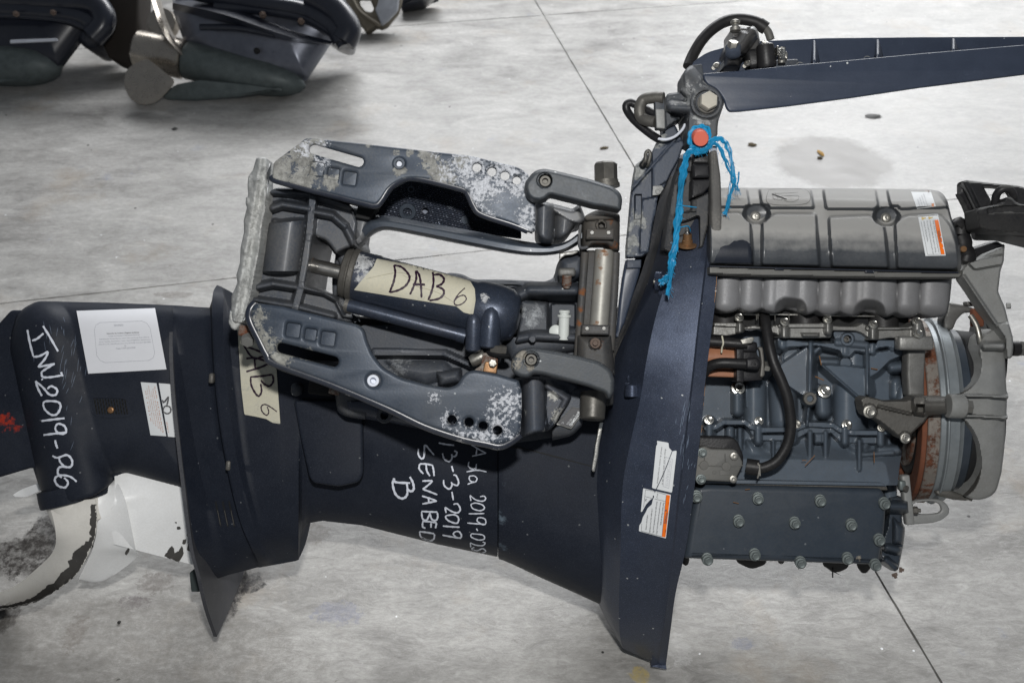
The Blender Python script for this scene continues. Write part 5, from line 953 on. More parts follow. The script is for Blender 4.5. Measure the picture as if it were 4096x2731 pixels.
sc = [(330, 520, 1108), (522, 702, 1106), (704, 890, 1108), (955, 1142, 1122), (1148, 1328, 1130), (1332, 1510, 1132), (1580, 1775, 1140), (1782, 1960, 1142), (1965, 2190, 1145)]
bot = []
for (x0, x1, yb) in sc:
    for t in (0.02, .2, .5, .8, .98): bot.append((2700 + (x0 + (x1 - x0) * t) / 2 - 6, 700 + (yb - 34 * (2 * t - 1) ** 2) / 2, 8))
out = [(2830, 1098), (3000, 1104), (3600, 1114), (3808, 1116)] + [(3800, 1200), (3788, 1258, 24)] + list(reversed(bot[:-1])) + [(2858, 1240)]
q_.outline(out, 4); q_.W[:] = .120
for (x0, x1, yb) in sc:
    xa = 2700 + x0 / 2; xb = 2700 + x1 / 2; q_.cap(((xa + xb) / 2 + 4, 1060), ((xa + xb) / 2 - 5, 1252), (xb - xa) / 2 + 2, .160, .011, .003)
q_.cap((3155, 1060), (3150, 1205), 52, .163, .014, .006).cap((3480, 1060), (3476, 1215), 54, .163, .014, .006).cut([(3140, 1232), (3186, 1232), (3200, 1300), (3125, 1300)], .12, 20, .004).cut([(3458, 1240), (3500, 1240), (3516, 1300), (3440, 1300)], .12, 20, .004)
q_.W -= np.clip(q_.Y - 1215, 0, 60) ** 2 * .000006; q_.edge_round(10, .010)
ib = q_.build('intake_box', M_box, P, depth=.09, angle=50)
for k, (x0, x1) in enumerate(((330, 460), (960, 1120), (1590, 1740))):
    x = 2700 + (x0 + x1) / 4; lathe('intake_hose', (x, 1235, .10), (x, 1320, .10), [(0, .017), (.03, .017)], M_black, P, n=24)
plate('link_rod', [(2935, 1250), (3500, 1262), (3500, 1268), (2935, 1258)], .112, .004, M_bright, P, r=1, bev=.0005); plate('white_gap_plate', [(2960, 1250), (3020, 1252), (3050, 1262), (2975, 1260)], .11, .003, M_stick, P, r=2)
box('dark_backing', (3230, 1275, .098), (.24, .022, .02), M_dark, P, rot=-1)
for (x, y) in ((3026, 1275), (3032, 1270), (3100, 1278), (3156, 1275)): tube('wire_end', [(x, y - 20, .125), (x, y + 6, .127)], .0006, M_steel, P, n=6)
# ------------------------------------------------------------------ lower edge details of the engine
for k, (a0, a1, yb) in enumerate(((2940, 3070, 2275), (3110, 3142, 2258), (3284, 3400, 2290), (3420, 3490, 2294), (2728, 2760, 2264))):
    hull('carburettor_drip_edge', [(a0, 2225, .08), (a1, 2228, .08), (a1 - 8, yb - 16, .06), ((a0 + a1) / 2 + 8, yb, .05), ((a0 + a1) / 2 - 14, yb - 4, .05), (a0 + 10, yb - 22, .06), (a0, 2225, .03), (a1, 2228, .03), ((a0 + a1) / 2, yb - 8, .02)], M_dark, P, bev=.003)
tube('drip_wire', [(3330, 2270, .06), (3331, 2308, .055)], .0009, M_dark, P); tube('drip_wire', [(3195, 2262, .10), (3195, 2275, .10)], .0007, M_steel, P)
e = Relief(3520, 1960, 3640, 2310, 4, .04); e.outline(zb([(1720, 780), (1790, 770), (1860, 790), (1870, 910), (1815, 930), (1820, 985), (1842, 1020, 10), (1828, 1150), (1790, 1340), (1770, 1370, 8), (1720, 1360), (1700, 1320), (1640, 1300), (1650, 1150), (1700, 1000)]), 6)
e.W[:] = .07; e.cap(zb([(1720, 850)])[0], zb([(1860, 855)])[0], 28, .098, .03, .004).dome(zb([(1740, 930), (1840, 1020), (1830, 1150), (1740, 1160)]), .085, .07, 20).cap(zb([(1700, 1180)])[0], zb([(1780, 1200)])[0], 18, .09, .015).cap(zb([(1690, 1280)])[0], zb([(1770, 1350)])[0], 16, .088, .015).edge_round(8, .006); e.build('end_casting', M_cover, P, depth=.05)
bolt(*zb([(1755, 1390)])[0], None, 12, M_rustm, P, 'nut', w=.08, n=(.3, -1, .4)); bolt(*zb([(1800, 1355)])[0], None, 11, M_rustm, P, 'nut', w=.08, n=(1, 0, .4))
lift = plate('lifting_eye', zb([(1865, 870, 10), (1900, 810, 10), (1960, 795, 30), (2060, 788, 40), (2150, 800, 40), (2200, 860, 40), (2195, 915, 40), (2130, 965, 30), (2050, 985), (1900, 995, 20), (1868, 975, 14)]), .06, .006, M_alug, P, [fillet(zb([(1900, 840, 16), (1940, 812, 16), (2050, 806, 40), (2120, 830, 30), (2140, 880, 30), (2110, 905, 30), (2000, 915, 20), (1940, 905, 14)]), 10)], r=10, bev=.002)
bolt(*zb([(1890, 880)])[0], None, 16, M_alu, P, 'boss', w=.075, n=(1, 0, .5)); bolt(*zb([(1918, 880)])[0], None, 16, M_alud, P, 'nut', w=.07, n=(1, 0, .25)); box('eye_foot', (3634, 2000, .08), (.010, .06, .012), M_alug, P, rot=6)
tube('pull_rod', [(3600, 1940, .07), (3612, 1950, .08), (3628, 1955, .085)], .004, M_alud, P); box('end_bolt', (3612, 1942, .085), (.008, .012, .01), M_boltg, P)
# ------------------------------------------------------------------ flywheel and starter guard
def disc(name, u, rad, th, mat, z=0, n=96, inner=0, tilt=.2, vc=None, teeth=0, prof=None):
    axis = Vector((1, 0, tilt)).normalized(); c0 = Vector((u, (CY - (vc or 1640)) / F * D, z)); e1 = Vector((0, 1, 0)); e2 = axis.cross(e1)
    pr = prof or [(0, inner), (0, rad - .001), (.001, rad), (th - .001, rad), (th, rad - .001), (th, inner)]
    vs = []; fs = []; m = len(pr)
    for (s_, r0) in pr:
        for j in range(n):
            a = 2 * math.pi * j / n; r1 = r0
            vs.append(c0 + axis * s_ + (e1 * math.cos(a) + e2 * math.sin(a)) * max(r1, 1e-4))
    rng = range(m) if inner else range(m - 1)
    for i in rng:
        k = (i + 1) % m
        for j in range(n): fs.append((i * n + j, i * n + (j + 1) % n, k * n + (j + 1) % n, k * n + j))
    return mk(name, vs, fs, mat, P, angle=28)
U0 = .500
disc('ring_gear', U0, .1135, .006, M_rust, inner=.088)
disc('ring_gear_rim', U0 + .0062, .1160, .014, M_rustm, inner=.05)
disc('flywheel', U0 + .0205, .1160, .020, M_zinc, inner=0, prof=[(0, .05), (0, .112), (.002, .1135), (.007, .1135), (.0085, .1175), (.010, .1180), (.0115, .1150), (.022, .1135), (.024, .1105), (.028, .108), (.03, .05)])
disc('stator_plate', U0 + .002, .080, .010, M_dark, inner=0); disc('stator_coils', U0 - .002, .070, .006, M_rustm, inner=.030)
disc('starter_drum', U0 + .052, .098, .045, M_dark, inner=0, prof=[(0, 0), (0, .096), (.012, .102), (.03, .100), (.05, .085), (.055, 0)])
disc('starter_housing', U0 + .048, .104, .03, M_cover, prof=[(0, .06), (0, .102), (.002, .104), (.012, .103), (.014, .100), (.014, .06)], inner=.06)
G1 = [(3925, 1345, 16), (3975, 1312, 10), (4010, 1350, 16), (4018, 1372), (4020, 1440), (4026, 1560), (4034, 1582, 3), (4034, 1590, 3), (4028, 1596), (4026, 1655), (4032, 1664, 3), (4030, 1674, 3), (4022, 1680), (4018, 1790), (4006, 1890), (3985, 1965, 20), (3955, 1990, 20), (3915, 1998, 10), (3885, 1996), (3862, 1984), (3895, 1955, 14), (3915, 1915, 16), (3926, 1850, 30), (3912, 1765, 30), (3880, 1705, 30), (3840, 1668), (3790, 1656, 6), (3793, 1580, 6), (3850, 1570, 30), (3892, 1540, 30), (3918, 1500, 30), (3924, 1450), (3916, 1400)]
gd = Relief(3780, 1300, 4045, 2010, 4, .10); gd.outline(G1, 6); gd.W = .115 - np.clip((gd.Y - 1640) / 360, -1, 1) ** 2 * .035 - np.clip((gd.X - 3960) / 80, 0, 1) ** 2 * .012
gd.bar((3850, 1580), (4060, 1588), 4, .130, 3, .001).bar((3850, 1660), (4060, 1672), 4, .130, 3, .001).cap((3940, 1385), (4010, 1385), 12, .125, .012, .003); gd.edge_round(7, .005)
guard = gd.build('starter_guard', M_alug, P, depth=.03, angle=50)
skin('guard_inner_wall', [[(3862, 1984, .085), (3895, 1955, .09), (3915, 1915, .094), (3926, 1850, .10), (3912, 1765, .105), (3880, 1705, .11), (3840, 1668, .115)], [(3850, 1980, .075), (3880, 1950, .075), (3898, 1905, .075), (3906, 1850, .075), (3895, 1775, .075), (3868, 1715, .075), (3830, 1680, .075)]], M_alud, P, n=30, m=2, mirror=False)
skin('guard_inner_wall', [[(3793, 1580, .115), (3850, 1570, .115), (3892, 1540, .11), (3918, 1500, .106), (3924, 1450, .10), (3916, 1400, .095), (3925, 1345, .08)], [(3793, 1565, .075), (3840, 1555, .075), (3875, 1530, .075), (3897, 1495, .075), (3902, 1450, .075), (3898, 1410, .075), (3905, 1350, .075)]], M_alud, P, n=30, m=2, mirror=False)
plate('guard_lower_arm', [(3740, 1962, 10), (3800, 1958), (3870, 1985), (3900, 1995, 8), (3870, 2004, 8), (3820, 2000), (3760, 1985)], .07, .03, M_alud, P, r=8, bev=.004)
plate('guard_back_arm', zd([(1740, 415), (1900, 440), (2000, 480), (1960, 500), (1880, 500), (1820, 560), (1790, 640), (1720, 640), (1700, 560), (1735, 480)]), .05, .02, M_alum, P, r=12, bev=.004)
plate('guard_cap', zd([(1895, 410, 6), (1990, 415), (2010, 440), (1960, 450), (1896, 440)]), .06, .012, M_gask, P, r=5)
disc('starter_hub', .585, .055, .02, M_black, tilt=.2, z=.02, vc=1420); box('rusty_lug', (3915, 1270, .075), (.014, .022, .01), M_rust, P, bev=.002)
tube('drum_rim', [(3882, 1262, .08), (3905, 1300, .085), (3918, 1350, .088), (3925, 1400, .085)], .0035, M_steel, P)
# crank bracket joining block and guard
cb = Relief(3435, 1570, 3800, 1775, 4, .10); cb.outline(zd([(1042, 1190, 16), (1080, 1165, 16), (1170, 1185), (1250, 1208), (1420, 1200), (1470, 1165, 6), (1560, 1170), (1730, 1170), (1735, 1310), (1590, 1320), (1560, 1370), (1440, 1480, 14), (1400, 1520, 16), (1360, 1500, 12), (1180, 1360), (1080, 1320, 12), (1060, 1280)]), 8)
cb.W[:] = .132; cb.cap(zd([(1560, 1240)])[0], zd([(1760, 1240)])[0], 36, .158, .026, .004).poly(zd([(1470, 1180), (1560, 1180), (1560, 1310), (1475, 1300)]), .156, 8, .003).cut(zd([(1498, 1240), (1545, 1240), (1545, 1300), (1495, 1300)]), .135, 5, .001, 2).cap(zd([(1190, 1250)])[0], zd([(1440, 1310)])[0], 7, .139, .008, .004).disc(*zd([(1115, 1290)])[0], 30, .138).disc(*zd([(1400, 1500)])[0], 24, .138).edge_round(6, .004)
cbo = cb.build('crank_bracket', M_alud, P, depth=.02)
bolt(*zd([(1115, 1292)])[0], None, 22, M_steel, cbo, 'hex', w=.139); bolt(*zd([(1402, 1504)])[0], None, 18, M_steel, cbo, 'hex', w=.139)
lathe('guard_boss', (3790, 1622, .135), (3858, 1626, .135), [(0, .0128), (.001, .0138), (.016, .0138), (.018, .0128)], M_alug, P, n=30); lathe('bolt', (3852, 1624, .135), (3878, 1626, .135), [(0, .0095), (.004, .0095), (.0042, .008), (.009, .008)], M_gask, P, n=6, angle=20)
# ------------------------------------------------------------------ steering side: panel, lever, tiller, cables
def zs(pts): return zz(pts, 2500, 0)
M_panel = paint('worn_panel_paint', (.048, .060, .085), .42, var=.25, scratch=.4, speck=.5, bump=.2, dust=.35, dustc=(.12, .12, .11), spots=[S(2550, 700, 60, .1), S(2520, 980, 60, .1), S(2515, 900, 50, .1), S(2550, 880, 60, .1), S(2640, 560, 60, .1), S(2580, 660, 40, .1)], spotc=(.36, .37, .36), amt=-.01, hard=.08)
M_till = paint('tiller_paint', (.032, .042, .066), .42, coat=.1, var=.15, flake=.2, scratch=.25, speck=.8, bump=.12, dust=.1, dustc=(.06, .065, .08), spots=[S(3470, 320, 60, .1), S(3510, 300, 50, .1), S(3860, 300, 60, .1), S(3350, 340, 20, .1)], spotc=(.28, .30, .33), amt=-.10, hard=.08)
M_lev = paint('worn_lever_paint', (.052, .060, .072), .46, var=.25, scratch=.2, speck=.3, bump=.3, dust=.5, dustc=(.14, .13, .115), spots=[S(2770, 380, 90, .14), S(2880, 440, 60, .14), S(2700, 420, 40, .14), S(2700, 540, 60, .1), S(2800, 480, 60, .14), S(2740, 310, 40, .14)], spotc=(.42, .43, .43), amt=.01, hard=.08)
PN = [(2542, 660, 10), (2565, 643), (2580, 620), (2601, 617), (2612, 600), (2629, 566), (2652, 518, 10), (2700, 500), (2742, 580), (2728, 600), (2716, 638), (2683, 699), (2660, 752), (2645, 772), (2630, 793), (2622, 850), (2612, 900), (2606, 946), (2597, 1005, 12), (2570, 1029, 8), (2504, 1033), (2505, 985), (2515, 883), (2523, 787), (2534, 700)]
pnr = Relief(2495, 495, 2750, 1040, 4, .10); pnr.outline(PN, 5); pnr.W[:] = .104; pnr.bar((2525, 760), (2700, 560), 4, .112, 8, .004).bar((2610, 900), (2612, 660), 3, .108, 10, .004).poly([(2610, 600), (2740, 560), (2700, 700), (2612, 760)], .110, 12, .004).cut([(2541, 780, 3), (2565, 780), (2565, 876), (2539, 876)], .092, 4, .001, 2).cut([(2570, 800), (2625, 790), (2600, 1000), (2560, 1010)], .099, 16, .003).edge_round(7, .005)
pan = pnr.build('steering_panel', M_panel, P, depth=.010)
plate('panel_bracket', [(2612, 744), (2648, 742), (2655, 755), (2636, 780), (2610, 782)], .1125, .002, M_alug, P, r=2, bev=.0005); bolt(2633, 766, None, 12, M_alug, P, 'ring', w=.113)
tube('spring_clip', [(2570, 660, .115), (2582, 640, .12), (2583, 615, .12), (2594, 604, .12), (2601, 620, .12), (2594, 650, .118), (2590, 662, .114)], .0022, M_alud, P, n=10); tube('clip_pin', [(2568, 662, .112), (2585, 645, .118)], .004, M_dark, P)
plate('support_strip', [(2504, 1038), (2566, 1038), (2560, 1090), (2500, 1290), (2470, 1350), (2462, 1350), (2478, 1200), (2490, 1110)], .096, .012, M_till, P, r=6, bev=.003); plate('support_strip', [(2508, 1040), (2566, 1038), (2564, 1072), (2506, 1074)], .101, .006, M_panel, P, r=3)
# upper recess of the cowl: rubber blocks, walls
plate('rubber_block', [(2771, 654, 8), (2842, 654, 8), (2843, 710, 8), (2774, 712, 8)], .178, .02, M_blackp, P, r=8, bev=.003); plate('rubber_block', [(2768, 718), (2844, 716), (2842, 745), (2815, 775), (2766, 792)], .176, .02, M_blackp, P, r=4, bev=.002); plate('rubber_block', [(2776, 612), (2838, 600), (2840, 655), (2772, 652)], .166, .02, M_blackp, P, r=6, bev=.002)
rc = Relief(2640, 600, 2850, 1010, 4, .10); rc.outline([(2725, 640), (2770, 640), (2766, 800), (2842, 765), (2834, 900), (2812, 990), (2722, 1010), (2700, 1020), (2650, 1000), (2664, 900), (2680, 800), (2700, 700)], 8); rc.W[:] = .168; rc.W -= np.clip(2790 - rc.X, 0, 200) * .00016; rc.cut([(2700, 900), (2752, 886, 10), (2792, 870), (2792, 985, 8), (2720, 1008)], .146, 8, .002, 6).cut([(2680, 780), (2722, 700), (2760, 690), (2762, 840), (2690, 860)], .152, 12, .003).edge_round(8, .006)
M_rec = paint('dusty_recess', (.036, .038, .042), .55, var=.25, scratch=.2, dust=.9, dustc=(.13, .123, .11), bump=.2)
rcp = rc.build('cowl_recess', M_rec, P, depth=.02)
plate('gap_card', [(2738, 632), (2765, 628), (2764, 662), (2742, 668)], .155, .002, M_alug, P, r=2, bev=.0004); box('dark_slot', (2728, 660, .156), (.010, .014, .004), M_dark, P, rot=-12)
lathe('connector_base', (2749, 985, .156), (2750, 950, .160), [(0, .0105), (.002, .0105), (.003, .0060), (.007, .0060), (.0075, .0050), (.014, .0048), (.0145, .0036)], M_brass, P, n=30)
lathe('connector_tip', (2750, 952, .161), (2748, 905, .161), [(0, .0036), (.004, .0034), (.005, .0038), (.0055, .0028), (.008, .0026), (.011, .0018), (.0150, .0004)], M_rod, P, n=24)
for (x, y, s_) in ((2635, 1105, .006), (2640, 1135, .0085), (2655, 1130, .010), (2652, 1168, .006)): lathe('latch_stud', (x - 12, y, .15), (x + 18, y + 3, .155), [(0, s_ * .6), (.001, s_), (.008, s_), (.009, s_ * .7)], M_cowl, P, n=20)
tube('latch_pin', [(2615, 1126, .15), (2640, 1130, .152)], .003, M_steel, P)
tube('latch_lever', [(2518, 1505, .13), (2526, 1530, .132), (2534, 1552, .13)], .0045, M_cowl, P); lathe('latch_barrel', (2528, 1538, .146), (2528, 1580, .146), [(0, .007), (.001, .0078), (.004, .0078), (.0042, .0086), (.013, .0086), (.014, .007)], M_cowl, P, n=28); tube('latch_pin', [(2505, 1537, .14), (2520, 1538, .143)], .0022, M_cowl, P)
plate('cowl_slot', [(2548, 1335, 4), (2562, 1340, 10), (2578, 1390), (2572, 1430), (2560, 1458, 4), (2548, 1440)], .136, .008, M_dark, P, r=6, bev=.001) if False else None
# steering lever casting
LV = zs([(465, 590, 10), (500, 540), (560, 520), (618, 520), (625, 590), (640, 640), (690, 670, 20), (740, 700, 20), (778, 755, 20), (796, 826, 12), (770, 900, 20), (742, 985, 20), (740, 1085, 10), (700, 1140, 20), (640, 1185, 20), (560, 1185), (520, 1150), (490, 1135), (480, 1000), (470, 930), (320, 1040), (318, 900), (320, 780, 10), (345, 748, 10), (440, 738), (466, 700)])
lv = Relief(2640, 240, 2915, 605, 4, .10); lv.outline(LV, 6); lv.W[:] = .122; lv.cap((2735, 300), (2800, 370), 52, .158, .026, .006).disc(2826, 410, 62, .156, 16, .005).poly(zs([(520, 880), (780, 860), (735, 1080), (640, 1170), (500, 1150)]), .146, 14, .005, 12).cap((2690, 428), (2760, 432), 24, .150, .020, .004).cut([(2686, 454), (2738, 470), (2735, 478), (2686, 466)], .11, 6, .002).cutdisc(2826, 412, 48, .150, 6).poly(zs([(590, 1000), (670, 1010), (676, 1060), (590, 1080)]), .150, 8).edge_round(10, .007)
lev = lv.build('steering_lever', M_lev, P, depth=.04)
bolt(2826, 412, None, 46, M_lev, lev, 'ring', name='bolt_seat', w=.150); bolt(2827, 415, None, 41, M_alud, lev, 'boss', name='bolt_washer', w=.152); bolt(2827, 413, None, 38, paint('weathered_bolt', (.46, .44, .38), .6, metal=.1, var=.2, dust=.4, dustc=(.25, .22, .17)), lev, 'hexplain', name='pivot_bolt', w=.154, z=.006)
plate('cable_clip', zs([(238, 790), (315, 785), (322, 880), (330, 1036), (246, 1030), (242, 900)]), .130, .012, M_lev, P, r=6); plate('cable_clip', zs([(245, 870), (318, 876), (322, 1030), (252, 1026)]), .136, .006, M_alug, P, r=5)
lathe('orange_plug', (2796, 545, .170), (2804, 556, .200), [(0, .0085), (.003, .0088), (.028, .0085), (.0295, .0078)], M_redcap, P, n=36)
tube('cable_loop', [(2655, 392, .13), (2610, 392, .125), (2572, 402, .12), (2558, 440, .12), (2566, 472, .12), (2590, 484, .125), (2622, 488, .13)], .0066, M_alud, P, n=14)
tube('cable_loop', [(2620, 458, .115), (2580, 436, .11), (2545, 420, .105), (2520, 412, .105), (2505, 424, .105), (2512, 450, .105), (2545, 490, .11), (2600, 535, .115), (2636, 558, .12)], .0048, M_blackp, P, n=14)
tube('white_wire', [(2632, 555, .122), (2665, 558, .124), (2700, 546, .124), (2728, 520, .122), (2740, 498, .12)], .0016, M_chalk, P, n=8)
tube('control_cable', [(2753, 268, .075), (2770, 225, .07), (2805, 165, .068), (2850, 118, .066), (2905, 86, .064), (2965, 78, .064), (3025, 90, .066), (3060, 112, .068)], .0068, M_black, P, n=16, k=8)
tube('control_cable', [(3050, 104, .067), (3072, 128, .07), (3083, 160, .07)], .0048, M_gask, P, n=14); tube('cable_collar', [(3036, 96, .067), (3064, 115, .068)], .0078, M_black, P, n=16)
# tiller arm: front wall, back wall, floor, ribs
plate('tiller_front_wall', [(2812, 294, 4), (2950, 283), (3150, 262), (3400, 240), (3676, 214), (4180, 172), (4180, 288), (3676, 351), (3400, 392), (3150, 425), (2960, 446), (2917, 448, 14), (2903, 425, 16), (2897, 400, 8), (2870, 358, 20), (2830, 338, 20), (2816, 318, 10)], .150, .006, M_till, P, r=6, bev=.002)
plate('tiller_back_wall', [(2738, 285, 4), (2775, 245, 30), (2830, 208, 30), (2905, 188), (3020, 165), (3300, 152), (3676, 148), (4180, 146), (4180, 250), (3676, 300), (3100, 350), (2800, 350)], .080, .006, M_till, P, r=8, bev=.0015)
skin('tiller_floor', [[(2820, 310, .146), (3150, 285, .146), (3676, 240, .146), (4180, 196, .146)], [(2820, 300, .084), (3150, 290, .084), (3676, 255, .084), (4180, 215, .084)]], M_till, P, n=20, m=2, mirror=False, lin=True)
plate('tiller_rim', [(2738, 283), (2760, 262), (2808, 256), (2815, 292), (2830, 293), (2870, 288), (2895, 240), (2900, 262), (2870, 300), (2800, 305), (2750, 300)], .13, .03, M_lev, P, r=4)
for (x, y0, y1) in ((3255, 154, 250), (3509, 151, 226), (3812, 148, 205)):
    hull('tiller_rib', [(x - 4, y0 + 5, .085), (x + 6, y0 + 5, .085), (x - 12, y1, .085), (x + 26, y1, .085), (x - 4, y1 - 10, .143), (x + 6, y1 - 10, .143), (x - 4, y1 + 8, .143), (x + 10, y1 + 8, .143)], M_till, P, bev=.0015)
strip('edge_chip', [[(3186, 256), (3198, 250), (3212, 254)]], [], 3, M_bright, P, w=.151); strip('edge_chip', [[(3455, 232), (3466, 226), (3480, 229)]], [], 3, M_bright, P, w=.151)
# throttle housing on the tiller
hp = Relief(2890, 95, 3045, 285, 3, .09); hp.outline(zs([(795, 540), (800, 480), (820, 340), (850, 295), (848, 240), (865, 215), (985, 220), (1030, 205, 20), (1065, 250, 20), (1082, 340), (1070, 390), (940, 475), (918, 540)]), 6); hp.W[:] = .110
hp.cap((3005, 125), (2960, 190), 34, .150, .035, .006).dome(zs([(800, 540), (820, 350), (860, 290), (960, 300), (930, 420), (918, 540)]), .140, .11, 40).cap((2928, 200), (2932, 220), 20, .150, .016, .003).cut(zs([(850, 215), (980, 220), (975, 245), (850, 245)]), .11, 6).edge_round(8, .008)
M_hump = paint('grimy_gloss_housing', (.040, .040, .042), .30, coat=.4, var=.3, dust=.5, dustc=(.08, .075, .065), bump=.2); hmp = hp.build('throttle_housing', M_hump, P, depth=.04)
bolt(2931, 185, None, 22, M_steel, P, 'hexplain', w=.152, n=(.1, .8, .6)); lathe('screw_post', (2932, 190, .146), (2932, 235, .150), [(0, .009), (.010, .0085), (.013, .004)], M_panel, P, n=24)
lathe('bleed_nipple', (2941, 125, .12), (2941, 85, .12), [(0, .006), (.004, .006), (.0045, .0042), (.008, .0035), (.0085, .0055), (.0115, .0055), (.013, .003)], M_steel, P, n=16)
lathe('pump_barrel', (3060, 178, .125), (3068, 265, .125), [(0, .008), (.002, .010), (.024, .011), (.028, .009)], M_blackp, P, n=24); bolt(3060, 172, None, 14, M_steel, P, 'screw', w=.13, n=(0, .8, .5))
box('pump_body', (3050, 225, .118), (.034, .022, .02), M_blackp, P, bev=.004, rot=10); box('pump_foot', (3120, 255, .12), (.045, .010, .03), M_cast, P, bev=.003, rot=3)
lathe('coil_stud', (3127, 192, .13), (3127, 250, .13), [(0, .0042), (.018, .0042)], M_steel, P, n=16)
for k in range(7): tube('coil_turn', [(3117, 196 + k * 6, .137), (3127, 198 + k * 6, .141), (3137, 196 + k * 6, .137)], .0009, M_bright, P, n=6)
plate('stud_washer', [(3108, 182, 6), (3116, 182, 6), (3118, 220, 6), (3110, 222, 6)], .13, .012, M_bright, P, r=4); plate('stud_washer', [(3138, 200, 6), (3152, 210, 8), (3152, 240, 8), (3140, 232)], .13, .010, M_steel, P, r=5)
for (x, y) in ((2868, 270), (2992, 262)): bolt(x, y, None, 14, M_steel, P, 'screw', w=.135, n=(-.4, .5, .7), z=.003); bolt(x - 14, y + 3, None, 8, M_steel, P, 'boss', w=.137)
# ------------------------------------------------------------------ upper right: hanging grip, bracket arms
hg = Relief(3830, 700, 4200, 1010, 4, .10)
hg.outline([(3842, 730, 12), (3860, 720, 10), (3960, 732), (4080, 744, 20), (4180, 780), (4180, 1005), (4000, 960), (3905, 958, 14), (3895, 920), (3880, 870), (3860, 820), (3838, 780), (3836, 770), (3843, 772)], 4)
hg.W[:] = .10; hg.cap((3862, 730), (3910, 830), 14, .128, .014, .004).poly([(3872, 728), (4075, 745), (4180, 785), (4180, 900), (3905, 850)], .122, 8, .003, 8)
hole = fillet([(3934, 748, 4), (3985, 750), (4030, 756, 10), (4058, 800), (4030, 830), (3975, 822, 8)], 4); hg.outline(hole, 0, inside=False)
hg.edge_round(6, .004)
M_grip = paint('grip_plastic', (.016, .016, .018), .42, var=.3, bump=.25, dust=.4, dustc=(.07, .068, .06), top=((.13, .13, .125), .8), scratch=.4)
grp = hg.build('starter_grip_housing', M_grip, P, depth=.010)
gr = Relief(3890, 745, 4200, 960, 4, .13); gr.outline([(3904, 835, 10), (3935, 828), (3990, 818, 14), (4016, 805, 20), (4022, 792, 8), (4036, 786, 10), (4050, 792, 10), (4062, 806), (4080, 816, 20), (4190, 830), (4190, 945), (3960, 925), (3915, 915, 10)], 4)
gr.W = .165 - np.clip(gr.Y - 852, 0, 200) * .00012 + np.clip(3925 - gr.X, -100, 0) * 0; (lambda *k: gr)().cut([(3944, 836), (3990, 828), (4060, 822), (4190, 838), (4190, 852), (4020, 850), (3955, 856)], .161, 4, .001, 2).edge_round(8, .008)
tube('handle_arch', [(3982, 818, .135), (3984, 785, .14), (4000, 762, .145), (4024, 755, .147), (4046, 766, .145), (4056, 795, .14), (4056, 815, .135)], .0045, M_grip, P, n=14)
gr.build('pull_handle', M_grip, P, depth=.03)
skin('grip_skirt', [[(3905, 855, .13), (3960, 925, .13), (4190, 960, .13)], [(3900, 955, .10), (4000, 965, .10), (4190, 1000, .10)]], M_blackp, P, n=14, m=2, mirror=False)
ag = Relief(3825, 985, 4070, 1445, 4, .08)
ag.outline(zz([(1850, 165, 10), (1905, 95, 10), (1990, 75), (2060, 25), (2200, -30), (2195, 0), (2190, 90), (2165, 165), (2145, 330), (2200, 460), (2230, 580, 10), (2262, 690), (2268, 790, 20), (2255, 860, 16), (2225, 872, 12), (2205, 850, 10), (2195, 700), (2120, 610), (2010, 470), (1930, 340), (1855, 235)], 2920, 1000), 5)
ag.W[:] = .098; ag.poly(zz([(1905, 100), (2190, 40), (2185, 110), (1960, 150)], 2920, 1000), .112, 10, .004, 6).cap(zz([(1870, 210)], 2920, 1000)[0], zz([(2200, 700)], 2920, 1000)[0], 8, .108, .01, .004).poly(zz([(2140, 600), (2235, 590), (2262, 700), (2260, 850), (2220, 868), (2205, 700)], 2920, 1000), .112, 12, .004, 8).edge_round(7, .005)
ag.build('guard_stay', M_alug, P, depth=.016)
bolt(4030, 1222, None, 14, M_alug, P, 'hexplain', w=.08, n=(1, .1, .4)); tube('stay_bolt', [(4045, 1394, .085), (4075, 1394, .085)], .009, M_black, P, n=16); lathe('nut', (4070, 1393, .085), (4096, 1395, .085), [(0, .008), (.001, .0095), (.007, .0095), (.0072, .006), (.012, .006)], M_gask, P, n=6, angle=20)
plate('dark_mount', [(3850, 1010), (3900, 990), (3990, 960), (4030, 985), (3980, 1005), (3905, 1050), (3860, 1075)], .075, .03, M_blackp, P, r=10, bev=.004)
for (pts) in ([(3825, 915, .10), (3842, 905, .10), (3842, 940, .10)], [(3838, 940, .10), (3850, 975, .10), (3838, 1000, .10)], [(3848, 1000, .10), (3866, 1020, .10), (3860, 1050, .10)]): tube('hose_stub', pts, .011, M_black, P, n=14)
bolt(3855, 996, None, 12, M_brass, P, 'boss', w=.115)
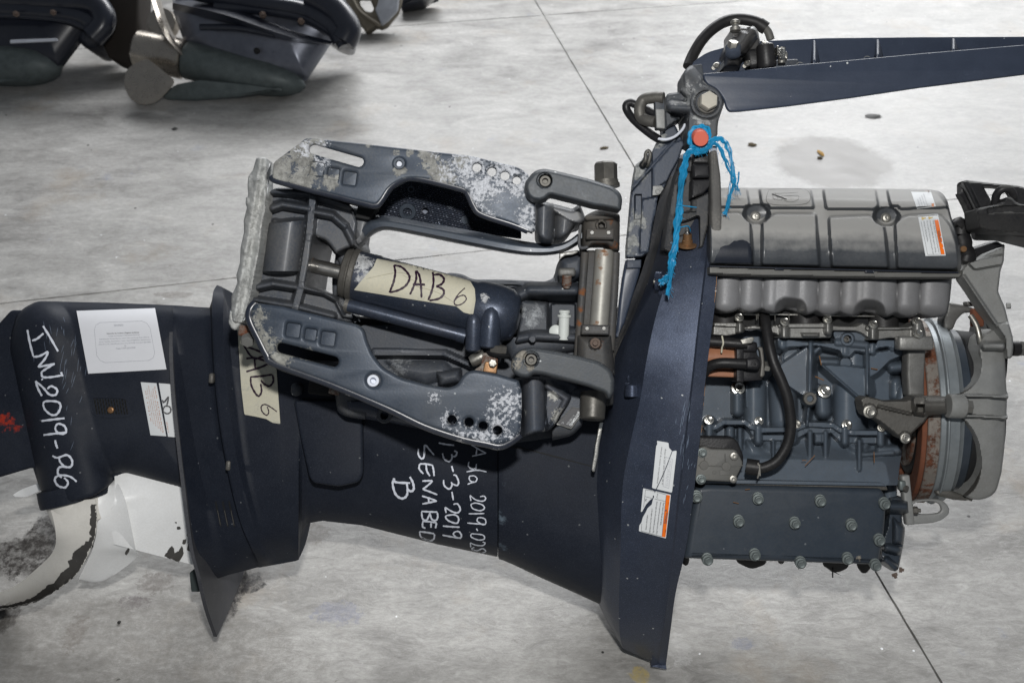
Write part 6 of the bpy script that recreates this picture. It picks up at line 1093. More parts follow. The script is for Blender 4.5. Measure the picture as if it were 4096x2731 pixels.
# ------------------------------------------------------------------ tapes, papers and writing
wtape1 = zz([(1215, 1068), (1500, 1122), (1960, 1245), (1998, 1310), (2005, 1400), (1985, 1518), (1910, 1500), (1850, 1450), (1400, 1380), (1030, 1320), (1130, 1200), (1190, 1130)], 900, 500)
tp = polypatch('tape_strip', wtape1, [cyl], M_tape, P, lift=.0010, step=6, w=.15, rnd=3, label='cream masking tape strip lettered DAB 6 on the cylinder')
def Z1(x, y): return (900 + x / 2, 500 + y / 2)
strip('handwriting', [[(1352, 1120), (1362, 1180), (1350, 1250), (1332, 1300), (1315, 1340)], [(1352, 1122), (1410, 1135), (1462, 1185), (1476, 1230), (1445, 1285), (1385, 1322), (1318, 1338)], [(1525, 1165), (1530, 1230), (1505, 1300), (1480, 1355)], [(1530, 1165), (1555, 1205), (1568, 1290), (1572, 1380)], [(1502, 1275), (1600, 1276)], [(1662, 1175), (1668, 1260), (1650, 1340), (1625, 1400)], [(1660, 1200), (1715, 1196), (1752, 1230), (1735, 1270), (1690, 1290)], [(1690, 1290), (1742, 1312), (1750, 1350), (1712, 1388), (1635, 1404)]], [tp, cyl], 9, M_ink, P, lift=.0006, tr=Z1, w=.15)
strip('handwriting', [[(1920, 1303), (1870, 1350), (1835, 1405), (1845, 1440), (1892, 1432), (1930, 1395), (1912, 1362), (1865, 1375), (1832, 1412)]], [tp, cyl], 5, M_ink, P, lift=.0006, tr=Z1, w=.15)
strip('tape_wrinkle_shade', [[(1130, 1230), (1380, 1180), (1500, 1210)], [(1530, 1290), (1700, 1340), (1860, 1440)], [(1420, 1200), (1600, 1290)]], [tp, cyl], 1.6, paint('tape_shadow', (.30, .28, .21), .8), P, lift=.0005, tr=Z1, w=.15)  # wrinkles have no relief, their shade is painted as thin darker strips
def Z2(x, y): return (900 + x / 2, 1100 + y / 2)
tp2 = polypatch('tape_strip', [Z2(*q) for q in ((100, 430), (250, 430), (330, 560), (390, 640), (412, 760), (442, 1190), (380, 1180), (330, 1150), (240, 1130), (155, 1115), (130, 900))], [house], M_tape, P, lift=.0009, step=6, rnd=2, label='cream masking tape strip lettered DAB 6 on the leg')
strip('handwriting', [[(150, 562), (200, 640), (245, 668), (300, 652), (345, 658)], [(155, 570), (230, 592), (300, 625), (340, 660)], [(170, 668), (250, 664), (355, 700)], [(355, 702), (290, 735), (170, 772)], [(235, 672), (242, 745)], [(205, 812), (210, 880), (245, 948), (272, 966), (292, 930), (285, 870)], [(205, 814), (290, 808), (378, 795)], [(380, 798), (386, 850), (355, 888), (315, 872), (287, 840)]], [tp2, house], 8, M_ink, P, lift=.0006, tr=Z2, w=.07)
strip('handwriting', [[(415, 1092), (372, 1060), (322, 1034), (290, 1050), (298, 1092), (332, 1120), (350, 1095), (337, 1052)]], [tp2, house], 5, M_ink, P, lift=.0006, tr=Z2)
def Z4(x, y): return (x * .5957, 1100 + y * .5957)
def Z7(x, y): return (80 + x * .78125, 1280 + y * .78125)
inv = [[(38, 50), (50, 115), (68, 185)], [(118, 30), (152, 85), (195, 160)], [(62, 105), (88, 95), (120, 68)], [(68, 188), (102, 183), (144, 160)], [(145, 162), (128, 198), (92, 240)], [(92, 240), (135, 232), (176, 224)], [(178, 222), (145, 242), (110, 265)], [(110, 265), (116, 290), (155, 292), (216, 282)], [(210, 266), (218, 288)], [(111, 300), (116, 306)],
    [(140, 352), (160, 338), (190, 356), (182, 382), (150, 380), (118, 345), (80, 312)], [(80, 312), (92, 350), (112, 388)], [(118, 430), (132, 415), (192, 418), (208, 442), (190, 480), (160, 484), (128, 458), (118, 430)], [(110, 516), (170, 508), (228, 502)], [(180, 548), (195, 530), (228, 542), (236, 572), (212, 582), (186, 568), (180, 548)], [(236, 574), (180, 580), (120, 588)], [(180, 614), (184, 634), (192, 656)],
    [(166, 694), (192, 704), (240, 690), (266, 716), (262, 748), (232, 750), (206, 726), (200, 702)], [(232, 750), (200, 754), (194, 784), (214, 806)], [(290, 826), (255, 800), (202, 794), (178, 814), (194, 846), (230, 856), (246, 830), (226, 806)]]
strip('white_marker_number', inv, [gear], 8.5, M_chalk, P, lift=.0006, tr=Z7, w=.05, label='white handwritten INV 2019-26 down the torpedo')
def Z5(x, y): return (1000 + x * .6805, 1500 + y * .6805)
def Z8(x, y): return (1540 + x * .5578, 1740 + y * .5578)
wr_ = [[(618, 68), (680, 105), (725, 128)], [(725, 128), (670, 140), (625, 150)], [(660, 92), (652, 145)], [(602, 190), (598, 220), (620, 240), (648, 236), (656, 205)], [(585, 262), (660, 250), (728, 262)], [(656, 212), (650, 250)], [(640, 290), (606, 295), (610, 325), (645, 335), (660, 310), (640, 290)], [(645, 335), (620, 340), (592, 352)],
    [(610, 430), (616, 470)], [(610, 430), (650, 462), (700, 472), (722, 455), (710, 436), (682, 440)], [(615, 495), (650, 485), (700, 500), (712, 525), (680, 540), (630, 525), (615, 495)], [(600, 562), (655, 562), (712, 560)], [(665, 592), (662, 615), (700, 640), (722, 632), (718, 602), (690, 590), (665, 592)], [(722, 638), (655, 634), (590, 628)], [(655, 668), (665, 685)], [(620, 705), (700, 714), (712, 742), (670, 750), (618, 728), (620, 705)], [(612, 770), (615, 802)], [(612, 770), (650, 786), (700, 790), (718, 772), (700, 764)], [(640, 802), (622, 815), (660, 826), (700, 812), (722, 832), (690, 846)]]
strip('white_marker_line', wr_, [house], 5, M_chalk, P, lift=.0006, tr=Z8, label='white handwritten line Acta 2019-028')
wr2 = [[(385, 55), (435, 65), (495, 72)], [(412, 130), (425, 170), (460, 188), (480, 165), (478, 135)], [(478, 150), (505, 150), (515, 122), (495, 112)], [(478, 220), (490, 262)], [(420, 320), (425, 360), (460, 385), (480, 360), (475, 335)], [(480, 345), (515, 360), (528, 335), (510, 290), (490, 285)], [(480, 405), (490, 465)], [(430, 515), (438, 556)], [(430, 515), (480, 546), (520, 555), (540, 530), (520, 492), (490, 495)], [(440, 575), (500, 570), (528, 595), (515, 630), (460, 615), (435, 590), (440, 575)], [(415, 650), (475, 655), (535, 658)], [(505, 690), (490, 706), (510, 730), (540, 735), (548, 715), (530, 690), (505, 690)], [(545, 738), (480, 728), (412, 715)]]
strip('white_marker_line', wr2, [house], 6.5, M_chalk, P, lift=.0006, tr=Z8, label='white handwritten date 13-3-2019')
wr3 = [[(240, 98), (240, 140), (262, 168), (280, 150), (286, 72), (320, 105), (352, 142)], [(250, 205), (245, 240), (275, 276)], [(250, 205), (295, 206), (340, 215)], [(295, 210), (300, 255), (322, 292)], [(340, 215), (348, 250), (352, 292)], [(268, 328), (305, 326), (340, 325)], [(342, 328), (300, 365), (270, 386)], [(270, 386), (320, 404), (375, 426)], [(265, 435), (320, 452), (370, 470)], [(372, 470), (320, 482), (268, 492)], [(312, 452), (315, 484)], [(262, 545), (320, 548), (375, 550)], [(262, 548), (270, 598), (300, 606), (322, 556)], [(322, 556), (335, 600), (364, 610), (378, 586), (375, 552)], [(270, 626), (285, 616), (370, 626)], [(270, 626), (270, 655), (290, 666)], [(330, 628), (330, 662)], [(370, 628), (362, 666)], [(248, 690), (300, 696), (352, 705)], [(248, 690), (260, 730), (320, 755), (350, 742), (355, 708)]]
strip('white_marker_line', wr3, [house], 7, M_chalk, P, lift=.0006, tr=Z8, label='white handwritten word SENABED')
strip('white_marker_line', [[(65, 308), (55, 350), (75, 420), (115, 452), (150, 440), (162, 400), (155, 335)], [(65, 308), (78, 336), (180, 342)], [(162, 385), (186, 402), (206, 385), (200, 340), (178, 298)]], [house], 9, M_chalk, P, lift=.0006, tr=Z8, label='white handwritten letter B')
# paper sheet and stickers on the gearcase
PA = [(306, 1243), (620, 1232), (666, 1477), (353, 1494)]
pp = patch('paper_sheet', PA, [gear], M_paper, P, lift=.0009, label='white printed inventory sheet glued on the gearcase')
def Q(c, s, t): q = quadmap(c, s, t); return (q.x, q.y)
def line_on(c, on, txt, s0, s1, t0, t1, mat, name='printed_text', par=None, bold=False):
    textdecal(name, txt, [Q(c, s0, t0), Q(c, s1, t0), Q(c, s1, t1), Q(c, s0, t1)], on, mat, par or P, lift=.0003, bold=bold)
for (tx, a0, a1, t, bd) in (('Dirección de Control y Registro de Bienes', .33, .74, .37, True), ('Código de Inventario: INV #NAV/2019-26', .34, .74, .41, False), ('Identificación: Motor Marino, color: Gris con Franja Roja y Blanca,', .22, .86, .455, False), ('marca Yamaha, descripción / serie : Serie E75BMHD, identificación', .21, .87, .495, False), ('692L1011213C, (Identificado como Acta 2019-028 13-3-2019 SENABED', .20, .87, .535, False), ('B)', .525, .545, .575, False), ('Causa: 01070-2018-00381', .41, .66, .61, False), ('SENABED', .44, .56, .24, False)):
    line_on(PA, [pp], tx, a0, a1, t, t + .027, M_printg if not bd else M_print, par=pp, bold=bd)
rb = [Q(PA, *q) for q in ((.27, .20), (.80, .20), (.86, .24), (.89, .32), (.89, .72), (.86, .80), (.80, .84), (.24, .84), (.18, .80), (.15, .72), (.18, .32), (.21, .24), (.27, .20))]
strip('printed_frame', [[rb[i], rb[i + 1]] for i in range(12)], [pp], 1.0, M_printg, pp, lift=.0003, taper=1)
SA = [(563, 1528), (626, 1532), (665, 1744), (602, 1740)]; SB = [(635, 1532), (684, 1536), (704, 1748), (672, 1746)]
s1 = patch('sticker', SA, [gear], M_stick, P, lift=.0007, nx=8, ny=14, label='small white sticker with faded red print'); s2 = patch('sticker', SB, [gear, house], M_stick, P, lift=.0009, nx=8, ny=14, label='small white sticker numbered 07')
tr_ = ['SAR KM8AR05', 'Causa: 01070-2018-00381', 'Código inventario: INV #NAV/2019-26', 'Identificación: Yamaha, Motor, 69212019-0051', 'marca: por inscribir en Rte y Serie', '0117J16']
for k, tx in enumerate(tr_):
    x = .88 - k * .13; line_t = [Q(SA, x, .06 + .05 * (k % 3)), Q(SA, x, .94 - .04 * k), Q(SA, x - .08, .94 - .04 * k), Q(SA, x - .08, .06 + .05 * (k % 3))]
    textdecal('printed_text', tx, line_t, [s1], M_printr, s1, lift=.0003)
textdecal('printed_text', '08 FAJ/19', [Q(SB, .22, .72), Q(SB, .22, .92), Q(SB, .0, .92), Q(SB, .0, .72)], [s2], M_printr, s2, lift=.0003)
strip('handwriting', [[(1090, 838), (1100, 855), (1130, 818), (1122, 870), (1122, 858)], [(1130, 820), (1105, 850), (1090, 842)], [(1095, 905), (1108, 880), (1140, 885), (1146, 915), (1125, 930), (1100, 920), (1095, 905)]], [s2, gear], 6, M_print, P, lift=.0006, tr=Z4)
# warning labels on the cowl
C1 = [(2627, 1762), (2708, 1772), (2688, 1971), (2606, 1951)]
M_film = M_stick2; M_film2 = M_stick
g1 = [(2627, 1762, 3), (2628, 1762), (2674, 1770), (2676, 1790), (2690, 1805), (2706, 1800), (2706, 1812), (2688, 1970, 3), (2608, 1951, 3), (2625, 1782), (2630, 1776)]
m1 = polypatch('label_sticker', g1, [tub], M_stick, P, lift=.0006, step=5, w=.17, label='upper white label printed in Spanish, scratched')
textdecal('printed_text', 'Antes de usar este motor, lea el', [(2666, 1795), (2654, 1938), (2646, 1936), (2658, 1794)], [m1], M_print, m1, lift=.0003, w=.17)
textdecal('printed_text', 'manual de usuario correspondiente', [(2651, 1788), (2633, 1935), (2625, 1933), (2643, 1787)], [m1], M_print, m1, lift=.0003, w=.17)
strip('printed_frame', [[(2690, 1835), (2675, 1952)], [(2675, 1952), (2652, 1944)], [(2652, 1944), (2664, 1828)], [(2664, 1828), (2690, 1835)]], [m1], 1.2, M_printg, m1, lift=.0003, w=.17)
textdecal('printed_text', 'IMPORTANTE', [(2685, 1842), (2672, 1945), (2660, 1942), (2672, 1838)], [m1], paint('pale_ink', (.45, .46, .48), .5), m1, lift=.0003, w=.17)
def z3(x, y): return (2500 + x * .19133, 1900 + y * .19133)
M_scr = M_cowl
a1_ = polypatch('label_sticker', [z3(*q) for q in ((380, 270), (960, 405), (855, 1318), (290, 1165), (300, 1045), (345, 985), (372, 880), (440, 760), (470, 690), (560, 610), (585, 500), (610, 450), (600, 400), (625, 325), (605, 325), (585, 420), (575, 480), (520, 520), (440, 610), (345, 780), (330, 775))], [tub], M_stick, P, lift=.0006, step=4, w=.17, rnd=2, label='torn white warning label with an orange band')
polypatch('label_band', [z3(*q) for q in ((868, 405), (942, 422), (845, 1298), (768, 1278))], [a1_], M_orange, a1_, lift=.0003, step=4, w=.17, rnd=1)
def tline(tx, a, b, wd, mat=M_print, bold=False):
    A = Vector(z3(*a)); B = Vector(z3(*b)); n = Vector((B.y - A.y, -(B.x - A.x))).normalized() * wd * .19133
    textdecal('printed_text', tx, [tuple(A + n), tuple(B + n), tuple(B - n), tuple(A - n)], [a1_], mat, a1_, lift=.0006, w=.17, bold=bold)
tline('WARNING', (885, 775), (836, 1010), 26, M_print, True)
strip('warning_triangle', [[z3(845, 745), z3(868, 745)], [z3(842, 738), z3(862, 715)], [z3(868, 745), z3(860, 715)]], [a1_], 3, M_print, a1_, lift=.0006, w=.17)
for tx, p0, p1 in (("Read Owner's Manuals and labels", (815, 570), (752, 1040)), ('Wear an approved personal flotation device (PFD).', (745, 555), (655, 1235)), ('Attach engine shut-off cord (lanyard) to your PFD,', (668, 545), (585, 1210)), ('so the engine stops if you accidentally', (568, 690), (515, 1195)), ('could prevent a runaway', (470, 830), (438, 1140)), ('boat.', (448, 490), (436, 545))): tline(tx, p0, p1, 20)
strip('printed_frame', [[z3(862, 408), z3(770, 1275)], [z3(430, 300), z3(605, 330)], [z3(430, 300), z3(390, 665)], [z3(415, 440), z3(560, 480)], [z3(620, 492), z3(845, 545)], [z3(660, 350), z3(862, 405)], [z3(350, 1010), z3(340, 1160)], [z3(340, 1165), z3(765, 1278)], [z3(665, 380), z3(690, 400)], [z3(690, 400), z3(660, 460)], [z3(660, 460), z3(690, 475)]], [a1_], 1.4, M_print, a1_, lift=.0004, taper=1, w=.17)
strip('label_scratch', [[(2690, 1800), (2660, 1880), (2630, 1945), (2618, 1970)]], [m1, tub], 3, M_cowl, P, lift=.0009, w=.17)
# labels on the intake cover
def Z6(x, y): return (3600 + x * .2111, 650 + y * .2111)
CL = [Z6(335, 1000), Z6(720, 975), Z6(860, 1640), (3703, 1024)]
CL = [(3671, 861), (3752, 855), (3783, 1022), (3702, 1024)]
l1 = patch('label_sticker', CL, [ic], M_stick, P, lift=.0007, nx=10, ny=18, label='lower white warning label with an orange band on the grey cover', w=.18)
polypatch('label_band', [Q(CL, .78, .14), Q(CL, .96, .14), Q(CL, .96, .97), Q(CL, .78, .97)], [l1], M_orange, l1, lift=.0003, step=4, w=.18, rnd=1)
textdecal('printed_text', 'WARNING', [Q(CL, .93, .40), Q(CL, .93, .68), Q(CL, .81, .68), Q(CL, .81, .40)], [l1], M_print, l1, lift=.0006, w=.18, bold=True)
for k, (tx, t1) in enumerate((('Keep hands, hair and clothing away from', .93), ('moving parts while the engine is running.', .93), ('Do not touch or remove electrical parts when', .97), ('starting or during operation.', .66))):
    x = .74 - k * .15; textdecal('printed_text', tx, [Q(CL, x, .15), Q(CL, x, t1), Q(CL, x - .09, t1), Q(CL, x - .09, .15)], [l1], M_print, l1, lift=.0003, w=.18)
for x in (.30, .64): polypatch('warning_triangle', [Q(CL, x - .14, .04), Q(CL, x + .15, .075), Q(CL, x - .14, .125)], [l1], M_yel, l1, lift=.0003, step=3, w=.18, rnd=0)
strip('printed_frame', [[Q(CL, .1, .03), Q(CL, .97, .03)], [Q(CL, .1, .03), Q(CL, .12, .97)], [Q(CL, .12, .97), Q(CL, .97, .97)], [Q(CL, .76, .14), Q(CL, .78, .97)]], [l1], 1.1, M_print, l1, lift=.0004, taper=1, w=.18)
CU = [(3641, 758), (3722, 762), (3744, 826), (3668, 836)]
l2 = patch('label_sticker', CU, [ic], M_stick, P, lift=.0007, nx=10, ny=8, label='upper worn white label faded to nothing on the grey cover', w=.13)
polypatch('label_band', [Q(CU, .80, .80), Q(CU, .97, .80), Q(CU, .98, .98), Q(CU, .80, .98)], [l2], paint('faded_orange', (.62, .28, .16), .6), l2, lift=.0003, step=3, w=.13, rnd=0)
polypatch('label_band', [Q(CU, .72, .0), Q(CU, .95, .02), Q(CU, .95, .07), Q(CU, .72, .05)], [l2], paint('faded_orange', (.60, .36, .28), .6), l2, lift=.0003, step=3, w=.13, rnd=0)
for k in range(4): textdecal('printed_text', 'WARNING engine cover', [Q(CU, .62 - k * .13, .2 + .1 * k), Q(CU, .62 - k * .13, .92), Q(CU, .55 - k * .13, .92), Q(CU, .55 - k * .13, .2 + .1 * k)], [l2], M_printg, l2, lift=.0003, w=.13)
# worn scuffs and scratches as thin marks
M_scuff = paint('paint_scuff', (.11, .14, .19), .6)
sc_ = []
for k in range(26):
    x = random.gauss(290, 22); y = random.gauss(1460, 90); sc_.append([(x, y), (x - random.uniform(2, 14), y + random.uniform(20, 60))])
for k in range(12):
    x = random.gauss(210, 30); y = random.gauss(1320, 40); sc_.append([(x, y), (x + random.uniform(-8, 8), y + random.uniform(15, 50))])
strip('paint_scuffs', sc_, [gear], 1.6, M_scuff, P, lift=.0003, taper=.2)
sc_ = []
for k in range(16):
    x = random.gauss(2738, 14); y = random.gauss(1730, 60); sc_.append([(x, y), (x - random.uniform(2, 12), y + random.uniform(20, 70))])
for k in range(6):
    x = random.gauss(2762, 8); y = random.uniform(1800, 2000); sc_.append([(x - (y - 1800) * .08, y), (x - 4 - (y - 1800) * .08, y + random.uniform(10, 30))])
strip('paint_scuffs', sc_, [tub], 2.2, M_scuff, P, lift=.0003, taper=.2, w=.17)
# ------------------------------------------------------------------ blue twine tied to the plug
M_tw = paint('blue_twine', (.008, .21, .41), .38, var=.6, spec=.6, bump=.3); 
tw = empty('twine', MF @ L(2802, 590, .17), 'frayed bright blue twine knotted round the orange plug and hanging over the cowl', 'twine')
def rope(name, pts, rad, par, strands=7, tw_=9, fr=1.0):
    C = catmull([L(*q) for q in pts], 10); vs = []; fs = []; L0 = 0
    for s_ in range(strands):
        ph = 2 * math.pi * s_ / strands; path = []; rs = []
        for i, q in enumerate(C):
            t = (C[min(i + 1, len(C) - 1)] - C[max(i - 1, 0)]).normalized(); n = t.cross(Vector((0, 0, 1))).normalized(); b = t.cross(n)
            a = ph + i * .10 * tw_ / 9 * (1 + .3 * math.sin(s_)); rr = rad * (.55 + .3 * math.sin(i * .23 + s_ * 2.1) + .15 * math.sin(i * .9 + s_)) * fr
            path.append(q + n * math.cos(a) * rr + b * math.sin(a) * rr * .7); rs.append(rad * .36 * (1 + .25 * math.sin(i * .7 + s_)))
        v, f = tube_geo(path, rs, 5); o = len(vs); vs += v; fs += [tuple(x + o for x in g) for g in f]
    for k in range(int(len(C) * .9)):      # loose fibres
        q = random.choice(C); d = Vector((random.uniform(-1, 1), random.uniform(-1, 1), random.uniform(-.3, .6))).normalized(); ln = random.uniform(.002, .007)
        v, f = tube_geo([q, q + d * ln * .5 + Vector((0, -.001, 0)), q + d * ln + Vector((0, -.003, 0))], .00022, 4); o = len(vs); vs += v; fs += [tuple(x + o for x in g) for g in f]
    return mk(name, vs, fs, M_tw, par, angle=60, geo=False)
rope('knot_loop', [(2775, 585, .175), (2765, 550, .172), (2778, 522, .170), (2806, 514, .170), (2832, 530, .172), (2834, 560, .176), (2825, 585, .180), (2790, 598, .182), (2768, 590, .18), (2790, 605, .184), (2830, 590, .184), (2845, 560, .178)], .0042, tw)
rope('long_end', [(2800, 590, .184), (2772, 598, .186), (2748, 616, .186), (2737, 660, .188), (2730, 720, .190), (2722, 800, .192), (2716, 860, .194), (2704, 930, .196), (2696, 990, .198), (2688, 1040, .198), (2683, 1090, .196), (2665, 1115, .192), (2642, 1130, .188)], .0038, tw, 8)
rope('long_end', [(2690, 1050, .2), (2683, 1100, .198), (2678, 1140, .196), (2668, 1180, .194)], .0022, tw, 5)
rope('short_end', [(2830, 580, .184), (2850, 560, .184), (2880, 555, .182), (2905, 575, .180), (2922, 620, .178), (2932, 680, .176), (2934, 720, .176), (2918, 780, .176), (2908, 830, .178), (2900, 858, .18)], .0026, tw, 6)
rope('short_end', [(2835, 578, .184), (2862, 575, .184), (2885, 600, .182), (2905, 650, .180), (2925, 700, .178), (2930, 730, .178), (2942, 745, .176), (2955, 760, .175)], .0022, tw, 5)
tube('loose_fibre', [(2705, 820, .196), (2740, 824, .194), (2786, 830, .190)], .0007, M_tw, tw, n=5); tube('loose_fibre', [(2720, 910, .196), (2752, 905, .19), (2762, 925, .18)], .0007, M_tw, tw, n=5); tube('loose_fibre', [(2940, 750, .176), (2952, 730, .176), (2956, 688, .176)], .0009, M_tw, tw, n=5)
# ------------------------------------------------------------------ other outboards lying behind
M_far = paint('far_navy_paint', (.014, .017, .027), .30, coat=.5, var=.2, dust=.2, dustc=(.05, .05, .05))
M_farm = paint('far_satin_paint', (.13, .14, .17), .32, metal=.6, coat=.2, var=.2)
M_green = paint('weathered_green_casting', (.10, .12, .12), .42, metal=.2, var=.4, dust=.4, dustc=(.025, .03, .035), amt=.1, spotc=(.075, .11, .105), hard=.2, spotsc=12)
M_bladem = paint('steel_propeller', (.34, .31, .27), .28, metal=.8, var=.15)
def zf(pts): return [(p[0] * .5957, p[1] * .5957) + tuple(p[2:]) for p in pts]
def torp(root, A, B, R, prof, mat, name='gearcase'):
    A_ = L(*A); B_ = L(*B); ln = (B_ - A_).length
    return lathe(name, A, B, [(t * ln, r * R) for t, r in prof], mat, root, n=48)
TP = [(0, .93), (.02, 1), (.3, 1.02), (.55, 1.0), (.70, .94), (.82, .80), (.90, .62), (.96, .40), (1, .05)]
wA = wfloor(980, 292, .058)
mA = empty('outboard_motor', on_floor(1190, 365), 'dark outboard lying behind, its silver propeller and green torpedo in view', 'outboard motor', None); P2 = mA
torp(mA, (745, 240, wA), (1222, 345, wA), .050, TP, M_green)
plate('skeg', zf([(1060, 640, 10), (1190, 562), (1340, 535), (1700, 570), (1900, 600), (1600, 650), (1300, 674), (1120, 668, 8)]), wA + .035, .012, M_green, mA, r=8, bev=.005, slope=(0, .5))
gl = Relief(700, -60, 1400, 345, 6, wA); gl.outline(zf([(1240, 295), (1170, 100), (1100, -80), (2300, -80), (2345, 120), (2290, 255), (2215, 292), (2058, 528), (2000, 590), (1640, 480), (1300, 420)]), 8); gl.dome(zf([(1100, -80), (2300, -80), (2345, 120), (2290, 255), (2215, 292), (2058, 528), (1640, 480), (1240, 295)]), wA + .055, wA - .002, 190, .004)
gl.W += np.clip((300 - gl.Y) * .0, 0, 1)
gl.build('drive_leg', M_farm, mA, depth=.012)
skin('anti_ventilation_plate', [[(690, 0, wA + .03), (900, 22, wA + .07), (1160, 120, wA + .09), (1335, 168, wA + .09)], [(690, 12, wA + .10), (900, 60, wA + .13), (1150, 145, wA + .13), (1322, 178, wA + .10)], [(690, 40, wA + .06), (900, 90, wA + .07), (1140, 160, wA + .07), (1318, 180, wA + .07)]], M_far, mA, n=30, m=3, mirror=False)
for (k, pts, r_, m_) in ((0, [(780, -30), (1000, 10), (1200, 40), (1320, 100), (1365, 170)], .022, M_far), (1, [(860, 30), (1050, 40), (1230, 75), (1340, 140), (1372, 190)], .014, M_far), (2, [(1240, -20), (1330, 30), (1380, 90), (1392, 130), (1372, 170)], .034, M_far), (3, [(800, 110), (950, 112), (1100, 140)], .008, M_far)):
    tube('cowl_rim', [(x, y, wA + .08) for x, y in pts], r_, m_, mA, n=16)
plate('lower_cowl', [(820, -80), (1330, -80), (1385, 40), (1394, 110), (1380, 160), (1330, 150), (1200, 60), (1000, 20)], wA + .02, .18, M_far, mA, r=30, bev=.03)
for (x, y) in ((1052, 62), (1205, 88)): bolt(x, y, None, 14, M_rustm, mA, 'nut', w=wA + .10)
bolt(1026, 203, None, 12, M_dark, mA, 'boss', w=wA + .062)
torp(mA, (545, 195, wA), (740, 240, wA), .052, [(0, .8), (.05, .95), (.5, 1.0), (.97, 1.0), (1, .9)], M_bladem, 'propeller_hub')
def pblade(root, out, w, th, mat, slope=(0, 0), c0=None): plate('propeller_blade', out, w, th, mat, root, r=30, bev=.0015, slope=slope)
pblade(mA, zf([(990, 395, 10), (1180, 545, 20), (1120, 620, 40), (1050, 690, 60), (960, 712, 60), (870, 670, 60), (826, 560, 60), (850, 460, 60), (930, 415, 30)]), wA + .075, .004, M_bladem, (.2, .3))
skin('propeller_blade', [[(600, -20, wA + .06), (618, 40, wA + .07), (650, 130, wA + .08), (728, 225, wA + .07)], [(615, -20, wA + .05), (634, 40, wA + .06), (672, 130, wA + .065), (730, 215, wA + .06)], [(640, -20, wA - .01), (660, 60, wA - .01), (690, 130, wA), (720, 180, wA + .02)]], M_bladem, mA, n=30, m=3, mirror=False)
bolt(648, 92, None, 58, M_bladem, mA, 'boss', name='propeller_blade', w=wA - .06)
plate('bracket_shade_sheet', [(400, -60), (556, -60), (552, 150), (548, 250), (510, 262), (430, 230), (395, 150), (390, 0)], wA - .05, .10, paint('rusty_metal_and_shade', (.018, .014, .011), .7, amt=.1, spotc=(.07, .035, .015), hard=.2), mA, r=10, bev=.01)  # bracket widened into a dark sheet that stands for shade between the motors
wB = wfloor(150, 262, .060)
mB = empty('outboard_motor', on_floor(225, 330), 'dark outboard lying at the left edge behind, only its green rounded nose in view', 'outboard motor')
torp(mB, (-160, 250, wB), (250, 268, wB), .056, TP, M_green)
plate('skeg', zf([(-300, 590), (0, 555), (240, 520), (160, 480), (-300, 500)]), wB + .03, .012, M_green, mB, r=8, bev=.005)
gl = Relief(-260, -60, 440, 300, 6, wB); ou = zf([(-430, -80), (600, -80), (700, 60), (715, 150), (620, 260), (598, 195), (415, 440), (390, 460), (200, 420), (-430, 430)]); gl.outline(ou, 8); gl.dome(ou, wB + .055, wB - .002, 190, .004); gl.build('drive_leg', M_far, mB, depth=.012)
for (pts, r_) in (([(-160, 20), (100, 40), (300, 60), (372, 100), (352, 128)], .020), ([(-160, 60), (60, 60), (250, 76), (350, 112)], .010), ([(-160, -20), (200, 0), (360, 10), (410, 50), (412, 100), (370, 150)], .030)): tube('cowl_rim', [(x, y, wB + .09) for x, y in pts], r_, M_far, mB, n=16)
plate('lower_cowl', [(-200, -80), (380, -80), (418, 20), (428, 80), (410, 160), (330, 190), (200, 60), (-200, 40)], wB + .02, .18, M_far, mB, r=30, bev=.03)
pl_ = plate('skeg_band', zf([(70, 268), (380, 258, 4), (384, 275, 4), (64, 290)]), wB + .062, .008, M_chalk, mB, r=3)
for (x, y) in ((65, 58), (214, 52)): bolt(x, y, None, 12, M_rustm, mB, 'nut', w=wB + .12)
wC = wfloor(1480, 118, .02)
mC = empty('outboard_bracket', on_floor(1490, 125), 'corroded pale grey transom bracket of an outboard at the top edge of the floor', 'bracket')
M_corr = paint('corroded_alloy', (.13, .115, .09), .7, var=.3, bump=.6, amt=.12, spotc=(.48, .49, .50), hard=.2, spotsc=22)
def zg(pts): return [(1200 + p[0] * .25, p[1] * .25) + tuple(p[2:]) for p in pts]
plate('bracket_plate', zg([(600, -200), (640, 20), (780, 240), (880, 350), (960, 370), (1040, 490, 10), (1075, 495, 10), (1210, 400), (1290, 425, 8), (1380, 380), (1560, 160), (1610, 0), (1640, -200)]), wC + .02, .05, M_corr, mC, [fillet(zg([(920, -60), (950, 60), (1040, 170), (1140, 190), (1180, 140), (1130, 20), (1100, -60)]), 8)], r=4, bev=.008)
tube('bracket_ridge', [(1410, 0, wC + .03), (1440, 50, wC + .035), (1500, 92, wC + .035), (1522, 106, wC + .03)], .006, M_corr, mC)
plate('bracket_plate', zg([(1290, -200), (1240, 60), (1200, 160), (1300, 400), (1400, 330), (1560, 160), (1600, -200)]), wC + .035, .02, paint('pale_corroded_alloy', (.36, .38, .42), .6, var=.3, bump=.6, amt=.05, spotc=(.05, .06, .08), hard=.1, spotsc=16), mC, r=6, bev=.005)
plate('cowl_edge', zg([(1640, -200), (1600, 100), (1950, -10), (2200, -200)]), wC - .10, .10, M_far, mC, r=5, bev=.01)
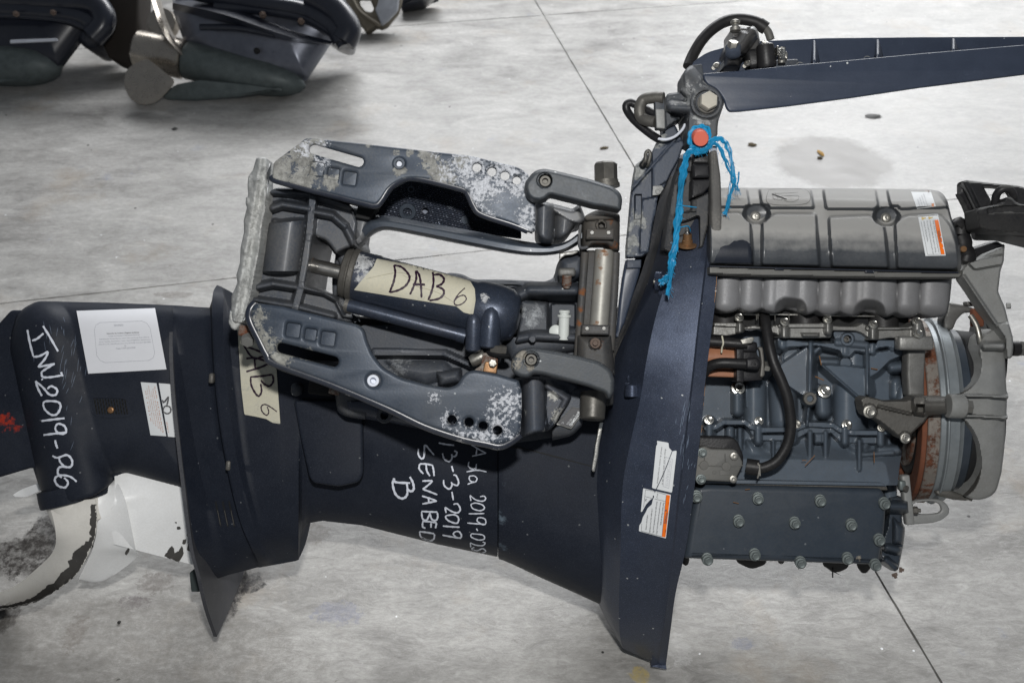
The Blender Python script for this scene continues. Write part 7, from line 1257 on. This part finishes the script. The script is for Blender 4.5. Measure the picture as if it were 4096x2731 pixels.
# ------------------------------------------------------------------ small litter on the floor
def litter(name, px, py, sx, sy, mat, label, cat, ang=0, h=.004):
    c = on_floor(px, py); k = 14; vs = [(0, 0, h)]; fs = []
    for r_ in (.55, 1):
        for j in range(k):
            a = 2 * math.pi * j / k; x = math.cos(a) * sx * r_ * (1 + random.uniform(-.15, .15)); y = math.sin(a) * sy * r_ * (1 + random.uniform(-.15, .15)); vs.append((x, y, h * (1.1 - r_ * .95) + random.uniform(0, h * .3)))
    for j in range(k): fs.append((0, 1 + j, 1 + (j + 1) % k)); fs.append((1 + j, 1 + k + j, 1 + k + (j + 1) % k, 1 + (j + 1) % k))
    me = bpy.data.meshes.new(name); me.from_pydata(vs, [], fs); me.materials.append(mat); me.polygons.foreach_set('use_smooth', [True] * len(fs))
    o = bpy.data.objects.new(name, me); COL.objects.link(o); o.location = c + Vector((0, 0, .0006)); o.rotation_euler = (0, 0, ang); o['label'] = label; o['category'] = cat
M_leaf = paint('dry_leaf', (.42, .24, .05), .7, var=.4); M_leafd = paint('dark_leaf', (.07, .05, .02), .8, var=.4); M_peb = paint('dark_pebble', (.035, .035, .033), .6)
litter('dry_leaf', 3283, 615, .006, .016, M_leaf, 'small orange dry leaf on the grey oval patch of the floor', 'leaf', .2)
litter('dry_leaf', 3279, 634, .007, .006, M_leafd, 'dark crumpled leaf scrap just in front of the orange leaf', 'leaf')
litter('pebble', 3494, 467, .021, .013, M_peb, 'flat black pebble on the bright floor below the tiller', 'pebble', .1)
litter('dry_leaf', 3008, 581, .011, .010, M_leafd, 'small dark brown leaf on the bright floor between tiller and grey cover', 'leaf')
litter('dry_leaf', 2416, 594, .012, .006, M_leafd, 'tiny brown leaf on the floor above the pivot nut', 'leaf', .4)
litter('pebble', 699, 518, .007, .007, M_peb, 'tiny black pebble on the bare floor left of the brackets', 'pebble')
litter('pebble', 478, 2490, .0025, .0025, M_peb, 'black speck of grit on the floor below the white blade', 'pebble')
# dry grass stalks on the engine
M_straw = paint('straw', (.17, .085, .035), .7)
gs = empty('grass_bits', MF @ L(3100, 1830, .11), 'few dry grass stalks scattered over the blue engine block', 'dry grass')
for (a_, b_) in (((1040, 525), (1120, 440)), ((1015, 482), (1050, 480)), ((1592, 412), (1594, 500)), ((465, 815), (510, 825)), ((560, 715), (600, 710))):
    tube('stalk', [(2700 + a_[0] / 2, 1600 + a_[1] / 2, .113 if a_[1] < 600 else .124), (2700 + b_[0] / 2, 1600 + b_[1] / 2, .113 if a_[1] < 600 else .124)], .00045, M_straw, gs, n=5)
for (x0, y0, x1, y1, w_) in ((715, 845, 730, 920, .108), (680, 1010, 750, 1040, .106), (1130, 945, 1180, 955, .108)):
    tube('stalk', [(2920 + x0 / 2, 1000 + y0 / 2, w_), (2920 + x1 / 2, 1000 + y1 / 2, w_)], .0007, M_straw, gs, n=5)
